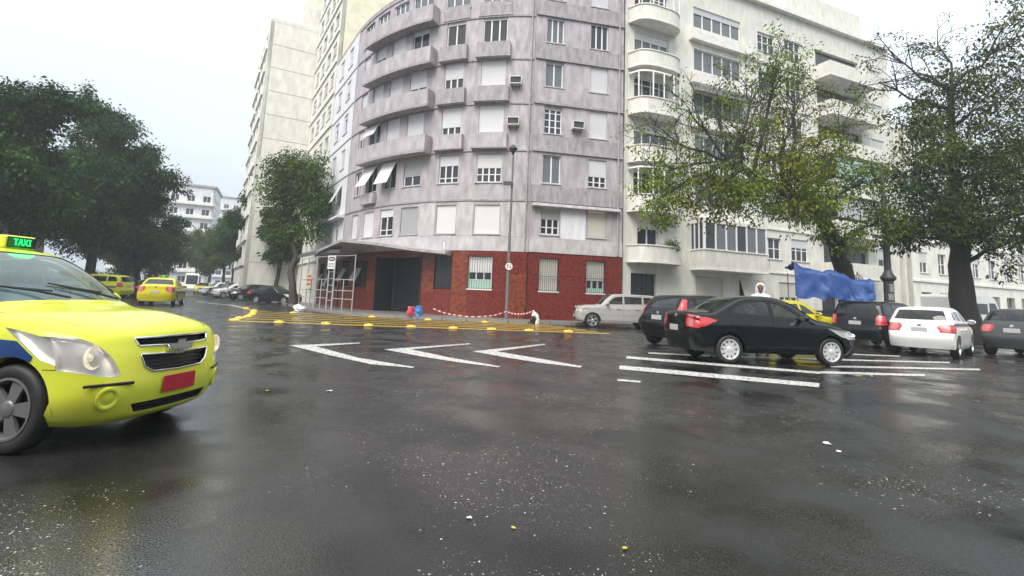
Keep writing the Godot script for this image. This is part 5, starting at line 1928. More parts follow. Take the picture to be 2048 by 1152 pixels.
# wheel axis +y outwards
func wheel_parts(R: float, style: String) -> Array:
	var key := "wheel %.3f %s" % [R, style]
	if car_store.has(key):
		return car_store[key]
	var w := 0.19
	var rim := R * 0.69
	var ty := MB.new()
	ty.lathe([Vector2(rim - 0.02, -w * 0.5), Vector2(rim + 0.01, -w * 0.5), Vector2(R - 0.03, -w * 0.5 - 0.006), Vector2(R - 0.008, -w * 0.42), Vector2(R, -w * 0.25), Vector2(R, w * 0.25), Vector2(R - 0.008, w * 0.42), Vector2(R - 0.03, w * 0.5 + 0.006), Vector2(rim + 0.02, w * 0.5 + 0.004), Vector2(rim - 0.008, w * 0.5 - 0.012)].map(func(p): return p), Transform3D(), 40)
	var dish := MB.new()
	dish.lathe([Vector2(rim - 0.014, w * 0.5 - 0.006), Vector2(rim - 0.004, w * 0.5 - 0.002), Vector2(rim - 0.004, w * 0.5 - 0.002)], Transform3D(), 36)
	dish.lathe([Vector2(rim, w * 0.5 - 0.03), Vector2(rim + 0.004, w * 0.5 + 0.004), Vector2(rim - 0.012, w * 0.5 + 0.006), Vector2(rim - 0.022, w * 0.5 - 0.012), Vector2(rim - 0.028, w * 0.5 - 0.07)], Transform3D(), 36)
	var back := MB.new()
	back.lathe([Vector2(rim - 0.02, w * 0.5 - 0.07), Vector2(0.0, w * 0.5 - 0.075)], Transform3D(), 28)
	var sp := dish
	var n := 5
	match style:
		"mesh":
			for k in 10:
				var a := TAU * k / 10.0
				for d in [-1, 1]:
					spoke(sp, a, a + d * 0.23, 0.05, rim - 0.014, 0.017, 0.014, w * 0.5 - 0.012)
		"seven":
			for k in 7:
				spoke(sp, TAU * k / 7.0, TAU * k / 7.0, 0.04, rim - 0.012, 0.05, 0.035, w * 0.5 - 0.012)
		"cover":
			for k in 5:
				spoke(sp, TAU * k / 5.0, TAU * k / 5.0, 0.04, rim - 0.012, 0.085, 0.06, w * 0.5 - 0.012)
		_:
			for k in 5:
				spoke(sp, TAU * k / 5.0 + 0.06, TAU * k / 5.0 + 0.16, 0.04, rim - 0.012, 0.032, 0.026, w * 0.5 - 0.012)
				spoke(sp, TAU * k / 5.0 - 0.06, TAU * k / 5.0 - 0.16, 0.04, rim - 0.012, 0.032, 0.026, w * 0.5 - 0.012)
	sp.lathe([Vector2(0.065, w * 0.5 - 0.05), Vector2(0.062, w * 0.5 - 0.012), Vector2(0.045, w * 0.5 - 0.002), Vector2(0.0, w * 0.5)], Transform3D(), 20)
	car_store[key] = [ty.mesh(), dish.mesh(), back.mesh()]
	return car_store[key]

func spoke(b: MB, a0: float, a1: float, r0: float, r1: float, w0: float, w1: float, y: float) -> void:
	var p0 := Vector3(cos(a0), 0, sin(a0)) * r0
	var p1 := Vector3(cos(a1), 0, sin(a1)) * r1
	var d := (p1 - p0).normalized()
	var s := Vector3(-d.z, 0, d.x)
	var t := Vector3(0, y, 0)
	var low := Vector3(0, y - 0.03, 0)
	var i0 := p0 + s * w0
	var i1 := p0 - s * w0
	var o0 := p1 + s * w1
	var o1 := p1 - s * w1
	b.quad(i0 * 0.98 + t, i1 * 0.98 + t, o1 + t - Vector3(0, 0.006, 0), o0 + t - Vector3(0, 0.006, 0), Vector3.UP)
	b.quad(i0 + t, o0 + t - Vector3(0, 0.006, 0), o0 + low + s * 0.004, i0 + low + s * 0.004, s)
	b.quad(i1 + t, o1 + t - Vector3(0, 0.006, 0), o1 + low - s * 0.004, i1 + low - s * 0.004, -s)

func car_materials() -> void:
	plain("black_plastic", lin(0.012, 0.012, 0.013), 0.45)
	plain("tyre", lin(0.014, 0.014, 0.015), 0.6)
	plain("chrome", lin(0.75, 0.76, 0.78), 0.12, 1.0)
	plain("lamp_bowl", lin(0.72, 0.71, 0.68), 0.3, 0.6)
	glass_mat("lamp_cover", lin(0.85, 0.87, 0.9), 0.10, 0.02)
	var t := plain("tail_red", lin(0.42, 0.008, 0.02), 0.12)
	t.clearcoat_enabled = true
	plain("tail_clear", lin(0.5, 0.16, 0.16), 0.15)
	plain("seat_cloth", lin(0.05, 0.05, 0.055), 0.9)
	plain("plate_grey", lin(0.42, 0.42, 0.43), 0.4)
	plain("plate_red", lin(0.40, 0.012, 0.03), 0.4)
	plain("rim_silver", lin(0.52, 0.53, 0.55), 0.28, 0.75)
	plain("rim_grey", lin(0.16, 0.16, 0.17), 0.4, 0.4)
	plain("rim_white", lin(0.66, 0.67, 0.69), 0.3, 0.4)
	plain("stripe_blue", lin(0.012, 0.045, 0.16), 0.25)
	glass_mat("glass_clear", lin(0.11, 0.165, 0.17), 0.5)
	glass_mat("glass_tint", lin(0.012, 0.014, 0.016), 0.80)
	for e in [["taxi_yellow", 0.58, 0.62, 0.055], ["taxi_gold", 0.54, 0.48, 0.015], ["black_paint", 0.006, 0.0062, 0.007], ["white_paint", 0.74, 0.74, 0.74], ["silver_paint", 0.33, 0.325, 0.315], ["dark_green_paint", 0.008, 0.014, 0.014], ["grey_paint", 0.06, 0.062, 0.066]]:
		var m := plain(e[0], lin(e[1], e[2], e[3]), 0.32)
		m.roughness = 0.16
		m.metallic_specular = 0.42

# yaw in degrees: 0 heads away from the camera (-z), 90 to the right
func car(called: String, label: String, kind: String, at: Vector2, yaw: float, o := {}) -> Node3D:
	var t := thing(called, label, o.get("category", "car"), Vector3(at.x, o.get("y", 0.0), at.y), 0.0, o.get("group", ""))
	t.rotation.y = deg_to_rad(90.0 - yaw)
	var sc: float = o.get("scale", 1.0)
	t.scale = Vector3(sc, sc * o.get("tall", 1.0), sc)
	var paint: Material = M[o.get("paint", "black_paint")]
	var slots := {"paint": paint, "glass_side": M[o.get("glass", "glass_tint")], "glass_front": M[o.get("front_glass", o.get("glass", "glass_tint"))], "glass_rear": M[o.get("glass", "glass_tint")], "handle": paint if o.get("handles", true) else M.black_plastic, "mirror_shell": M[o.get("mirror", o.get("paint", "black_paint"))], "plate": M[o.get("plate", "plate_grey")]}
	var made := []
	for p in car_parts(kind):
		if p[1] == null:
			var R := float((p[2] as String).split(" ")[1])
			var wm := wheel_parts(R, o.get("wheels", "five"))
			var wheel := put("wheel", wm[2], M.black_plastic, t, p[3])
			put("tyre", wm[0], M.tyre, wheel)
			put("rim", wm[1], M[o.get("rim", "rim_silver")], wheel)
			continue
		var parent: Node3D = t if p[3] is int and p[3] < 0 else made[p[3]]
		var mat: Material = slots[p[2]] if slots.has(p[2]) else M[p[2]]
		made.append(put(p[0], p[1], mat, parent))
	if o.get("stripe", false):
		var key := "stripe " + kind
		if not car_store.has(key):
			var s := shell(kind)
			var whole := meet(s.edge_poly(0.0, s.n - 1.0), rect(-1, 0.2, 9, 3))
			var lo := 0.655
			var hi := 0.795
			var line := PackedVector2Array([Vector2(0.58, hi - 0.005), Vector2(0.63, lo), Vector2(0.9, lo + 0.01), Vector2(9, lo + 0.03), Vector2(9, hi + 0.03), Vector2(0.98, hi + 0.01)]) if kind == "sedan" else rect(0.9, lo + 0.12, 9, hi + 0.08)
			line = meet(line, whole)
			var polys := [line]
			var R2 := 0.345 if kind == "suv" else 0.315
			for wc in [{"sedan": 0.80, "suv": 0.84}.get(kind, 0.85), {"sedan": 3.42, "suv": 3.42}.get(kind, 3.3)]:
				polys = minus(polys, disc(Vector2(wc, R2), R2 + 0.057))
			polys = minus(polys, PackedVector2Array([Vector2(3.93, 0.93), Vector2(4.0, 0.6), Vector2(4.6, 0.6), Vector2(4.6, 1.1), Vector2(3.9, 1.1)]) if kind == "sedan" else rect(3.88, 0.6, 5, 1.3))
			if kind == "sedan":
				polys = minus(polys, grow(PackedVector2Array([Vector2(0.30, 0.60), Vector2(0.56, 0.67), Vector2(0.76, 0.80), Vector2(0.93, 0.888), Vector2(0.8, 0.873), Vector2(0.6, 0.838), Vector2(0.3, 0.82)]), 0.012))
			var pair := []
			for sg in [1.0, -1.0]:
				var b := MB.new()
				region(b, s, polys, true, sg, 0.0035)
				pair.append(b.mesh())
			car_store[key] = pair
		for m in car_store[key]:
			put("stripe", m, M.stripe_blue, t)
	return t

# ---------------------------------------------------------------- trees
func tree_materials() -> void:
	rough_mat("bark", lin(0.075, 0.062, 0.052), 0.8, noise_tex("bark_t", 0.05, 5, 0.45, 1.25), 0.8, noise_tex("bark_n", 0.06, 4, 0, 1, 512, 6.0), 0.8)
	rough_mat("bark_dark", lin(0.035, 0.03, 0.027), 0.75, tex["bark_t"], 0.8, tex["bark_n"], 0.8)
	for e in [["leaf_dark", 0.026, 0.068, 0.018], ["leaf_mid", 0.046, 0.092, 0.018], ["leaf_fresh", 0.115, 0.16, 0.024], ["leaf_olive", 0.044, 0.07, 0.018]]:
		var m := plain(e[0], lin(e[1], e[2], e[3]), 0.6, 0.0, 0.2)
		m.vertex_color_use_as_albedo = true
		m.cull_mode = BaseMaterial3D.CULL_DISABLED
		m.backlight_enabled = true
		m.backlight = Color(e[1] * 2.2, e[2] * 2.4, e[3] * 1.5).linear_to_srgb()
	plain("moss", lin(0.05, 0.058, 0.03), 0.9)

func clump_mesh(leaves: int, spread: float, long: float, seed_: int) -> ArrayMesh:
	var key := "clump %d %.2f %.2f %d" % [leaves, spread, long, seed_]
	if mesh_store.has(key):
		return mesh_store[key]
	var r := RandomNumberGenerator.new()
	r.seed = seed_
	var b := MB.new()
	b.colored = true
	for i in leaves:
		var d := Vector3(r.randfn(), r.randfn() * 0.7, r.randfn()).normalized()
		var at := d * spread * pow(r.randf(), 0.5)
		var dir := (d + Vector3(r.randfn(), r.randfn() - 0.5, r.randfn()) * 0.5).normalized()
		var side := dir.cross(Vector3(r.randfn(), r.randfn() + 1.2, r.randfn())).normalized()
		var up := side.cross(dir).normalized()
		if up.y < 0:
			up = -up
		var l := long * r.randf_range(0.7, 1.25)
		var w := l * r.randf_range(0.22, 0.3)
		var tip := at + dir * l - Vector3(0, l * 0.12, 0)
		var mid := at + dir * l * 0.45
		var k := r.randf_range(0.75, 1.2)
		b.tint = Color(k, k, k * r.randf_range(0.8, 1.1))
		var p1 := mid + side * w + up * w * 0.25
		var p2 := mid - side * w + up * w * 0.25
		var n1 := (up + side * -0.25).normalized()
		var n2 := (up + side * 0.25).normalized()
		b.tri(at, p1, tip, n1, n1, n1)
		b.tri(at, tip, p2, n2, n2, n2)
	mesh_store[key] = b.mesh()
	return mesh_store[key]

func scatter(called: String, m: Mesh, mat: Material, spots: Array, parent: Node3D, r: RandomNumberGenerator, size := 1.0, tints := []) -> MultiMeshInstance3D:
	var mm := MultiMesh.new()
	mm.transform_format = MultiMesh.TRANSFORM_3D
	mm.use_colors = true
	mm.mesh = m
	mm.instance_count = spots.size()
	for i in spots.size():
		var k := size * r.randf_range(0.7, 1.3)
		var bs := Basis.from_euler(Vector3(r.randf_range(-0.5, 0.5), r.randf() * TAU, r.randf_range(-0.5, 0.5))).scaled(Vector3(k, k, k))
		mm.set_instance_transform(i, Transform3D(bs, spots[i]))
		var g := r.randf_range(0.7, 1.3)
		var own := Color(g * r.randf_range(0.9, 1.12), g, g * r.randf_range(0.8, 1.1))
		mm.set_instance_color(i, own * tints[i] if tints.size() else own)
	var o := MultiMeshInstance3D.new()
	o.multimesh = mm
	o.material_override = mat
	o.name = called
	o.set_meta("kind", "stuff")
	parent.add_child(o, true)
	return o

# trunk: points and radii in the world; clusters: [centre, radius, clumps]
func tree(called: String, label: String, trunk: Array, radii: Array, clusters: Array, o := {}) -> Node3D:
	var r := RandomNumberGenerator.new()
	r.seed = hash(label)
	var base: Vector3 = trunk[0]
	var t := thing(called, label, o.get("category", "tree"), base, 0.0, o.get("group", ""))
	var bark: Material = M[o.get("bark", "bark")]
	var tb := MB.new()
	var pts := []
	var rad := []
	# finer trunk with slight irregularity
	for i in trunk.size() - 1:
		for k in 3:
			var u := k / 3.0
			pts.append((trunk[i] as Vector3).lerp(trunk[i + 1], u) - base + Vector3(r.randfn(), 0, r.randfn()) * radii[i] * 0.08)
			rad.append(lerpf(radii[i], radii[i + 1], u) * r.randf_range(0.92, 1.08))
	pts.append(trunk[-1] - base)
	rad.append(radii[-1])
	pts[0] = Vector3(0, -0.1, 0)
	rad[0] *= 1.35
	tb.tube(pts, rad, 12)
	put("trunk", tb.mesh(), bark, t)
	var lb := MB.new()
	var spots := []
	var tints := []
	var strands := MB.new()
	var many_strands: int = o.get("strands", 0)
	var twig_n: int = o.get("twigs", 6)
	var twig_r: float = o.get("twig_radius", 0.03)
	for c in clusters:
		var at: Vector3 = c[0] - base
		var R: float = c[1]
		# limb from the trunk
		var best := 0
		var cost := 1e9
		for i in pts.size():
			var d: float = pts[i].distance_to(at) + maxf(0.0, pts[i].y - at.y + R * 0.4) * 1.5
			if d < cost and (i > pts.size() / 4 or pts.size() < 6):
				cost = d
				best = i
		var p0: Vector3 = pts[best]
		var r0: float = minf(rad[best] * 0.55, 0.05 + 0.035 * p0.distance_to(at))
		var bend := (p0 + at) * 0.5 + Vector3(r.randfn(), 0.4 + r.randf() * 0.5, r.randfn()) * p0.distance_to(at) * 0.12
		var limb := []
		var lr := []
		for k in 7:
			var u := k / 6.0
			limb.append(p0 * (1 - u) * (1 - u) + bend * 2 * u * (1 - u) + at * u * u + Vector3(r.randfn(), r.randfn(), r.randfn()) * 0.04 * R * sin(u * PI))
			lr.append(lerpf(r0, twig_r, u))
		lb.tube(limb, lr, 7, false)
		# twigs that fill the cluster
		var ends := []
		for k in twig_n:
			var from: Vector3 = limb[3 + r.randi() % 4]
			var dir := Vector3(r.randfn(), r.randfn() * 0.8 + 0.25, r.randfn()).normalized()
			var end := at + dir * R * r.randf_range(0.6, 1.05)
			var m1 := from.lerp(end, 0.5) + Vector3(r.randfn(), r.randfn() + 0.5, r.randfn()) * R * 0.13
			lb.tube([from, m1, end], [twig_r * 0.9, twig_r * 0.65, twig_r * 0.3], 5, false)
			ends.append(end)
			for q in o.get("twiglets", 3):
				var f2 := m1.lerp(end, r.randf())
				var d2 := (dir + Vector3(r.randfn(), r.randfn() * 0.8, r.randfn()) * 0.9).normalized()
				var e2 := f2 + d2 * R * r.randf_range(0.25, 0.55)
				lb.tube([f2, f2.lerp(e2, 0.5) + Vector3(0, R * 0.04, 0), e2], [twig_r * 0.5, twig_r * 0.36, twig_r * 0.2], 4, false)
				ends.append(e2)
		var squash: float = o.get("squash", 0.8)
		var ck := r.randf_range(0.7, 1.5)
		var age := Color(ck * r.randf_range(0.9, 1.3), ck, ck * r.randf_range(0.75, 1.0))
		for k in c[2]:
			var p: Vector3
			if r.randf() < o.get("on_twigs", 0.35) and ends.size():
				p = ends[r.randi() % ends.size()] + Vector3(r.randfn(), r.randfn(), r.randfn()) * R * 0.12
			else:
				var d := Vector3(r.randfn(), r.randfn(), r.randfn()).normalized()
				p = at + Vector3(d.x, d.y * squash, d.z) * R * pow(r.randf(), o.get("fill", 0.45))
			spots.append(p)
			tints.append(age)
		for k in many_strands:
			var f3: Vector3 = limb[1 + r.randi() % 6] + Vector3(r.randfn(), 0, r.randfn()) * 0.15
			var l := r.randf_range(0.3, 1.3)
			strands.tube([f3, f3 + Vector3(r.randfn() * 0.06, -l * 0.5, r.randfn() * 0.06), f3 + Vector3(r.randfn() * 0.1, -l, r.randfn() * 0.1)], [0.012, 0.016, 0.006], 4, false)
	put("branches", lb.mesh(), bark, t)
	if many_strands:
		put("hanging_roots", strands.mesh(), M.moss, t)
	scatter("crown", clump_mesh(o.get("leaves", 12), o.get("spread", 0.34), o.get("leaf", 0.2), o.get("seed", 3)), M[o.get("leafmat", "leaf_mid")], spots, t, r, o.get("size", 1.0), tints)
	return t

# a round crowned tree from a few numbers
func park_tree(label: String, at: Vector3, high: float, wide: float, low: float, n: int, clumps: int, o := {}) -> void:
	var r := RandomNumberGenerator.new()
	r.seed = hash(label) + 5
	var cl := []
	var mid := (high + low) * 0.5
	var hh := (high - low) * 0.5
	for i in n:
		var d := Vector3(r.randfn(), r.randfn(), r.randfn()).normalized()
		var k := pow(r.randf(), 0.4)
		var cr: float = wide * r.randf_range(0.2, 0.36) * o.get("lump", 1.0)
		var p := at + Vector3(d.x * (wide - cr * 0.7) * k, mid + d.y * (hh - cr * 0.6) * k, d.z * (wide - cr * 0.7) * k)
		cl.append([p, cr, int(clumps * (cr / wide) / 0.34)])
	var th := low + hh * 1.1
	var lean := Vector3(r.randf_range(-0.7, 0.7), 0, r.randf_range(-0.7, 0.7))
	var tr: float = o.get("trunk", 0.3)
	tree(o.get("called", "tree"), label, [at, at + Vector3(0, th * 0.25, 0) + lean * 0.15, at + Vector3(0, th * 0.5, 0) + lean * 0.5, at + Vector3(0, th * 0.8, 0) + lean, at + Vector3(0, th, 0) + lean * 1.2], [tr, tr * 0.85, tr * 0.7, tr * 0.45, tr * 0.25], cl, o)

func leafy_pot(called: String, label: String, at: Vector3, tall: float) -> void:
	var t := thing(called, label, "plant", at)
	var p := MB.new()
	p.lathe([Vector2(0.0, 0.0), Vector2(0.15, 0.0), Vector2(0.2, 0.36), Vector2(0.22, 0.38), Vector2(0.19, 0.36), Vector2(0.0, 0.34)], Transform3D(), 18)
	put("pot", p.mesh(), plain("terracotta", lin(0.26, 0.1, 0.06), 0.8), t)
	var r := RandomNumberGenerator.new()
	r.seed = 11
	var st := MB.new()
	var spots := []
	for i in 9:
		var e := Vector3(r.randfn() * 0.28, tall * r.randf_range(0.7, 1.0), r.randfn() * 0.2)
		st.tube([Vector3(0, 0.34, 0), e * Vector3(0.4, 0.6, 0.4), e], [0.014, 0.01, 0.006], 5)
		for k in 6:
			spots.append((e * Vector3(0.5, 0.65, 0.5)).lerp(e, r.randf()) + Vector3(r.randfn(), r.randfn(), r.randfn()) * 0.06)
	put("stems", st.mesh(), M.moss, t)
	scatter("foliage", clump_mesh(12, 0.34, 0.2, 3), M.leaf_mid, spots, t, r, 0.55)

func build_trees() -> void:
	# the leaning, half bare tree in front of the cream building
	var T := [Vector3(15.0, 0.1, -22.7), Vector3(14.75, 1.2, -22.6), Vector3(14.5, 2.6, -22.5), Vector3(14.0, 4.0, -22.2), Vector3(13.2, 5.1, -21.9), Vector3(12.0, 5.9, -21.6), Vector3(10.5, 6.4, -21.2), Vector3(8.9, 7.1, -20.8)]
	var C := [[5.6, 5.2, -20.0, 1.2, 150], [6.3, 6.6, -20.5, 1.2, 90], [5.8, 8.2, -21.0, 1.3, 26], [7.1, 5.2, -19.5, 1.2, 150], [8.3, 7.1, -21.5, 1.4, 80], [7.3, 9.4, -21.0, 1.5, 24], [9.2, 8.4, -20.5, 1.5, 60], [10.4, 11.0, -22.0, 1.4, 60], [11.7, 12.2, -22.0, 1.4, 85], [8.7, 5.4, -20.0, 1.3, 180], [10.6, 7.5, -21.0, 1.4, 120], [12.3, 9.5, -22.0, 1.4, 80], [12.1, 6.9, -21.0, 1.4, 190], [13.6, 8.0, -22.0, 1.4, 110], [15.0, 9.7, -23.0, 1.5, 40], [10.7, 5.6, -20.5, 1.3, 210], [12.6, 5.9, -21.0, 1.3, 200], [12.6, 11.0, -22.5, 1.3, 60], [9.2, 9.8, -22.5, 1.5, 30], [10.4, 9.4, -21.3, 1.4, 70], [14.6, 6.6, -21.6, 1.3, 150], [15.6, 5.0, -21.8, 1.0, 110], [13.9, 4.2, -21.4, 0.9, 90]]
	var cl := []
	for c in C:
		cl.append([Vector3(c[0], c[1], c[2]), c[3], c[4]])
	tree("tree", "leaning street tree with half bare crown reaching over the black cars", T, [0.42, 0.38, 0.34, 0.31, 0.28, 0.24, 0.19, 0.13], cl, {"twigs": 13, "twiglets": 5, "twig_radius": 0.024, "strands": 16, "leafmat": "leaf_fresh", "leaves": 12, "spread": 0.24, "leaf": 0.13, "bark": "bark_dark", "on_twigs": 0.7, "group": "trees on the right-hand island"})
	# the dense tree at the right edge
	T = [Vector3(20.6, 0.1, -23.6), Vector3(20.5, 1.0, -23.5), Vector3(20.4, 2.1, -23.4), Vector3(20.2, 4.1, -23.2), Vector3(20.1, 6.4, -23.0), Vector3(20.0, 8.7, -23.0), Vector3(20.2, 11.6, -23.0)]
	C = [[17.7, 5.2, -22.0, 1.3, 240], [17.8, 6.7, -22.5, 1.4, 240], [18.2, 8.4, -22.0, 1.5, 230], [18.4, 10.1, -23.0, 1.5, 120], [20.1, 10.6, -23.0, 1.7, 150], [20.4, 8.4, -22.0, 1.7, 300], [21.7, 10.8, -22.0, 1.8, 240], [21.4, 7.7, -21.5, 1.7, 300], [20.8, 5.8, -22.0, 1.6, 300], [20.9, 4.4, -21.4, 1.3, 190], [20.6, 7.1, -24.0, 1.7, 200], [21.4, 12.4, -23.0, 1.7, 120], [22.6, 13.7, -22.0, 1.8, 140], [19.2, 12.6, -23.5, 1.5, 22], [20.6, 14.4, -24.0, 1.6, 26], [17.3, 4.6, -23.0, 1.0, 120], [19.4, 5.2, -22.3, 1.2, 200], [22.8, 6.0, -21.6, 1.7, 240], [23.6, 9.0, -22.0, 1.8, 240], [17.2, 12.0, -23.4, 1.4, 14], [18.2, 14.0, -24.0, 1.5, 14]]
	cl = []
	for c in C:
		cl.append([Vector3(c[0], c[1], c[2]), c[3], c[4]])
	tree("tree", "dense dark street tree with forked trunk behind the white hatchback", T, [0.6, 0.5, 0.46, 0.36, 0.28, 0.2, 0.12], cl, {"twigs": 9, "twiglets": 4, "twig_radius": 0.028, "leafmat": "leaf_olive", "leaves": 12, "spread": 0.26, "leaf": 0.15, "bark": "bark_dark", "on_twigs": 0.5, "group": "trees on the right-hand island"})
	# forked tree on the corner pavement
	T = [Vector3(-15.7, 0.13, -38.4), Vector3(-15.85, 1.2, -38.4), Vector3(-16.2, 2.4, -38.6), Vector3(-16.0, 3.7, -38.8), Vector3(-16.6, 5.0, -39.0), Vector3(-16.9, 7.5, -39.2)]
	cl = [[Vector3(-15.0, 5.6, -38.2), 1.3, 110], [Vector3(-17.2, 6.0, -39.4), 1.5, 160], [Vector3(-16.6, 8.6, -38.6), 1.8, 260], [Vector3(-15.2, 8.0, -38.4), 1.6, 220], [Vector3(-18.0, 8.4, -39.6), 1.7, 230], [Vector3(-16.9, 10.6, -39.4), 1.7, 240], [Vector3(-15.4, 10.0, -38.8), 1.4, 180], [Vector3(-18.3, 10.4, -40.0), 1.5, 190], [Vector3(-14.7, 7.2, -38.0), 1.1, 110], [Vector3(-17.8, 5.2, -39.6), 1.2, 110]]
	tree("tree", "round crowned tree with forked trunk in front of the blank ivory wall", T, [0.34, 0.27, 0.24, 0.2, 0.16, 0.1], cl, {"twigs": 7, "leafmat": "leaf_mid", "leaves": 12, "spread": 0.3, "leaf": 0.2, "group": "trees on the corner pavement"})
	# street trees further along the side street
	var row := [[-22.6, -50.5, 9.5, 2.6, 3.2, "slim dark tree just beyond the forked tree"], [-27.3, -56.0, 13.5, 3.4, 3.0, "tall dark tree standing behind the kiosk"], [-33.0, -62.5, 14.0, 3.6, 3.0, "dark tree between the kiosk and the far parked cars"], [-38.5, -70.5, 11.0, 3.6, 2.8, "light green tree beyond the white parked cars"], [-46.5, -81.0, 10.5, 4.2, 2.6, "bushy tree above the far yellow taxi"], [-55, -92, 10.0, 4.5, 2.4, "hazy tree at the far end of the side street"]]
	for e in row:
		park_tree(e[5], Vector3(e[0], 0.1, e[1]), e[2], e[3], e[4], 13, 130, {"trunk": 0.22, "leafmat": "leaf_mid" if e[0] < -36 else "leaf_dark", "leaf": 0.3, "spread": 0.42, "twigs": 4, "twiglets": 1, "group": "trees along the side street"})
	# park on the left
	var park := [[-29.4, -29.0, 15.2, 5.0, 2.6, "tall park tree at the far left above the near taxi", 34], [-33.4, -41.5, 16.4, 5.3, 2.6, "broad dark park tree behind the parked yellow estate", 36], [-37.8, -51.5, 12.0, 5.0, 1.8, "dark park tree right of the broad one, above the moving taxi", 28], [-44.0, -62.0, 10.0, 5.2, 1.5, "low dark park tree deeper along the park kerb", 20], [-42.0, -38.5, 14.0, 5.8, 2.0, "shaded park tree behind the tall left one", 24], [-53.0, -72.0, 10.0, 5.0, 1.6, "farthest dark park tree beside the side street", 18], [-35.5, -31.0, 9.0, 4.4, 1.2, "low bushy park tree under the tall left one", 18], [-50.0, -50.0, 12.0, 6.0, 1.5, "dense park tree closing the view at the back", 20]]
	for e in park:
		park_tree(e[5], Vector3(e[0], 0.12, e[1]), e[2], e[3], e[4], e[6], 190, {"trunk": 0.38, "leafmat": "leaf_dark", "leaf": 0.24, "spread": 0.42, "twigs": 5, "twiglets": 2, "bark": "bark_dark", "group": "trees in the park"})
	# undergrowth of the park
	var r := RandomNumberGenerator.new()
	r.seed = 5
	var bushes := [[-36.5, -38.0, 1.9], [-39.5, -43.0, 2.1], [-38.5, -46.5, 1.6], [-42.0, -50.5, 2.0], [-45.5, -56.0, 2.1], [-49.5, -63.0, 2.0], [-35.0, -33.5, 1.6], [-34.0, -27.0, 1.5], [-41.0, -34.5, 2.8], [-45.0, -41.0, 3.0], [-48.5, -47.0, 3.0], [-53.0, -55.0, 3.0], [-57.0, -63.0, 3.0], [-38.5, -28.5, 2.6], [-55.5, -70.0, 2.6], [-52.0, -38.0, 3.2]]
	var where := ["behind the parked yellow estate", "below the broad dark park tree", "between two park trunks", "below the dark park tree by the kerb", "along the park kerb, fifth from the camera", "along the park kerb, farthest", "below the low bushy park tree", "at the park corner beside the near taxi", "tall one behind the low bushy park tree", "tall one behind the parked yellow estate and its neighbour", "tall one deep in the park, third row", "tall one deep in the park, fourth row", "tall one deep in the park, fifth row", "tall one at the left frame edge", "beside the far end of the park kerb", "tallest one at the back of the park"]
	for i in bushes.size():
		var e: Array = bushes[i]
		var t := thing("shrub", "dark green shrub " + where[i], "shrub", Vector3(e[0], 0.12, e[1]), 0.0, "shrubs in the park")
		var st := MB.new()
		var sp := []
		for k in 16:
			var d: Vector3 = Vector3(r.randfn() * 0.55, r.randf_range(0.5, 1.0), r.randfn() * 0.55) * float(e[2])
			st.tube([Vector3.ZERO, d * Vector3(0.4, 0.6, 0.4), d], [0.03, 0.02, 0.01], 5)
			for q in 16:
				sp.append((d * r.randf_range(0.3, 1.0)) + Vector3(r.randfn(), r.randfn() * 0.6, r.randfn()) * 0.3)
		put("stems", st.mesh(), M.bark_dark, t)
		scatter("foliage", clump_mesh(12, 0.42, 0.24, 3), M.leaf_dark, sp, t, r, 0.9)
	# trees on the near pavement, outside the frame: the wet cars mirror them
	park_tree("dark tree standing on the near pavement behind the camera", Vector3(7.0, 0, 9.0), 12.0, 5.0, 2.5, 14, 90, {"leafmat": "leaf_dark", "leaf": 0.4, "spread": 0.6, "twigs": 3, "twiglets": 0, "group": "trees on the near pavement"})
	park_tree("broad tree on the near pavement to the right of the camera", Vector3(17.5, 0, 6.0), 11.0, 5.0, 2.0, 14, 90, {"leafmat": "leaf_dark", "leaf": 0.4, "spread": 0.6, "twigs": 3, "twiglets": 0, "group": "trees on the near pavement"})
	park_tree("tall tree on the near pavement to the left of the camera", Vector3(-6.0, 0, 12.0), 13.0, 5.2, 2.5, 14, 90, {"leafmat": "leaf_dark", "leaf": 0.4, "spread": 0.6, "twigs": 3, "twiglets": 0, "group": "trees on the near pavement"})

# ---------------------------------------------------------------- street furniture and small things
func word(text: String, size: float, depth := 0.004) -> TextMesh:
	var t := TextMesh.new()
	var f := SystemFont.new()
	f.font_names = PackedStringArray(["Droid Sans"])
	f.font_weight = 700
	t.font = f
	t.text = text
	t.font_size = 32
	t.pixel_size = size / 32.0
	t.depth = depth
	return t

func air_conditioner(label: String, at: Transform3D) -> void:
	var t := thing("air_conditioner", label, "air conditioner", at.origin, 0.0, "air conditioners on the grey facade")
	t.basis = at.basis
	var b := MB.new()
	b.box(Vector3(0, 0.02, 0.17), Vector3(0.66, 0.04, 0.44))
	b.box(Vector3(0, 0.42, 0.17), Vector3(0.66, 0.04, 0.44))
	for x in [-0.315, 0.315]:
		b.box(Vector3(x, 0.22, 0.17), Vector3(0.03, 0.36, 0.44))
	put("case", b.mesh(), M.ac_white, t)
	var g := MB.new()
	g.box(Vector3(0, 0.22, 0.13), Vector3(0.59, 0.35, 0.36))
	var gi := put("coil", g.mesh(), M.ac_grille, t)
	var l := MB.new()
	for k in 9:
		l.box(Vector3(0, 0.07 + 0.037 * k, 0.325), Vector3(0.58, 0.012, 0.02))
	put("louvres", l.mesh(), M.ac_grille, gi)
	var k := MB.new()
	for x in [-0.2, 0.2]:
		k.tube([Vector3(x, 0.0, 0.3), Vector3(x, -0.22, 0.0)], [0.015, 0.015], 6)
	put("bracket", k.mesh(), M.iron, t)

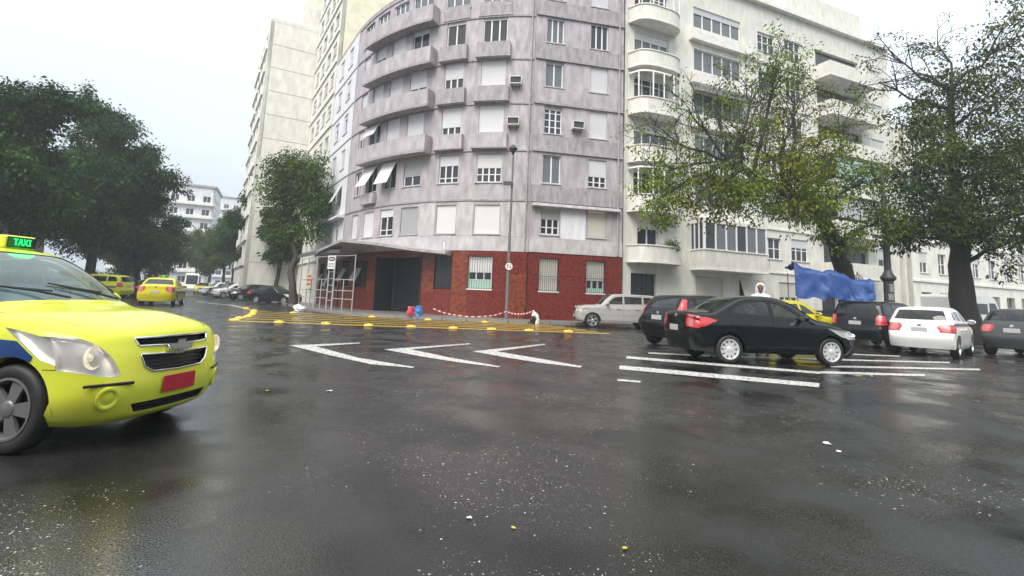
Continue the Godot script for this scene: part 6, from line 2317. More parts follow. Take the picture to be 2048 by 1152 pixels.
func round_sign(parent: Node3D, at: Vector3, r: float, arrows: bool) -> void:
	var d := MB.new()
	d.lathe([Vector2(0, -0.004), Vector2(r, -0.004), Vector2(r, 0.004), Vector2(0.0, 0.004)], Transform3D(Basis(Vector3(1, 0, 0), PI * 0.5), at), 28)
	var plate := put("sign_plate", d.mesh(), M.sign_white, parent)
	var ring := MB.new()
	ring.lathe([Vector2(r * 0.86, 0.006), Vector2(r * 0.995, 0.006), Vector2(r * 0.995, 0.008), Vector2(r * 0.86, 0.008), Vector2(r * 0.86, 0.006)], Transform3D(Basis(Vector3(1, 0, 0), PI * 0.5), at), 28)
	put("sign_ring", ring.mesh(), M.sign_grey if arrows else M.sign_red, plate)
	var mk := MB.new()
	if arrows:
		for s in [-1.0, 1.0]:
			var x: float = s * r * 0.32
			mk.slab(PackedVector2Array([Vector2(x - 0.018, -r * 0.5 * s), Vector2(x + 0.018, -r * 0.5 * s), Vector2(x + 0.018, r * 0.2 * s), Vector2(x + 0.05, r * 0.2 * s), Vector2(x, r * 0.6 * s), Vector2(x - 0.05, r * 0.2 * s), Vector2(x - 0.018, r * 0.2 * s)]), 0.0055, 0.009, Transform3D(Basis(Vector3(1, 0, 0), PI * 0.5), at))
	else:
		mk.box(at + Vector3(-0.05, 0, 0.007), Vector3(0.035, r * 0.9, 0.003))
		mk.box(at + Vector3(0.05, 0, 0.007), Vector3(0.035, r * 0.7, 0.003))
	put("sign_mark", mk.mesh(), M.frame_dark, plate)

func crumpled(b: MB, at: Vector3, size: Vector3, seed_: int, sag := 0.5) -> void:
	var f := FastNoiseLite.new()
	f.seed = seed_
	f.frequency = 1.9
	f.fractal_octaves = 3
	var rows := 9
	var cols := 16
	var grid := []
	for i in rows + 1:
		var line := []
		for j in cols + 1:
			var la := PI * i / rows - PI * 0.5
			var lo := TAU * (j % cols) / cols
			var u := Vector3(cos(la) * cos(lo), sin(la), cos(la) * sin(lo))
			var k := 1.0 + f.get_noise_3dv(u * 1.3) * 0.75
			var p := u * k
			p.y = maxf(p.y, -sag)
			line.append(at + Vector3(p.x * size.x, (p.y + sag) * size.y, p.z * size.z))
		grid.append(line)
	for i in rows:
		for j in cols:
			b.quad(grid[i][j], grid[i][j + 1], grid[i + 1][j + 1], grid[i + 1][j], (grid[i][j] - at - Vector3(0, size.y * 0.4, 0)))

func build_props() -> void:
	plain("sign_white", lin(0.72, 0.72, 0.70), 0.4)
	plain("sign_grey", lin(0.2, 0.2, 0.2), 0.5)
	plain("sign_red", lin(0.45, 0.02, 0.02), 0.5)
	plain("plastic_white", lin(0.7, 0.7, 0.7), 0.35)
	plain("plastic_black", lin(0.015, 0.015, 0.018), 0.3)
	plain("plastic_red", lin(0.5, 0.05, 0.07), 0.4)
	plain("plastic_blue", lin(0.06, 0.22, 0.5), 0.4)
	# --- slim lamp post with a round sign
	var lp := thing("street_lamp", "slim grey lamp post with round arrow sign in front of the red wall", "street lamp", Vector3(-0.1, 0.13, -26.4))
	var b := MB.new()
	b.tube([Vector3(0, -0.05, 0), Vector3(0, 0.9, 0), Vector3(0, 3.0, 0), Vector3(0.02, 8.55, 0)], [0.10, 0.085, 0.075, 0.045], 14)
	put("post", b.mesh(), M.lamp_grey, lp)
	b = MB.new()
	b.lathe([Vector2(0.0, 8.5), Vector2(0.06, 8.5), Vector2(0.09, 8.62), Vector2(0.22, 8.78), Vector2(0.23, 8.84), Vector2(0.1, 8.98), Vector2(0.03, 9.03), Vector2(0.0, 9.05)], Transform3D(), 16)
	put("lamp_head", b.mesh(), M.lamp_iron, lp)
	b = MB.new()
	b.box(Vector3(-0.18, 6.95, 0.08), Vector3(0.52, 0.24, 0.26), Basis(Vector3(1, 0, 0), 0.25), 0.03)
	var fl := put("floodlight", b.mesh(), M.lamp_grey, lp)
	b = MB.new()
	b.box(Vector3(-0.18, 6.9, 0.2), Vector3(0.44, 0.17, 0.02), Basis(Vector3(1, 0, 0), 0.25), 0.004)
	put("lens", b.mesh(), M.window_glass_pale, fl)
	round_sign(lp, Vector3(0.03, 2.65, 0.1), 0.2, true)
	# --- old cast iron lamp post on the island
	var ol := thing("street_lamp", "old dark cast iron lamp post with pasted notices on its pedestal", "street lamp", Vector3(16.0, 0.13, -22.0))
	b = MB.new()
	b.lathe([Vector2(0.0, 0.0), Vector2(0.32, 0.0), Vector2(0.32, 0.25), Vector2(0.26, 0.32), Vector2(0.2, 0.4), Vector2(0.185, 2.35), Vector2(0.19, 2.4)], Transform3D(), 24)
	put("pedestal", b.mesh(), M.lamp_iron, ol)
	b = MB.new()
	b.lathe([Vector2(0.19, 2.4), Vector2(0.24, 2.44), Vector2(0.29, 2.5), Vector2(0.29, 2.58), Vector2(0.22, 2.66), Vector2(0.15, 2.8), Vector2(0.13, 2.86)], Transform3D(), 24)
	put("collar", b.mesh(), M.lamp_iron, ol)
	b = MB.new()
	b.lathe([Vector2(0.13, 2.86), Vector2(0.12, 4.9), Vector2(0.17, 4.95), Vector2(0.17, 5.02), Vector2(0.1, 5.1), Vector2(0.075, 7.2), Vector2(0.0, 7.25)], Transform3D(), 20)
	put("shaft", b.mesh(), M.lamp_iron, ol)
	for s in [-1.0, 1.0]:
		b = MB.new()
		b.tube([Vector3(0, 6.6, 0), Vector3(s * 0.5, 7.1, 0), Vector3(s * 1.0, 7.05, 0), Vector3(s * 1.15, 6.85, 0)], [0.04, 0.035, 0.03, 0.03], 8)
		var arm := put("arm", b.mesh(), M.lamp_iron, ol)
		b = MB.new()
		b.lathe([Vector2(0.0, 6.85), Vector2(0.12, 6.8), Vector2(0.2, 6.62), Vector2(0.18, 6.45), Vector2(0.0, 6.36)], Transform3D(Basis(), Vector3(s * 1.15, 0, 0)), 14)
		put("lantern", b.mesh(), M.window_glass_pale, arm)
	for e in [[0.75, 0.34, 0.3], [1.2, 0.3, -0.25], [1.62, 0.26, 0.2], [1.95, 0.34, -0.1]]:
		b = MB.new()
		var k := 8
		for i in k:
			var a0: float = PI * 0.5 + e[2] - 0.55 + 1.1 * i / k
			var a1: float = PI * 0.5 + e[2] - 0.55 + 1.1 * (i + 1) / k
			var r := 0.2
			b.quad(Vector3(cos(a0) * r, e[0], sin(a0) * r), Vector3(cos(a1) * r, e[0], sin(a1) * r), Vector3(cos(a1) * r, e[0] + e[1], sin(a1) * r), Vector3(cos(a0) * r, e[0] + e[1], sin(a0) * r), Vector3(cos(a0), 0, sin(a0)))
		put("notice", b.mesh(), rough_mat("pasted_paper", lin(0.42, 0.42, 0.40), 0.7, noise_tex("torn", 0.06, 4, 0.15, 1.1, 256, 0.0, FastNoiseLite.TYPE_SIMPLEX, Vector2(0.35, 0.6)), 2.2), ol)
	# --- a small round sign on a post behind the stall
	var sp := thing("road_sign", "small round white road sign on a thin post beside the blue tarpaulin", "road sign", Vector3(15.3, 0.13, -22.9), -0.55)
	b = MB.new()
	b.tube([Vector3(0, 0, 0), Vector3(0, 2.8, 0)], [0.035, 0.03], 10)
	put("post", b.mesh(), M.lamp_grey, sp)
	round_sign(sp, Vector3(0, 2.5, 0.05), 0.2, false)
	build_island()
	build_stall()
	build_frames()
	build_litter()
	# --- air conditioners
	var flat := Face.new([Vector2(0.95, -27.85), Vector2(6.2, -29.0)])
	var curve := Face.new(bezier(Vector2(-11.6, -35.8), Vector2(-6.5, -28.3), Vector2(0.9, -28.1), 26))
	air_conditioner("white boxed air conditioner between the two windows of the flat bay", flat.frame(2.55, 10.75, 0.0))
	air_conditioner("white air conditioner beside the third floor shutter, directly above the lamp post", curve.frame(14.25, 10.75, 0.0))
	air_conditioner("white air conditioner on the fourth floor, higher than the one above the lamp post", curve.frame(14.3, 13.15, 0.0))
	# --- kiosk
	var ks := thing("kiosk", "white street kiosk with flat projecting roof behind the parked cars", "kiosk", Vector3(-27.6, 0.0, -56.6), deg_to_rad(20))
	b = MB.new()
	b.box(Vector3(0, 1.3, 0), Vector3(2.6, 2.6, 2.0), Basis(), 0.03)
	put("cabin", b.mesh(), M.white_plaster, ks)
	b = MB.new()
	b.box(Vector3(0.2, 2.72, 0.25), Vector3(3.4, 0.18, 2.9), Basis(), 0.04)
	put("roof", b.mesh(), M.white_plaster, ks)
	b = MB.new()
	b.box(Vector3(0.2, 1.55, 1.01), Vector3(1.9, 1.0, 0.04))
	put("hatch", b.mesh(), M.dark_steel_door, ks)
	b = MB.new()
	b.box(Vector3(0.2, 0.98, 1.12), Vector3(2.1, 0.06, 0.3))
	put("counter", b.mesh(), M.galvanised, ks)

func build_island() -> void:
	var b := MB.new()
	var dir := Vector2(1.0, -0.42).normalized()
	var n := Vector2(0.387, 0.922)
	var a := Vector2(11.2, -22.6)
	var e := a + dir * 34.0
	var poly := PackedVector2Array([a - n * 0.9, a + n * 0.9 + dir * 0.2, e + n * 1.9, e - n * 1.9])
	b.slab(poly, -0.05, 0.13)
	struct("island_pavement", b.mesh(), M.wet_pavement)

func build_stall() -> void:
	var t := thing("market_stall", "street stall under a sagging blue tarpaulin behind the black cars", "stall", Vector3(12.75, 0.13, -20.9), deg_to_rad(-18))
	plain("tarpaulin", lin(0.012, 0.055, 0.22), 0.55)
	M.tarpaulin.cull_mode = BaseMaterial3D.CULL_DISABLED
	# sagging sheet over four poles, hanging down at the front
	var b := MB.new()
	var nx := 22
	var nz := 16
	var f := FastNoiseLite.new()
	f.frequency = 0.9
	f.fractal_octaves = 3
	var g := []
	for i in nx + 1:
		var line := []
		for j in nz + 1:
			var u := float(i) / nx
			var w := float(j) / nz
			var x := lerpf(-1.35, 1.35, u)
			var z: float
			var y: float
			if w < 0.62:
				z = lerpf(-1.1, 0.85, w / 0.62)
				y = 2.62 - 0.35 * u - 0.30 * sin(u * PI) * sin(w / 0.62 * PI) * 0.8
			else:
				var q := (w - 0.62) / 0.38
				z = 0.85 + 0.10 * q + 0.08 * sin(u * 17.0) * q
				y = 2.62 - 0.35 * u - q * (1.25 - 0.45 * u) - 0.08 * sin(u * PI * 3.0)
			y += f.get_noise_2d(x * 1.6, z * 1.6 + y) * 0.22
			z += f.get_noise_2d(x * 2.5 + 9.0, y * 2.5) * 0.16 * w
			y += 0.25 * (1.0 - u) * (1.0 - u)
			line.append(Vector3(x, y, z))
		g.append(line)
	for i in nx:
		for j in nz:
			var nrm := []
			for e in [[0, 0], [1, 0], [1, 1], [0, 1]]:
				var p: int = i + e[0]
				var q: int = j + e[1]
				var du: Vector3 = g[mini(p + 1, nx)][q] - g[maxi(p - 1, 0)][q]
				var dv: Vector3 = g[p][mini(q + 1, nz)] - g[p][maxi(q - 1, 0)]
				var m := dv.cross(du).normalized()
				nrm.append(m)
			b.quads(g[i][j], g[i + 1][j], g[i + 1][j + 1], g[i][j + 1], nrm[0], nrm[1], nrm[2], nrm[3])
	put("tarpaulin", b.mesh(), M.tarpaulin, t)
	for e in [[-1.25, -1.0, 2.6], [1.25, -1.0, 2.2], [-1.25, 0.8, 2.6], [1.25, 0.8, 2.2]]:
		b = MB.new()
		b.tube([Vector3(e[0], 0, e[1]), Vector3(e[0], e[2], e[1])], [0.025, 0.022], 8)
		put("pole", b.mesh(), M.galvanised, t)
	b = MB.new()
	b.box(Vector3(0, 0.8, 0), Vector3(2.4, 0.05, 1.2), Basis(), 0.01)
	put("counter", b.mesh(), plain("stall_wood", lin(0.2, 0.13, 0.07), 0.7), t)
	b = MB.new()
	b.box(Vector3(0, 0.42, 0.62), Vector3(2.38, 0.7, 0.02))
	put("cloth", b.mesh(), plain("olive_cloth", lin(0.22, 0.19, 0.03), 0.8), t)

func bar(b: MB, p: Vector3, q: Vector3, r := 0.022) -> void:
	b.tube([p, q], [r, r], 6)

func build_frames() -> void:
	# tubular frames standing on the pavement under the sheet roof of the corner bar
	var line := [Vector2(-14.5, -36.3), Vector2(-13.3, -34.4), Vector2(-12.2, -32.9), Vector2(-10.95, -31.6), Vector2(-10.5, -31.2), Vector2(-8.9, -30.0)]
	var names := ["farthest bare tubular frame under the dark sheet roof", "tubular frame carrying the red lettered poster", "tubular frame between the poster and the black and white board", "narrow ladder frame carrying the black and white board", "tubular frame beside the dark entrance, nearest to it"]
	for k in 5:
		var p0: Vector2 = line[k]
		var p1: Vector2 = line[k + 1]
		var o3 := Vector3(p0.x, 0.13, p0.y)
		var t := thing("scaffold_frame", names[k], "frame", o3, 0.0, "tubular frames of the corner bar")
		var side := Vector3(p1.x - p0.x, 0, p1.y - p0.y)
		var narrow := side.length() < 0.9
		var y_top := 3.2
		for u in [0.02, 0.98] if narrow or k == 0 else [0.02, 0.5, 0.98]:
			var b := MB.new()
			bar(b, side * u, side * u + Vector3(0, y_top if u != 0.5 else 1.75, 0), 0.038)
			put("upright", b.mesh(), M.galvanised, t)
		for y in [0.5, 1.0, 1.4, 1.8, 2.2, 2.6, 3.0] if narrow else [0.62, 1.1, 1.75, y_top - 0.06]:
			var b := MB.new()
			bar(b, side * 0.02 + Vector3(0, y, 0), side * 0.98 + Vector3(0, y, 0), 0.026)
			put("rail", b.mesh(), M.galvanised, t)
	var along := Vector3(1.1, 0, 1.5).normalized()
	var face := Basis(along, Vector3.UP, along.cross(Vector3.UP))
	# poster with red lettering that cannot be read
	var fr := Transform3D(face, Vector3(-12.85, 1.35, -33.65) + face.z * 0.05)
	var p := thing("poster", "pale poster with red lettering tied to the tubular frame", "poster", fr.origin)
	p.basis = fr.basis
	var pb := MB.new()
	pb.box(Vector3(0, 0.42, 0), Vector3(0.95, 0.98, 0.012))
	put("sheet", pb.mesh(), plain("poster_paper", lin(0.55, 0.45, 0.28), 0.7), p)
	var ink := MB.new()
	var r := RandomNumberGenerator.new()
	r.seed = 21
	for row in 3:
		var x := -0.4
		while x < 0.36:
			var w := r.randf_range(0.05, 0.1)
			ink.box(Vector3(x + w * 0.5, 0.72 - 0.25 * row + r.randf_range(-0.02, 0.02), 0.008), Vector3(w * 0.8, 0.15, 0.004), Basis(Vector3(0, 0, 1), r.randf_range(-0.2, 0.2)))
			x += w + 0.02
	put("lettering", ink.mesh(), M.sign_red, p)
	# board
	var bt := Transform3D(Basis(Vector3.UP, -0.5), Vector3(-10.72, 2.5, -31.38) + Vector3(-0.03, 0, 0.07))
	var bo := thing("sign_board", "small white board with a black rounded panel on the ladder frame", "sign", bt.origin)
	bo.basis = bt.basis
	pb = MB.new()
	pb.box(Vector3(0, 0.4, 0), Vector3(0.62, 0.8, 0.02), Basis(), 0.005)
	put("plate", pb.mesh(), M.sign_white, bo)
	ink = MB.new()
	var pill := PackedVector2Array()
	for k in 24:
		var a := TAU * k / 24.0
		pill.append(Vector2(signf(cos(a)) * 0.12 + cos(a) * 0.15, 0.60 + sin(a) * 0.13))
	var turn := Transform3D(Basis(Vector3(1, 0, 0), Vector3(0, 0, 1), Vector3(0, 1, 0)), Vector3.ZERO)
	ink.slab(pill, 0.0105, 0.014, turn)
	for k in 3:
		ink.box(Vector3(0, 0.34 - 0.1 * k, 0.012), Vector3(0.5, 0.035, 0.004))
	put("panel", ink.mesh(), M.frame_dark, bo)
	ink = MB.new()
	for k in 6:
		ink.box(Vector3(-0.16 + 0.06 * k, 0.60, 0.0155), Vector3(0.035, 0.09, 0.003))
	put("lettering", ink.mesh(), M.sign_white, bo)

func build_litter() -> void:
	var b := MB.new()
	crumpled(b, Vector3.ZERO, Vector3(0.32, 0.22, 0.2), 3)
	var o := put("plastic_bag", b.mesh(), M.plastic_white, null, Transform3D(Basis(), Vector3(-11.7, 0.002, -29.6)))
	tag(o, "crumpled white plastic bag lying on the road near the dark sedan", "bag")
	b = MB.new()
	crumpled(b, Vector3.ZERO, Vector3(0.2, 0.3, 0.18), 8)
	o = put("plastic_bag", b.mesh(), M.plastic_red, null, Transform3D(Basis(), Vector3(-4.75, 0.14, -25.75)))
	tag(o, "red rubbish bag on the kerb in front of the dark entrance", "bag")
	b = MB.new()
	crumpled(b, Vector3.ZERO, Vector3(0.19, 0.34, 0.2), 12)
	o = put("plastic_bag", b.mesh(), M.plastic_blue, null, Transform3D(Basis(), Vector3(-4.42, 0.14, -25.8)))
	tag(o, "light blue rubbish bag beside the red one on the kerb", "bag")
	var t := thing("rubbish_bundle", "black rubbish bag topped by a white bag on the kerb beside the lamp post", "bag", Vector3(1.25, 0.0, -25.3))
	b = MB.new()
	crumpled(b, Vector3(-0.03, 0, 0), Vector3(0.17, 0.3, 0.16), 31)
	put("black_bag", b.mesh(), M.plastic_black, t)
	b = MB.new()
	crumpled(b, Vector3(0.0, 0.36, 0.0), Vector3(0.13, 0.13, 0.12), 37)
	crumpled(b, Vector3(0.14, 0.0, 0.05), Vector3(0.1, 0.3, 0.1), 41)
	b.tube([Vector3(0, 0.5, 0), Vector3(-0.03, 0.66, 0)], [0.05, 0.02], 8)
	put("white_bag", b.mesh(), M.plastic_white, t)
	# red and white barrier tape from the entrance to the lamp post and the bundle
	var tape := MB.new()
	tape.colored = true
	var stops := [Vector3(-3.7, 0.5, -25.9), Vector3(-2.6, 0.24, -25.9), Vector3(-1.2, 0.22, -26.0), Vector3(-0.1, 0.5, -26.3), Vector3(0.6, 0.42, -25.8), Vector3(1.2, 0.62, -25.3)]
	var n := 0
	for i in stops.size() - 1:
		var q := 9
		for k in q:
			var p0: Vector3 = stops[i].lerp(stops[i + 1], float(k) / q)
			var p1: Vector3 = stops[i].lerp(stops[i + 1], float(k + 1) / q)
			p0.y -= 0.05 * sin(PI * k / q)
			p1.y -= 0.05 * sin(PI * (k + 1) / q)
			tape.tint = Color(0.7, 0.68, 0.66) if n % 2 == 0 else Color(0.5, 0.05, 0.05)
			n += 1
			tape.quad(p0, p1, p1 + Vector3(0, 0.06, 0.01), p0 + Vector3(0, 0.06, 0.01), Vector3(0, 0, 1))
			tape.quad(p0 - Vector3(0, 0, 0.003), p1 - Vector3(0, 0, 0.003), p1 + Vector3(0, 0.06, 0.007), p0 + Vector3(0, 0.06, 0.007), Vector3(0, 0, -1))
	var tm := plain("tape", Color(1, 1, 1), 0.4)
	tm.vertex_color_use_as_albedo = true
	o = put("barrier_tape", tape.mesh(), tm)
	tag(o, "red and white barrier tape strung low along the pavement kerb", "tape")
	# scraps of paper and fallen leaves that can be told apart
	var scraps := [["paper_scrap", "white paper scrap on the wet road at the lower right", Vector3(2.94, 0, -4.93), 0.032, "sign_white"], ["paper_scrap", "small torn paper scrap just right of the larger one", Vector3(2.89, 0, -4.69), 0.02, "sign_white"], ["paper_scrap", "white paper scrap on the road at the bottom centre", Vector3(-0.17, 0, -3.03), 0.014, "sign_white"], ["paper_scrap", "tiny white scrap on the road right of the near taxi", Vector3(-2.11, 0, -6.48), 0.03, "sign_white"],
		["fallen_leaf", "yellow green leaf on the road below the bottom paper scrap", Vector3(0.07, 0, -2.93), 0.010, "leaf_yellow"], ["fallen_leaf", "curled green leaf at the bottom edge of the road", Vector3(0.62, 0, -2.75), 0.011, "leaf_yellow"], ["fallen_leaf", "yellow leaf on the road beside the near taxi", Vector3(-2.8, 0, -6.36), 0.02, "leaf_yellow"], ["fallen_leaf", "yellow leaf on the road below the front wheel of the black saloon", Vector3(6.6, 0, -10.0), 0.06, "leaf_yellow"], ["fallen_leaf", "pale leaf beside the yellow one near the black saloon", Vector3(6.9, 0, -10.1), 0.045, "leaf_yellow"]]
	plain("leaf_yellow", lin(0.42, 0.45, 0.04), 0.45)
	var r := RandomNumberGenerator.new()
	r.seed = 3
	for s in scraps:
		var m := MB.new()
		var k: float = s[3]
		var c := []
		for i in 7:
			var a := TAU * i / 7.0
			var q := k * r.randf_range(0.65, 1.25)
			c.append(Vector3(cos(a) * q * 1.4, 0.006 + r.randf() * k * 0.35, sin(a) * q))
		for i in 7:
			m.flat(Vector3(0, 0.01 + k * 0.2, 0), c[i], c[(i + 1) % 7], Vector3.UP)
			m.flat(Vector3(0, 0.006, 0), c[i] - Vector3(0, 0.004, 0), c[(i + 1) % 7] - Vector3(0, 0.004, 0), Vector3.DOWN)
		o = put(s[0], m.mesh(), M[s[4]], null, Transform3D(Basis(Vector3.UP, r.randf() * TAU), s[2]))
		tag(o, s[1], "paper" if s[0] == "paper_scrap" else "leaf", "loose litter on the road")
	# grit and petals too small to count
	var chip := MB.new()
	for i in 5:
		var a0 := TAU * i / 5.0
		var a1 := TAU * (i + 1) / 5.0
		chip.flat(Vector3(0, 0.35, 0), Vector3(cos(a0), 0.05, sin(a0) * 0.7), Vector3(cos(a1), 0.05, sin(a1) * 0.7), Vector3(cos(a0), 1, sin(a0)))
	var mm := MultiMesh.new()
	mm.transform_format = MultiMesh.TRANSFORM_3D
	mm.use_colors = true
	mm.mesh = chip.mesh()
	mm.instance_count = 15000
	var nz := FastNoiseLite.new()
	nz.frequency = 0.35
	nz.seed = 4
	var i := 0
	while i < 15000:
		var d := 2.2 + 15.0 * pow(r.randf(), 1.5)
		var x := r.randf_range(-0.95, 1.0) * d
		if nz.get_noise_2d(x, d) < r.randf_range(-0.1, 0.6):
			continue
		var s := 0.0032 + 0.006 * pow(r.randf(), 7.0)
		s *= 0.7 + d * 0.09
		mm.set_instance_transform(i, Transform3D(Basis.from_euler(Vector3(0, r.randf() * TAU, 0)).scaled(Vector3(s, s * 0.7, s)), Vector3(x, 0.0, -d)))
		var g := 0.14 + 0.42 * pow(r.randf(), 2.2)
		mm.set_instance_color(i, Color(g, g * 0.97, g * 0.9))
		i += 1
	var gm := plain("grit", Color(1, 1, 1), 0.5)
	gm.vertex_color_use_as_albedo = true
	var gi := MultiMeshInstance3D.new()
	gi.multimesh = mm
	gi.material_override = gm
	gi.name = "grit"
	gi.set_meta("kind", "stuff")
	gi.set_meta("label", "pale grit and petals scattered over the wet road")
	gi.set_meta("category", "grit")
	add_child(gi)

# ---------------------------------------------------------------- people: tapered bones, joined smoothly and meshed
func blend(bones: Array, cell: float, paint: Callable) -> ArrayMesh:
	var lo := Vector3(1e9, 1e9, 1e9)
	var hi := -lo
	for b in bones:
		var m: float = maxf(b[2], b[3]) + cell * 3
		for p in [b[0], b[1]]:
			lo = lo.min(p - Vector3(m, m, m))
			hi = hi.max(p + Vector3(m, m, m))
	var n := Vector3i(((hi - lo) / cell).ceil()) + Vector3i.ONE
	var field := PackedFloat32Array()
	field.resize(n.x * n.y * n.z)
	field.fill(1.0)
	for b in bones:
		var k: float = b[4] if b.size() > 4 else 0.05
		var m: float = maxf(b[2], b[3]) + cell * 2 + k
		var a := Vector3i((((b[0] as Vector3).min(b[1]) - Vector3(m, m, m) - lo) / cell).floor()).clamp(Vector3i.ZERO, n - Vector3i.ONE)
		var z := Vector3i((((b[0] as Vector3).max(b[1]) + Vector3(m, m, m) - lo) / cell).ceil()).clamp(Vector3i.ZERO, n - Vector3i.ONE)
		var ab: Vector3 = b[1] - b[0]
		var q := maxf(ab.length_squared(), 1e-9)
		for x in range(a.x, z.x + 1):
			for y in range(a.y, z.y + 1):
				for w in range(a.z, z.z + 1):
					var p := lo + Vector3(x, y, w) * cell
					var t := clampf((p - b[0]).dot(ab) / q, 0, 1)
					var d := p.distance_to(b[0] + ab * t) - lerpf(b[2], b[3], t)
					var id := (x * n.y + y) * n.z + w
					var e := field[id]
					var h := clampf(0.5 + 0.5 * (e - d) / k, 0, 1)
					field[id] = lerpf(e, d, h) - k * h * (1 - h)
	var at := {}
	var mb := MB.new()
	mb.colored = true
	var corner := [Vector3i(0, 0, 0), Vector3i(1, 0, 0), Vector3i(0, 1, 0), Vector3i(1, 1, 0), Vector3i(0, 0, 1), Vector3i(1, 0, 1), Vector3i(0, 1, 1), Vector3i(1, 1, 1)]
	var ends := [[0, 1], [2, 3], [4, 5], [6, 7], [0, 2], [1, 3], [4, 6], [5, 7], [0, 4], [1, 5], [2, 6], [3, 7]]
	for x in n.x - 1:
		for y in n.y - 1:
			for w in n.z - 1:
				var f := []
				var inside := 0
				for c in corner:
					var g: float = field[((x + c.x) * n.y + y + c.y) * n.z + w + c.z]
					f.append(g)
					if g < 0:
						inside += 1
				if inside == 0 or inside == 8:
					continue
				var sum := Vector3.ZERO
				var cnt := 0
				for e in ends:
					if (f[e[0]] < 0) != (f[e[1]] < 0):
						var t: float = f[e[0]] / (f[e[0]] - f[e[1]])
						sum += Vector3(corner[e[0]]).lerp(Vector3(corner[e[1]]), t)
						cnt += 1
				var gr := Vector3(f[1] + f[3] + f[5] + f[7] - f[0] - f[2] - f[4] - f[6], f[2] + f[3] + f[6] + f[7] - f[0] - f[1] - f[4] - f[5], f[4] + f[5] + f[6] + f[7] - f[0] - f[1] - f[2] - f[3])
				at[Vector3i(x, y, w)] = [lo + (Vector3(x, y, w) + sum / cnt) * cell, gr.normalized()]
	for key in at:
		for ax in 3:
			var c: Vector3i = key
			var step := Vector3i.ZERO
			step[ax] = 1
			var p := Vector3i.ZERO
			p[(ax + 1) % 3] = 1
			var q := Vector3i.ZERO
			q[(ax + 2) % 3] = 1
			var s0: float = field[(c.x * n.y + c.y) * n.z + c.z]
			var c1 := c + step
			if c1.x >= n.x or c1.y >= n.y or c1.z >= n.z:
				continue
			var s1: float = field[(c1.x * n.y + c1.y) * n.z + c1.z]
			if (s0 < 0) == (s1 < 0):
				continue
			var k := [c, c - p, c - p - q, c - q]
			var ok := true
			for w in k:
				if not at.has(w):
					ok = false
			if not ok:
				continue
			var v := k.map(func(w): return at[w])
			mb.tint = paint.call((v[0][0] + v[2][0]) * 0.5, v[0][1])
			mb.quads(v[0][0], v[1][0], v[2][0], v[3][0], v[0][1], v[1][1], v[2][1], v[3][1])
	return mb.mesh()

func hand_bones(wrist: Vector3, along: Vector3, palm_out: Vector3, side: float, curl := 0.5) -> Array:
	var out := []
	var a := along.normalized()
	var o := (palm_out - a * palm_out.dot(a)).normalized()
	var w := a.cross(o).normalized() * side
	for k in 4:
		var root := wrist + a * 0.085 + w * (0.03 - 0.02 * k)
		out.append([wrist + w * (0.015 - 0.01 * k), root, 0.014, 0.012, 0.012])
		var l: float = [0.072, 0.082, 0.076, 0.058][k]
		var m := root + (a * cos(curl) + o * sin(curl)) * l * 0.55
		out.append([root, m, 0.010, 0.009, 0.006])
		out.append([m, m + (a * cos(curl * 2.2) + o * sin(curl * 2.2)) * l * 0.45, 0.009, 0.0075, 0.005])
	var th := wrist + a * 0.025 + w * 0.03
	out.append([wrist + a * 0.02, th + w * 0.02 + a * 0.02, 0.014, 0.012, 0.01])
	out.append([th + w * 0.02 + a * 0.02, th + w * 0.028 + a * 0.06 + o * 0.015, 0.011, 0.009, 0.006])
	return out

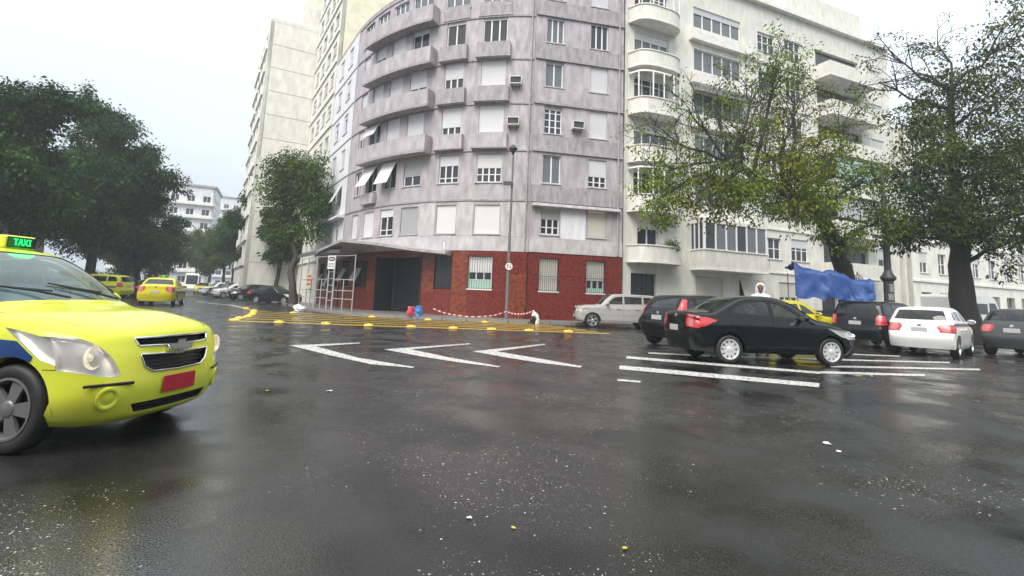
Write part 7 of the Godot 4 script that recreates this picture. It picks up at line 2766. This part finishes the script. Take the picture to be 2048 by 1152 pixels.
func build_person() -> void:
	var skin := Color(0.16, 0.09, 0.06)
	var coat := Color(0.62, 0.62, 0.64)
	var jeans := Color(0.03, 0.035, 0.05)
	var shoe := Color(0.02, 0.02, 0.02)
	var m := plain("person_cloth", Color(1, 1, 1), 0.75)
	m.vertex_color_use_as_albedo = true
	var t := thing("person", "person in a white hooded jacket standing behind the black saloon", "person", Vector3(6.75, 0.0, -14.05), deg_to_rad(-24))
	var k := 1.04
	var bones := [
		[Vector3(-0.1, 0.95, 0) * k, Vector3(0.1, 0.95, 0) * k, 0.13, 0.13, 0.06], [Vector3(0, 0.95, 0) * k, Vector3(0, 1.25, -0.01) * k, 0.15, 0.16, 0.08], [Vector3(-0.11, 1.36, 0) * k, Vector3(0.11, 1.36, 0) * k, 0.135, 0.135, 0.08], [Vector3(0, 1.4, 0) * k, Vector3(0, 1.56, 0.01) * k, 0.075, 0.065, 0.06]]
	for s in [-1.0, 1.0]:
		bones.append([Vector3(s * 0.17, 1.42, 0) * k, Vector3(s * 0.23, 1.14, -0.02) * k, 0.075, 0.062, 0.05])
		bones.append([Vector3(s * 0.23, 1.14, -0.02) * k, Vector3(s * 0.22, 0.9, 0.07) * k, 0.06, 0.047, 0.04])
		bones.append([Vector3(s * 0.09, 0.92, 0) * k, Vector3(s * 0.1, 0.5, 0.01) * k, 0.1, 0.07, 0.05])
		bones.append([Vector3(s * 0.1, 0.5, 0.01) * k, Vector3(s * 0.11, 0.09, -0.03) * k, 0.065, 0.05, 0.03])
		bones.append([Vector3(s * 0.11, 0.05, -0.05) * k, Vector3(s * 0.13, 0.04, 0.14) * k, 0.045, 0.04, 0.03])
	# hood round the head
	bones.append([Vector3(0, 1.63, -0.03) * k, Vector3(0, 1.69, -0.035) * k, 0.125, 0.115, 0.04])
	bones.append([Vector3(0, 1.50, -0.06) * k, Vector3(0, 1.6, -0.06) * k, 0.13, 0.12, 0.05])
	put("body", blend(bones, 0.022, func(p: Vector3, _n: Vector3) -> Color: return shoe if p.y < 0.1 else (jeans if p.y < 0.9 else coat)), m, t)
	# face in the opening of the hood, and hands, on finer grids
	var f := Vector3(0, 1.64, 0.035) * k
	var face := [[f + Vector3(0, 0.05, 0), f + Vector3(0, -0.04, 0.0), 0.083, 0.07, 0.02], [f + Vector3(0, -0.075, 0.02), f + Vector3(0, -0.085, 0.03), 0.045, 0.038, 0.03], [f + Vector3(0, 0.02, 0.075), f + Vector3(0, -0.02, 0.095), 0.010, 0.015, 0.012], [f + Vector3(-0.022, -0.05, 0.07), f + Vector3(0.022, -0.05, 0.07), 0.010, 0.010, 0.008], [f + Vector3(-0.05, 0.035, 0.062), f + Vector3(0.05, 0.035, 0.062), 0.012, 0.012, 0.012]]
	put("face", blend(face, 0.007, func(p: Vector3, _n: Vector3) -> Color:
		var q := p - f
		if absf(q.y - 0.018) < 0.009 and absf(absf(q.x) - 0.031) < 0.014 and q.z > 0.05:
			return Color(0.02, 0.015, 0.012)
		return skin), m, t)
	for s in [-1.0, 1.0]:
		put("hand", blend(hand_bones(Vector3(s * 0.22, 0.89, 0.075) * k, Vector3(0, -1, 0.25), Vector3(-s, 0, 0), s, 0.45), 0.006, func(_p: Vector3, _n: Vector3) -> Color: return skin), m, t)

func build_driver(taxi: Node3D) -> void:
	# seated at the wheel of the near taxi
	var skin := Color(0.2, 0.115, 0.075)
	var shirt := Color(0.22, 0.42, 0.55)
	var dark := Color(0.03, 0.03, 0.04)
	var t := thing("person", "driver in a light blue shirt at the wheel of the near yellow taxi", "person", taxi.position, taxi.rotation.y)
	var x := 2.24 - 2.08
	var z := -0.37
	var bones := [[Vector3(x, 0.68, z - 0.08), Vector3(x, 0.68, z + 0.08), 0.13, 0.13, 0.06], [Vector3(x, 0.7, z), Vector3(x - 0.08, 1.0, z), 0.13, 0.15, 0.08], [Vector3(x - 0.09, 1.1, z - 0.12), Vector3(x - 0.09, 1.1, z + 0.12), 0.1, 0.1, 0.08], [Vector3(x - 0.08, 1.12, z), Vector3(x - 0.05, 1.24, z), 0.055, 0.052, 0.05], [Vector3(x - 0.04, 1.35, z), Vector3(x - 0.05, 1.30, z), 0.095, 0.085, 0.03], [Vector3(x + 0.04, 1.335, z), Vector3(x + 0.055, 1.32, z), 0.015, 0.018, 0.015]]
	for s in [-1.0, 1.0]:
		bones.append([Vector3(x - 0.06, 1.1, z + s * 0.19), Vector3(x + 0.1, 0.88, z + s * 0.24), 0.058, 0.048, 0.05])
		bones.append([Vector3(x + 0.1, 0.88, z + s * 0.24), Vector3(x + 0.29, 0.96, z + s * 0.17), 0.045, 0.034, 0.03])
		bones.append_array(hand_bones(Vector3(x + 0.29, 0.96, z + s * 0.17), Vector3(0.9, 0.3, 0), Vector3(0, -1, 0), s, 0.9))
		bones.append([Vector3(x, 0.68, z + s * 0.09), Vector3(x + 0.42, 0.7, z + s * 0.12), 0.09, 0.065, 0.05])
		bones.append([Vector3(x + 0.42, 0.7, z + s * 0.12), Vector3(x + 0.62, 0.38, z + s * 0.12), 0.06, 0.045, 0.03])
	put("body", blend(bones, 0.016, func(p: Vector3, _n: Vector3) -> Color:
		if p.y > 1.38 or (p.y > 1.28 and p.x < x - 0.06):
			return Color(0.015, 0.012, 0.01)
		if p.y > 1.2 or p.x > x + 0.13 and p.y > 0.86:
			return skin
		return dark if p.y < 0.74 else shirt), M.person_cloth, t)
	t.scale = taxi.scale

func taxi_sign(parent: Node3D, f: float, y: float, L: float, lit: bool, z := 0.0) -> void:
	var at := Vector3(L * 0.5 - f, y, z)
	var b := MB.new()
	b.box(at + Vector3(0, 0.065, 0), Vector3(0.14, 0.13, 0.34), Basis(), 0.025)
	var box := put("roof_sign", b.mesh(), M.taxi_yellow, parent)
	var d := MB.new()
	d.box(at + Vector3(0.072, 0.068, 0), Vector3(0.012, 0.10, 0.30), Basis(), 0.003)
	d.box(at + Vector3(-0.072, 0.068, 0), Vector3(0.012, 0.10, 0.30), Basis(), 0.003)
	put("display", d.mesh(), M.plastic_black, box)
	put("led_letters", word("TAXI", 0.085, 0.003), M.led_green, box, Transform3D(Basis(Vector3(0, 1, 0), PI * 0.5), at + Vector3(0.0805, 0.068, 0)))
	put("led_letters", word("TAXI", 0.085, 0.003), M.led_green, box, Transform3D(Basis(Vector3(0, 1, 0), -PI * 0.5), at + Vector3(-0.0805, 0.068, 0)))
	if lit:
		var o := OmniLight3D.new()
		o.name = "led_glow"
		o.light_color = Color(0.1, 1.0, 0.45)
		o.light_energy = 0.008
		o.light_size = 0.1
		o.omni_range = 6.0
		o.shadow_enabled = true
		o.position = at + Vector3(0.14, 0.08, 0)
		parent.add_child(o)

func build_traffic() -> void:
	var hg := plain("headlight_glow", lin(0.8, 0.76, 0.68), 0.2, 0.5)
	hg.emission_enabled = true
	hg.emission = Color(1.0, 0.9, 0.74)
	hg.emission_energy_multiplier = 0.12
	var led := plain("led_green", lin(0.0, 0.35, 0.12), 0.5)
	led.emission_enabled = true
	led.emission = Color(0.05, 1.0, 0.45)
	led.emission_energy_multiplier = 0.5
	var t := car("taxi", "bright yellow taxi saloon with chrome grille and lit green roof sign, close by", "sedan", Vector2(-4.58, -4.58), 96, {"category": "taxi", "paint": "taxi_yellow", "stripe": true, "glass": "glass_clear", "scale": 0.86, "rim": "rim_grey", "plate": "plate_red", "tall": 1.12})
	taxi_sign(t, 2.25, 1.515, 4.48, true, -0.25)
	build_driver(t)
	for lamp in t.get_children():
		if String(lamp.name).begins_with("headlamp"):
			for bit in lamp.get_children():
				if String(bit.name).begins_with("reflector"):
					bit.material_override = M.headlight_glow
	for z in [-0.66, 0.66]:
		var hl := OmniLight3D.new()
		hl.name = "headlight"
		hl.light_color = Color(1.0, 0.9, 0.74)
		hl.light_energy = 0.004
		hl.light_size = 0.08
		hl.omni_range = 8.0
		hl.shadow_enabled = true
		hl.position = Vector3(2.34, 0.68, z)
		t.add_child(hl)
	t = car("taxi", "golden yellow taxi saloon seen from behind, driving away beside the park", "sedan", Vector2(-20.2, -30.7), -24, {"category": "taxi", "paint": "taxi_gold", "stripe": true, "scale": 1.03})
	taxi_sign(t, 2.62, 1.52, 4.48, false)
	car("taxi", "yellow taxi estate with silver wheels parked along the park kerb", "suv", Vector2(-29.5, -37.5), 262, {"category": "taxi", "paint": "taxi_yellow", "stripe": true, "scale": 1.03})
	t = car("taxi", "yellow taxi saloon far down the side street", "sedan", Vector2(-46.0, -79.0), 160, {"category": "taxi", "paint": "taxi_gold", "scale": 1.1})
	car("parked_car", "dark car behind the parked yellow estate", "sedan", Vector2(-30.8, -41.3), 262, {"paint": "dark_green_paint"})
	car("parked_car", "silver car parked beyond the moving taxi at the park kerb", "hatch", Vector2(-33.3, -46.6), 300, {"paint": "grey_paint"})
	var g := "cars parked along the side street"
	car("parked_car", "dark green saloon parked nose to the kerb near the corner pavement", "sedan", Vector2(-18.5, -41.6), 102, {"paint": "dark_green_paint", "scale": 0.93, "group": g})
	car("parked_car", "black hatchback parked next to the dark green saloon", "hatch", Vector2(-24.0, -48.8), 222, {"paint": "black_paint", "group": g})
	car("parked_car", "white hatchback parked beyond the black one in the side street", "hatch", Vector2(-28.6, -54.4), 222, {"paint": "white_paint", "group": g})
	car("parked_car", "dark grey car squeezed between the two white parked cars", "suv", Vector2(-31.3, -59.0), 222, {"paint": "grey_paint", "group": g})
	car("parked_car", "white estate parked farthest down the side street", "suv", Vector2(-35.6, -64.5), 222, {"paint": "white_paint", "group": g})
	# the junction's right-hand side
	g = "cars standing at the junction"
	car("car", "black saloon with silver mesh wheels standing across the white lines", "saloon", Vector2(5.78, -12.23), 81.8, {"paint": "black_paint", "scale": 0.964, "wheels": "mesh", "rim": "rim_white", "group": g})
	car("car", "black hatchback seen from behind, left of the black saloon", "wagon", Vector2(6.0, -16.2), 62, {"paint": "black_paint", "group": g})
	car("car", "silver off-roader parked along the red wall", "suv", Vector2(5.15, -25.0), -88, {"paint": "silver_paint", "scale": 0.95, "group": g})
	car("car", "black off-roader with silver wheels in front of the black saloon", "suv", Vector2(13.3, -18.7), 58, {"paint": "black_paint", "group": g, "scale": 0.95})
	car("car", "white hatchback seen from behind at the junction", "hatch", Vector2(13.2, -16.4), 48, {"paint": "white_paint", "scale": 0.95, "group": g})
	t = car("taxi", "yellow taxi half hidden behind the black saloon, before the blue stall", "sedan", Vector2(10.2, -19.4), 66, {"category": "taxi", "paint": "taxi_gold", "group": g})
	car("car", "small white car behind the old lamp post", "hatch", Vector2(18.8, -26.2), 60, {"paint": "white_paint", "group": g})
	car("car", "dark grey hatchback at the right edge, beside the white one", "hatch", Vector2(17.2, -17.2), 60, {"paint": "grey_paint", "group": g})
	car("car", "black saloon at the far right edge", "saloon", Vector2(20.0, -18.4), 62, {"paint": "black_paint", "group": g})
	box_van("van", "white delivery van behind the right-hand trees", Vector2(27.0, -31.0), 66, 5.2, 2.4, "white_paint")
	box_van("truck", "white box truck at the end of the side street", Vector2(-54.5, -90.0), 150, 6.5, 3.2, "white_paint")

func box_van(called: String, label: String, at: Vector2, yaw: float, L: float, H: float, paint: String) -> void:
	var t := thing(called, label, called, Vector3(at.x, 0, at.y), deg_to_rad(90.0 - yaw))
	var b := MB.new()
	var prof := PackedVector2Array([Vector2(L * 0.5 - 0.1, 0.4), Vector2(L * 0.5, 0.7), Vector2(L * 0.5 - 0.15, 1.05), Vector2(L * 0.5 - 0.75, 1.25), Vector2(L * 0.5 - 1.35, H - 0.25), Vector2(L * 0.5 - 1.7, H), Vector2(-L * 0.5 + 0.1, H), Vector2(-L * 0.5, H - 0.15), Vector2(-L * 0.5, 0.4)])
	b.slab(prof, -0.95, 0.95, Transform3D(Basis(Vector3(1, 0, 0), Vector3(0, 0, 1), Vector3(0, 1, 0)), Vector3.ZERO))
	put("body", b.mesh(), M[paint], t)
	for s in [-1.0, 1.0]:
		var w := MB.new()
		w.slab(PackedVector2Array([Vector2(L * 0.5 - 0.95, 1.28), Vector2(L * 0.5 - 1.45, H - 0.4), Vector2(L * 0.5 - 2.1, H - 0.4), Vector2(L * 0.5 - 2.1, 1.28)]), s * 0.955, s * 0.96, Transform3D(Basis(Vector3(1, 0, 0), Vector3(0, 0, 1), Vector3(0, 1, 0)), Vector3.ZERO))
		put("window", w.mesh(), M.window_glass, t)
		if called == "van":
			for k in 2:
				var w2 := MB.new()
				w2.box(Vector3(L * 0.5 - 2.85 - 1.25 * k, 1.65, s * 0.957), Vector3(1.1, 0.6, 0.01), Basis(), 0.003)
				put("window", w2.mesh(), M.window_glass, t)
		for x in [L * 0.5 - 0.85, -L * 0.5 + 1.0]:
			var wm := wheel_parts(0.345, "seven")
			var wheel := put("wheel", wm[2], M.black_plastic, t, Transform3D(Basis(Vector3(1, 0, 0), s * PI * 0.5), Vector3(x, 0.345, s * 0.9)))
			put("tyre", wm[0], M.tyre, wheel)
			put("rim", wm[1], M.rim_silver, wheel)
		var hl := MB.new()
		hl.box(Vector3(L * 0.5 - 0.06, 0.85, s * 0.7), Vector3(0.12, 0.2, 0.3), Basis(), 0.03)
		put("headlamp", hl.mesh(), M.lamp_bowl, t)
		var tl := MB.new()
		tl.box(Vector3(-L * 0.5, 0.95, s * 0.84), Vector3(0.04, 0.4, 0.12), Basis(), 0.01)
		put("tail_lamp", tl.mesh(), M.tail_red, t)
	var ws := MB.new()
	var d := Vector2(-0.6, H - 1.5).normalized()
	var mid := Vector2(L * 0.5 - 1.05, (1.25 + H - 0.25) * 0.5)
	var nn := Vector2(d.y, -d.x)
	ws.box(Vector3(mid.x + nn.x * 0.008, mid.y + nn.y * 0.008, 0), Vector3(0.012, (H - 1.5) * 0.98, 1.7), Basis(Vector3(0, 0, 1), atan2(-d.x, d.y)), 0.003)
	put("windscreen", ws.mesh(), M.window_glass, t)

func _ready() -> void:
	rng.seed = 7
	setup_view()
	setup_materials()
	car_materials()
	tree_materials()
	build_ground()
	build_markings()
	build_corner_block()
	build_cream_block()
	build_right_house()
	build_street_blocks()
	build_block_behind()
	build_trees()
	build_props()
	build_person()
	build_traffic()
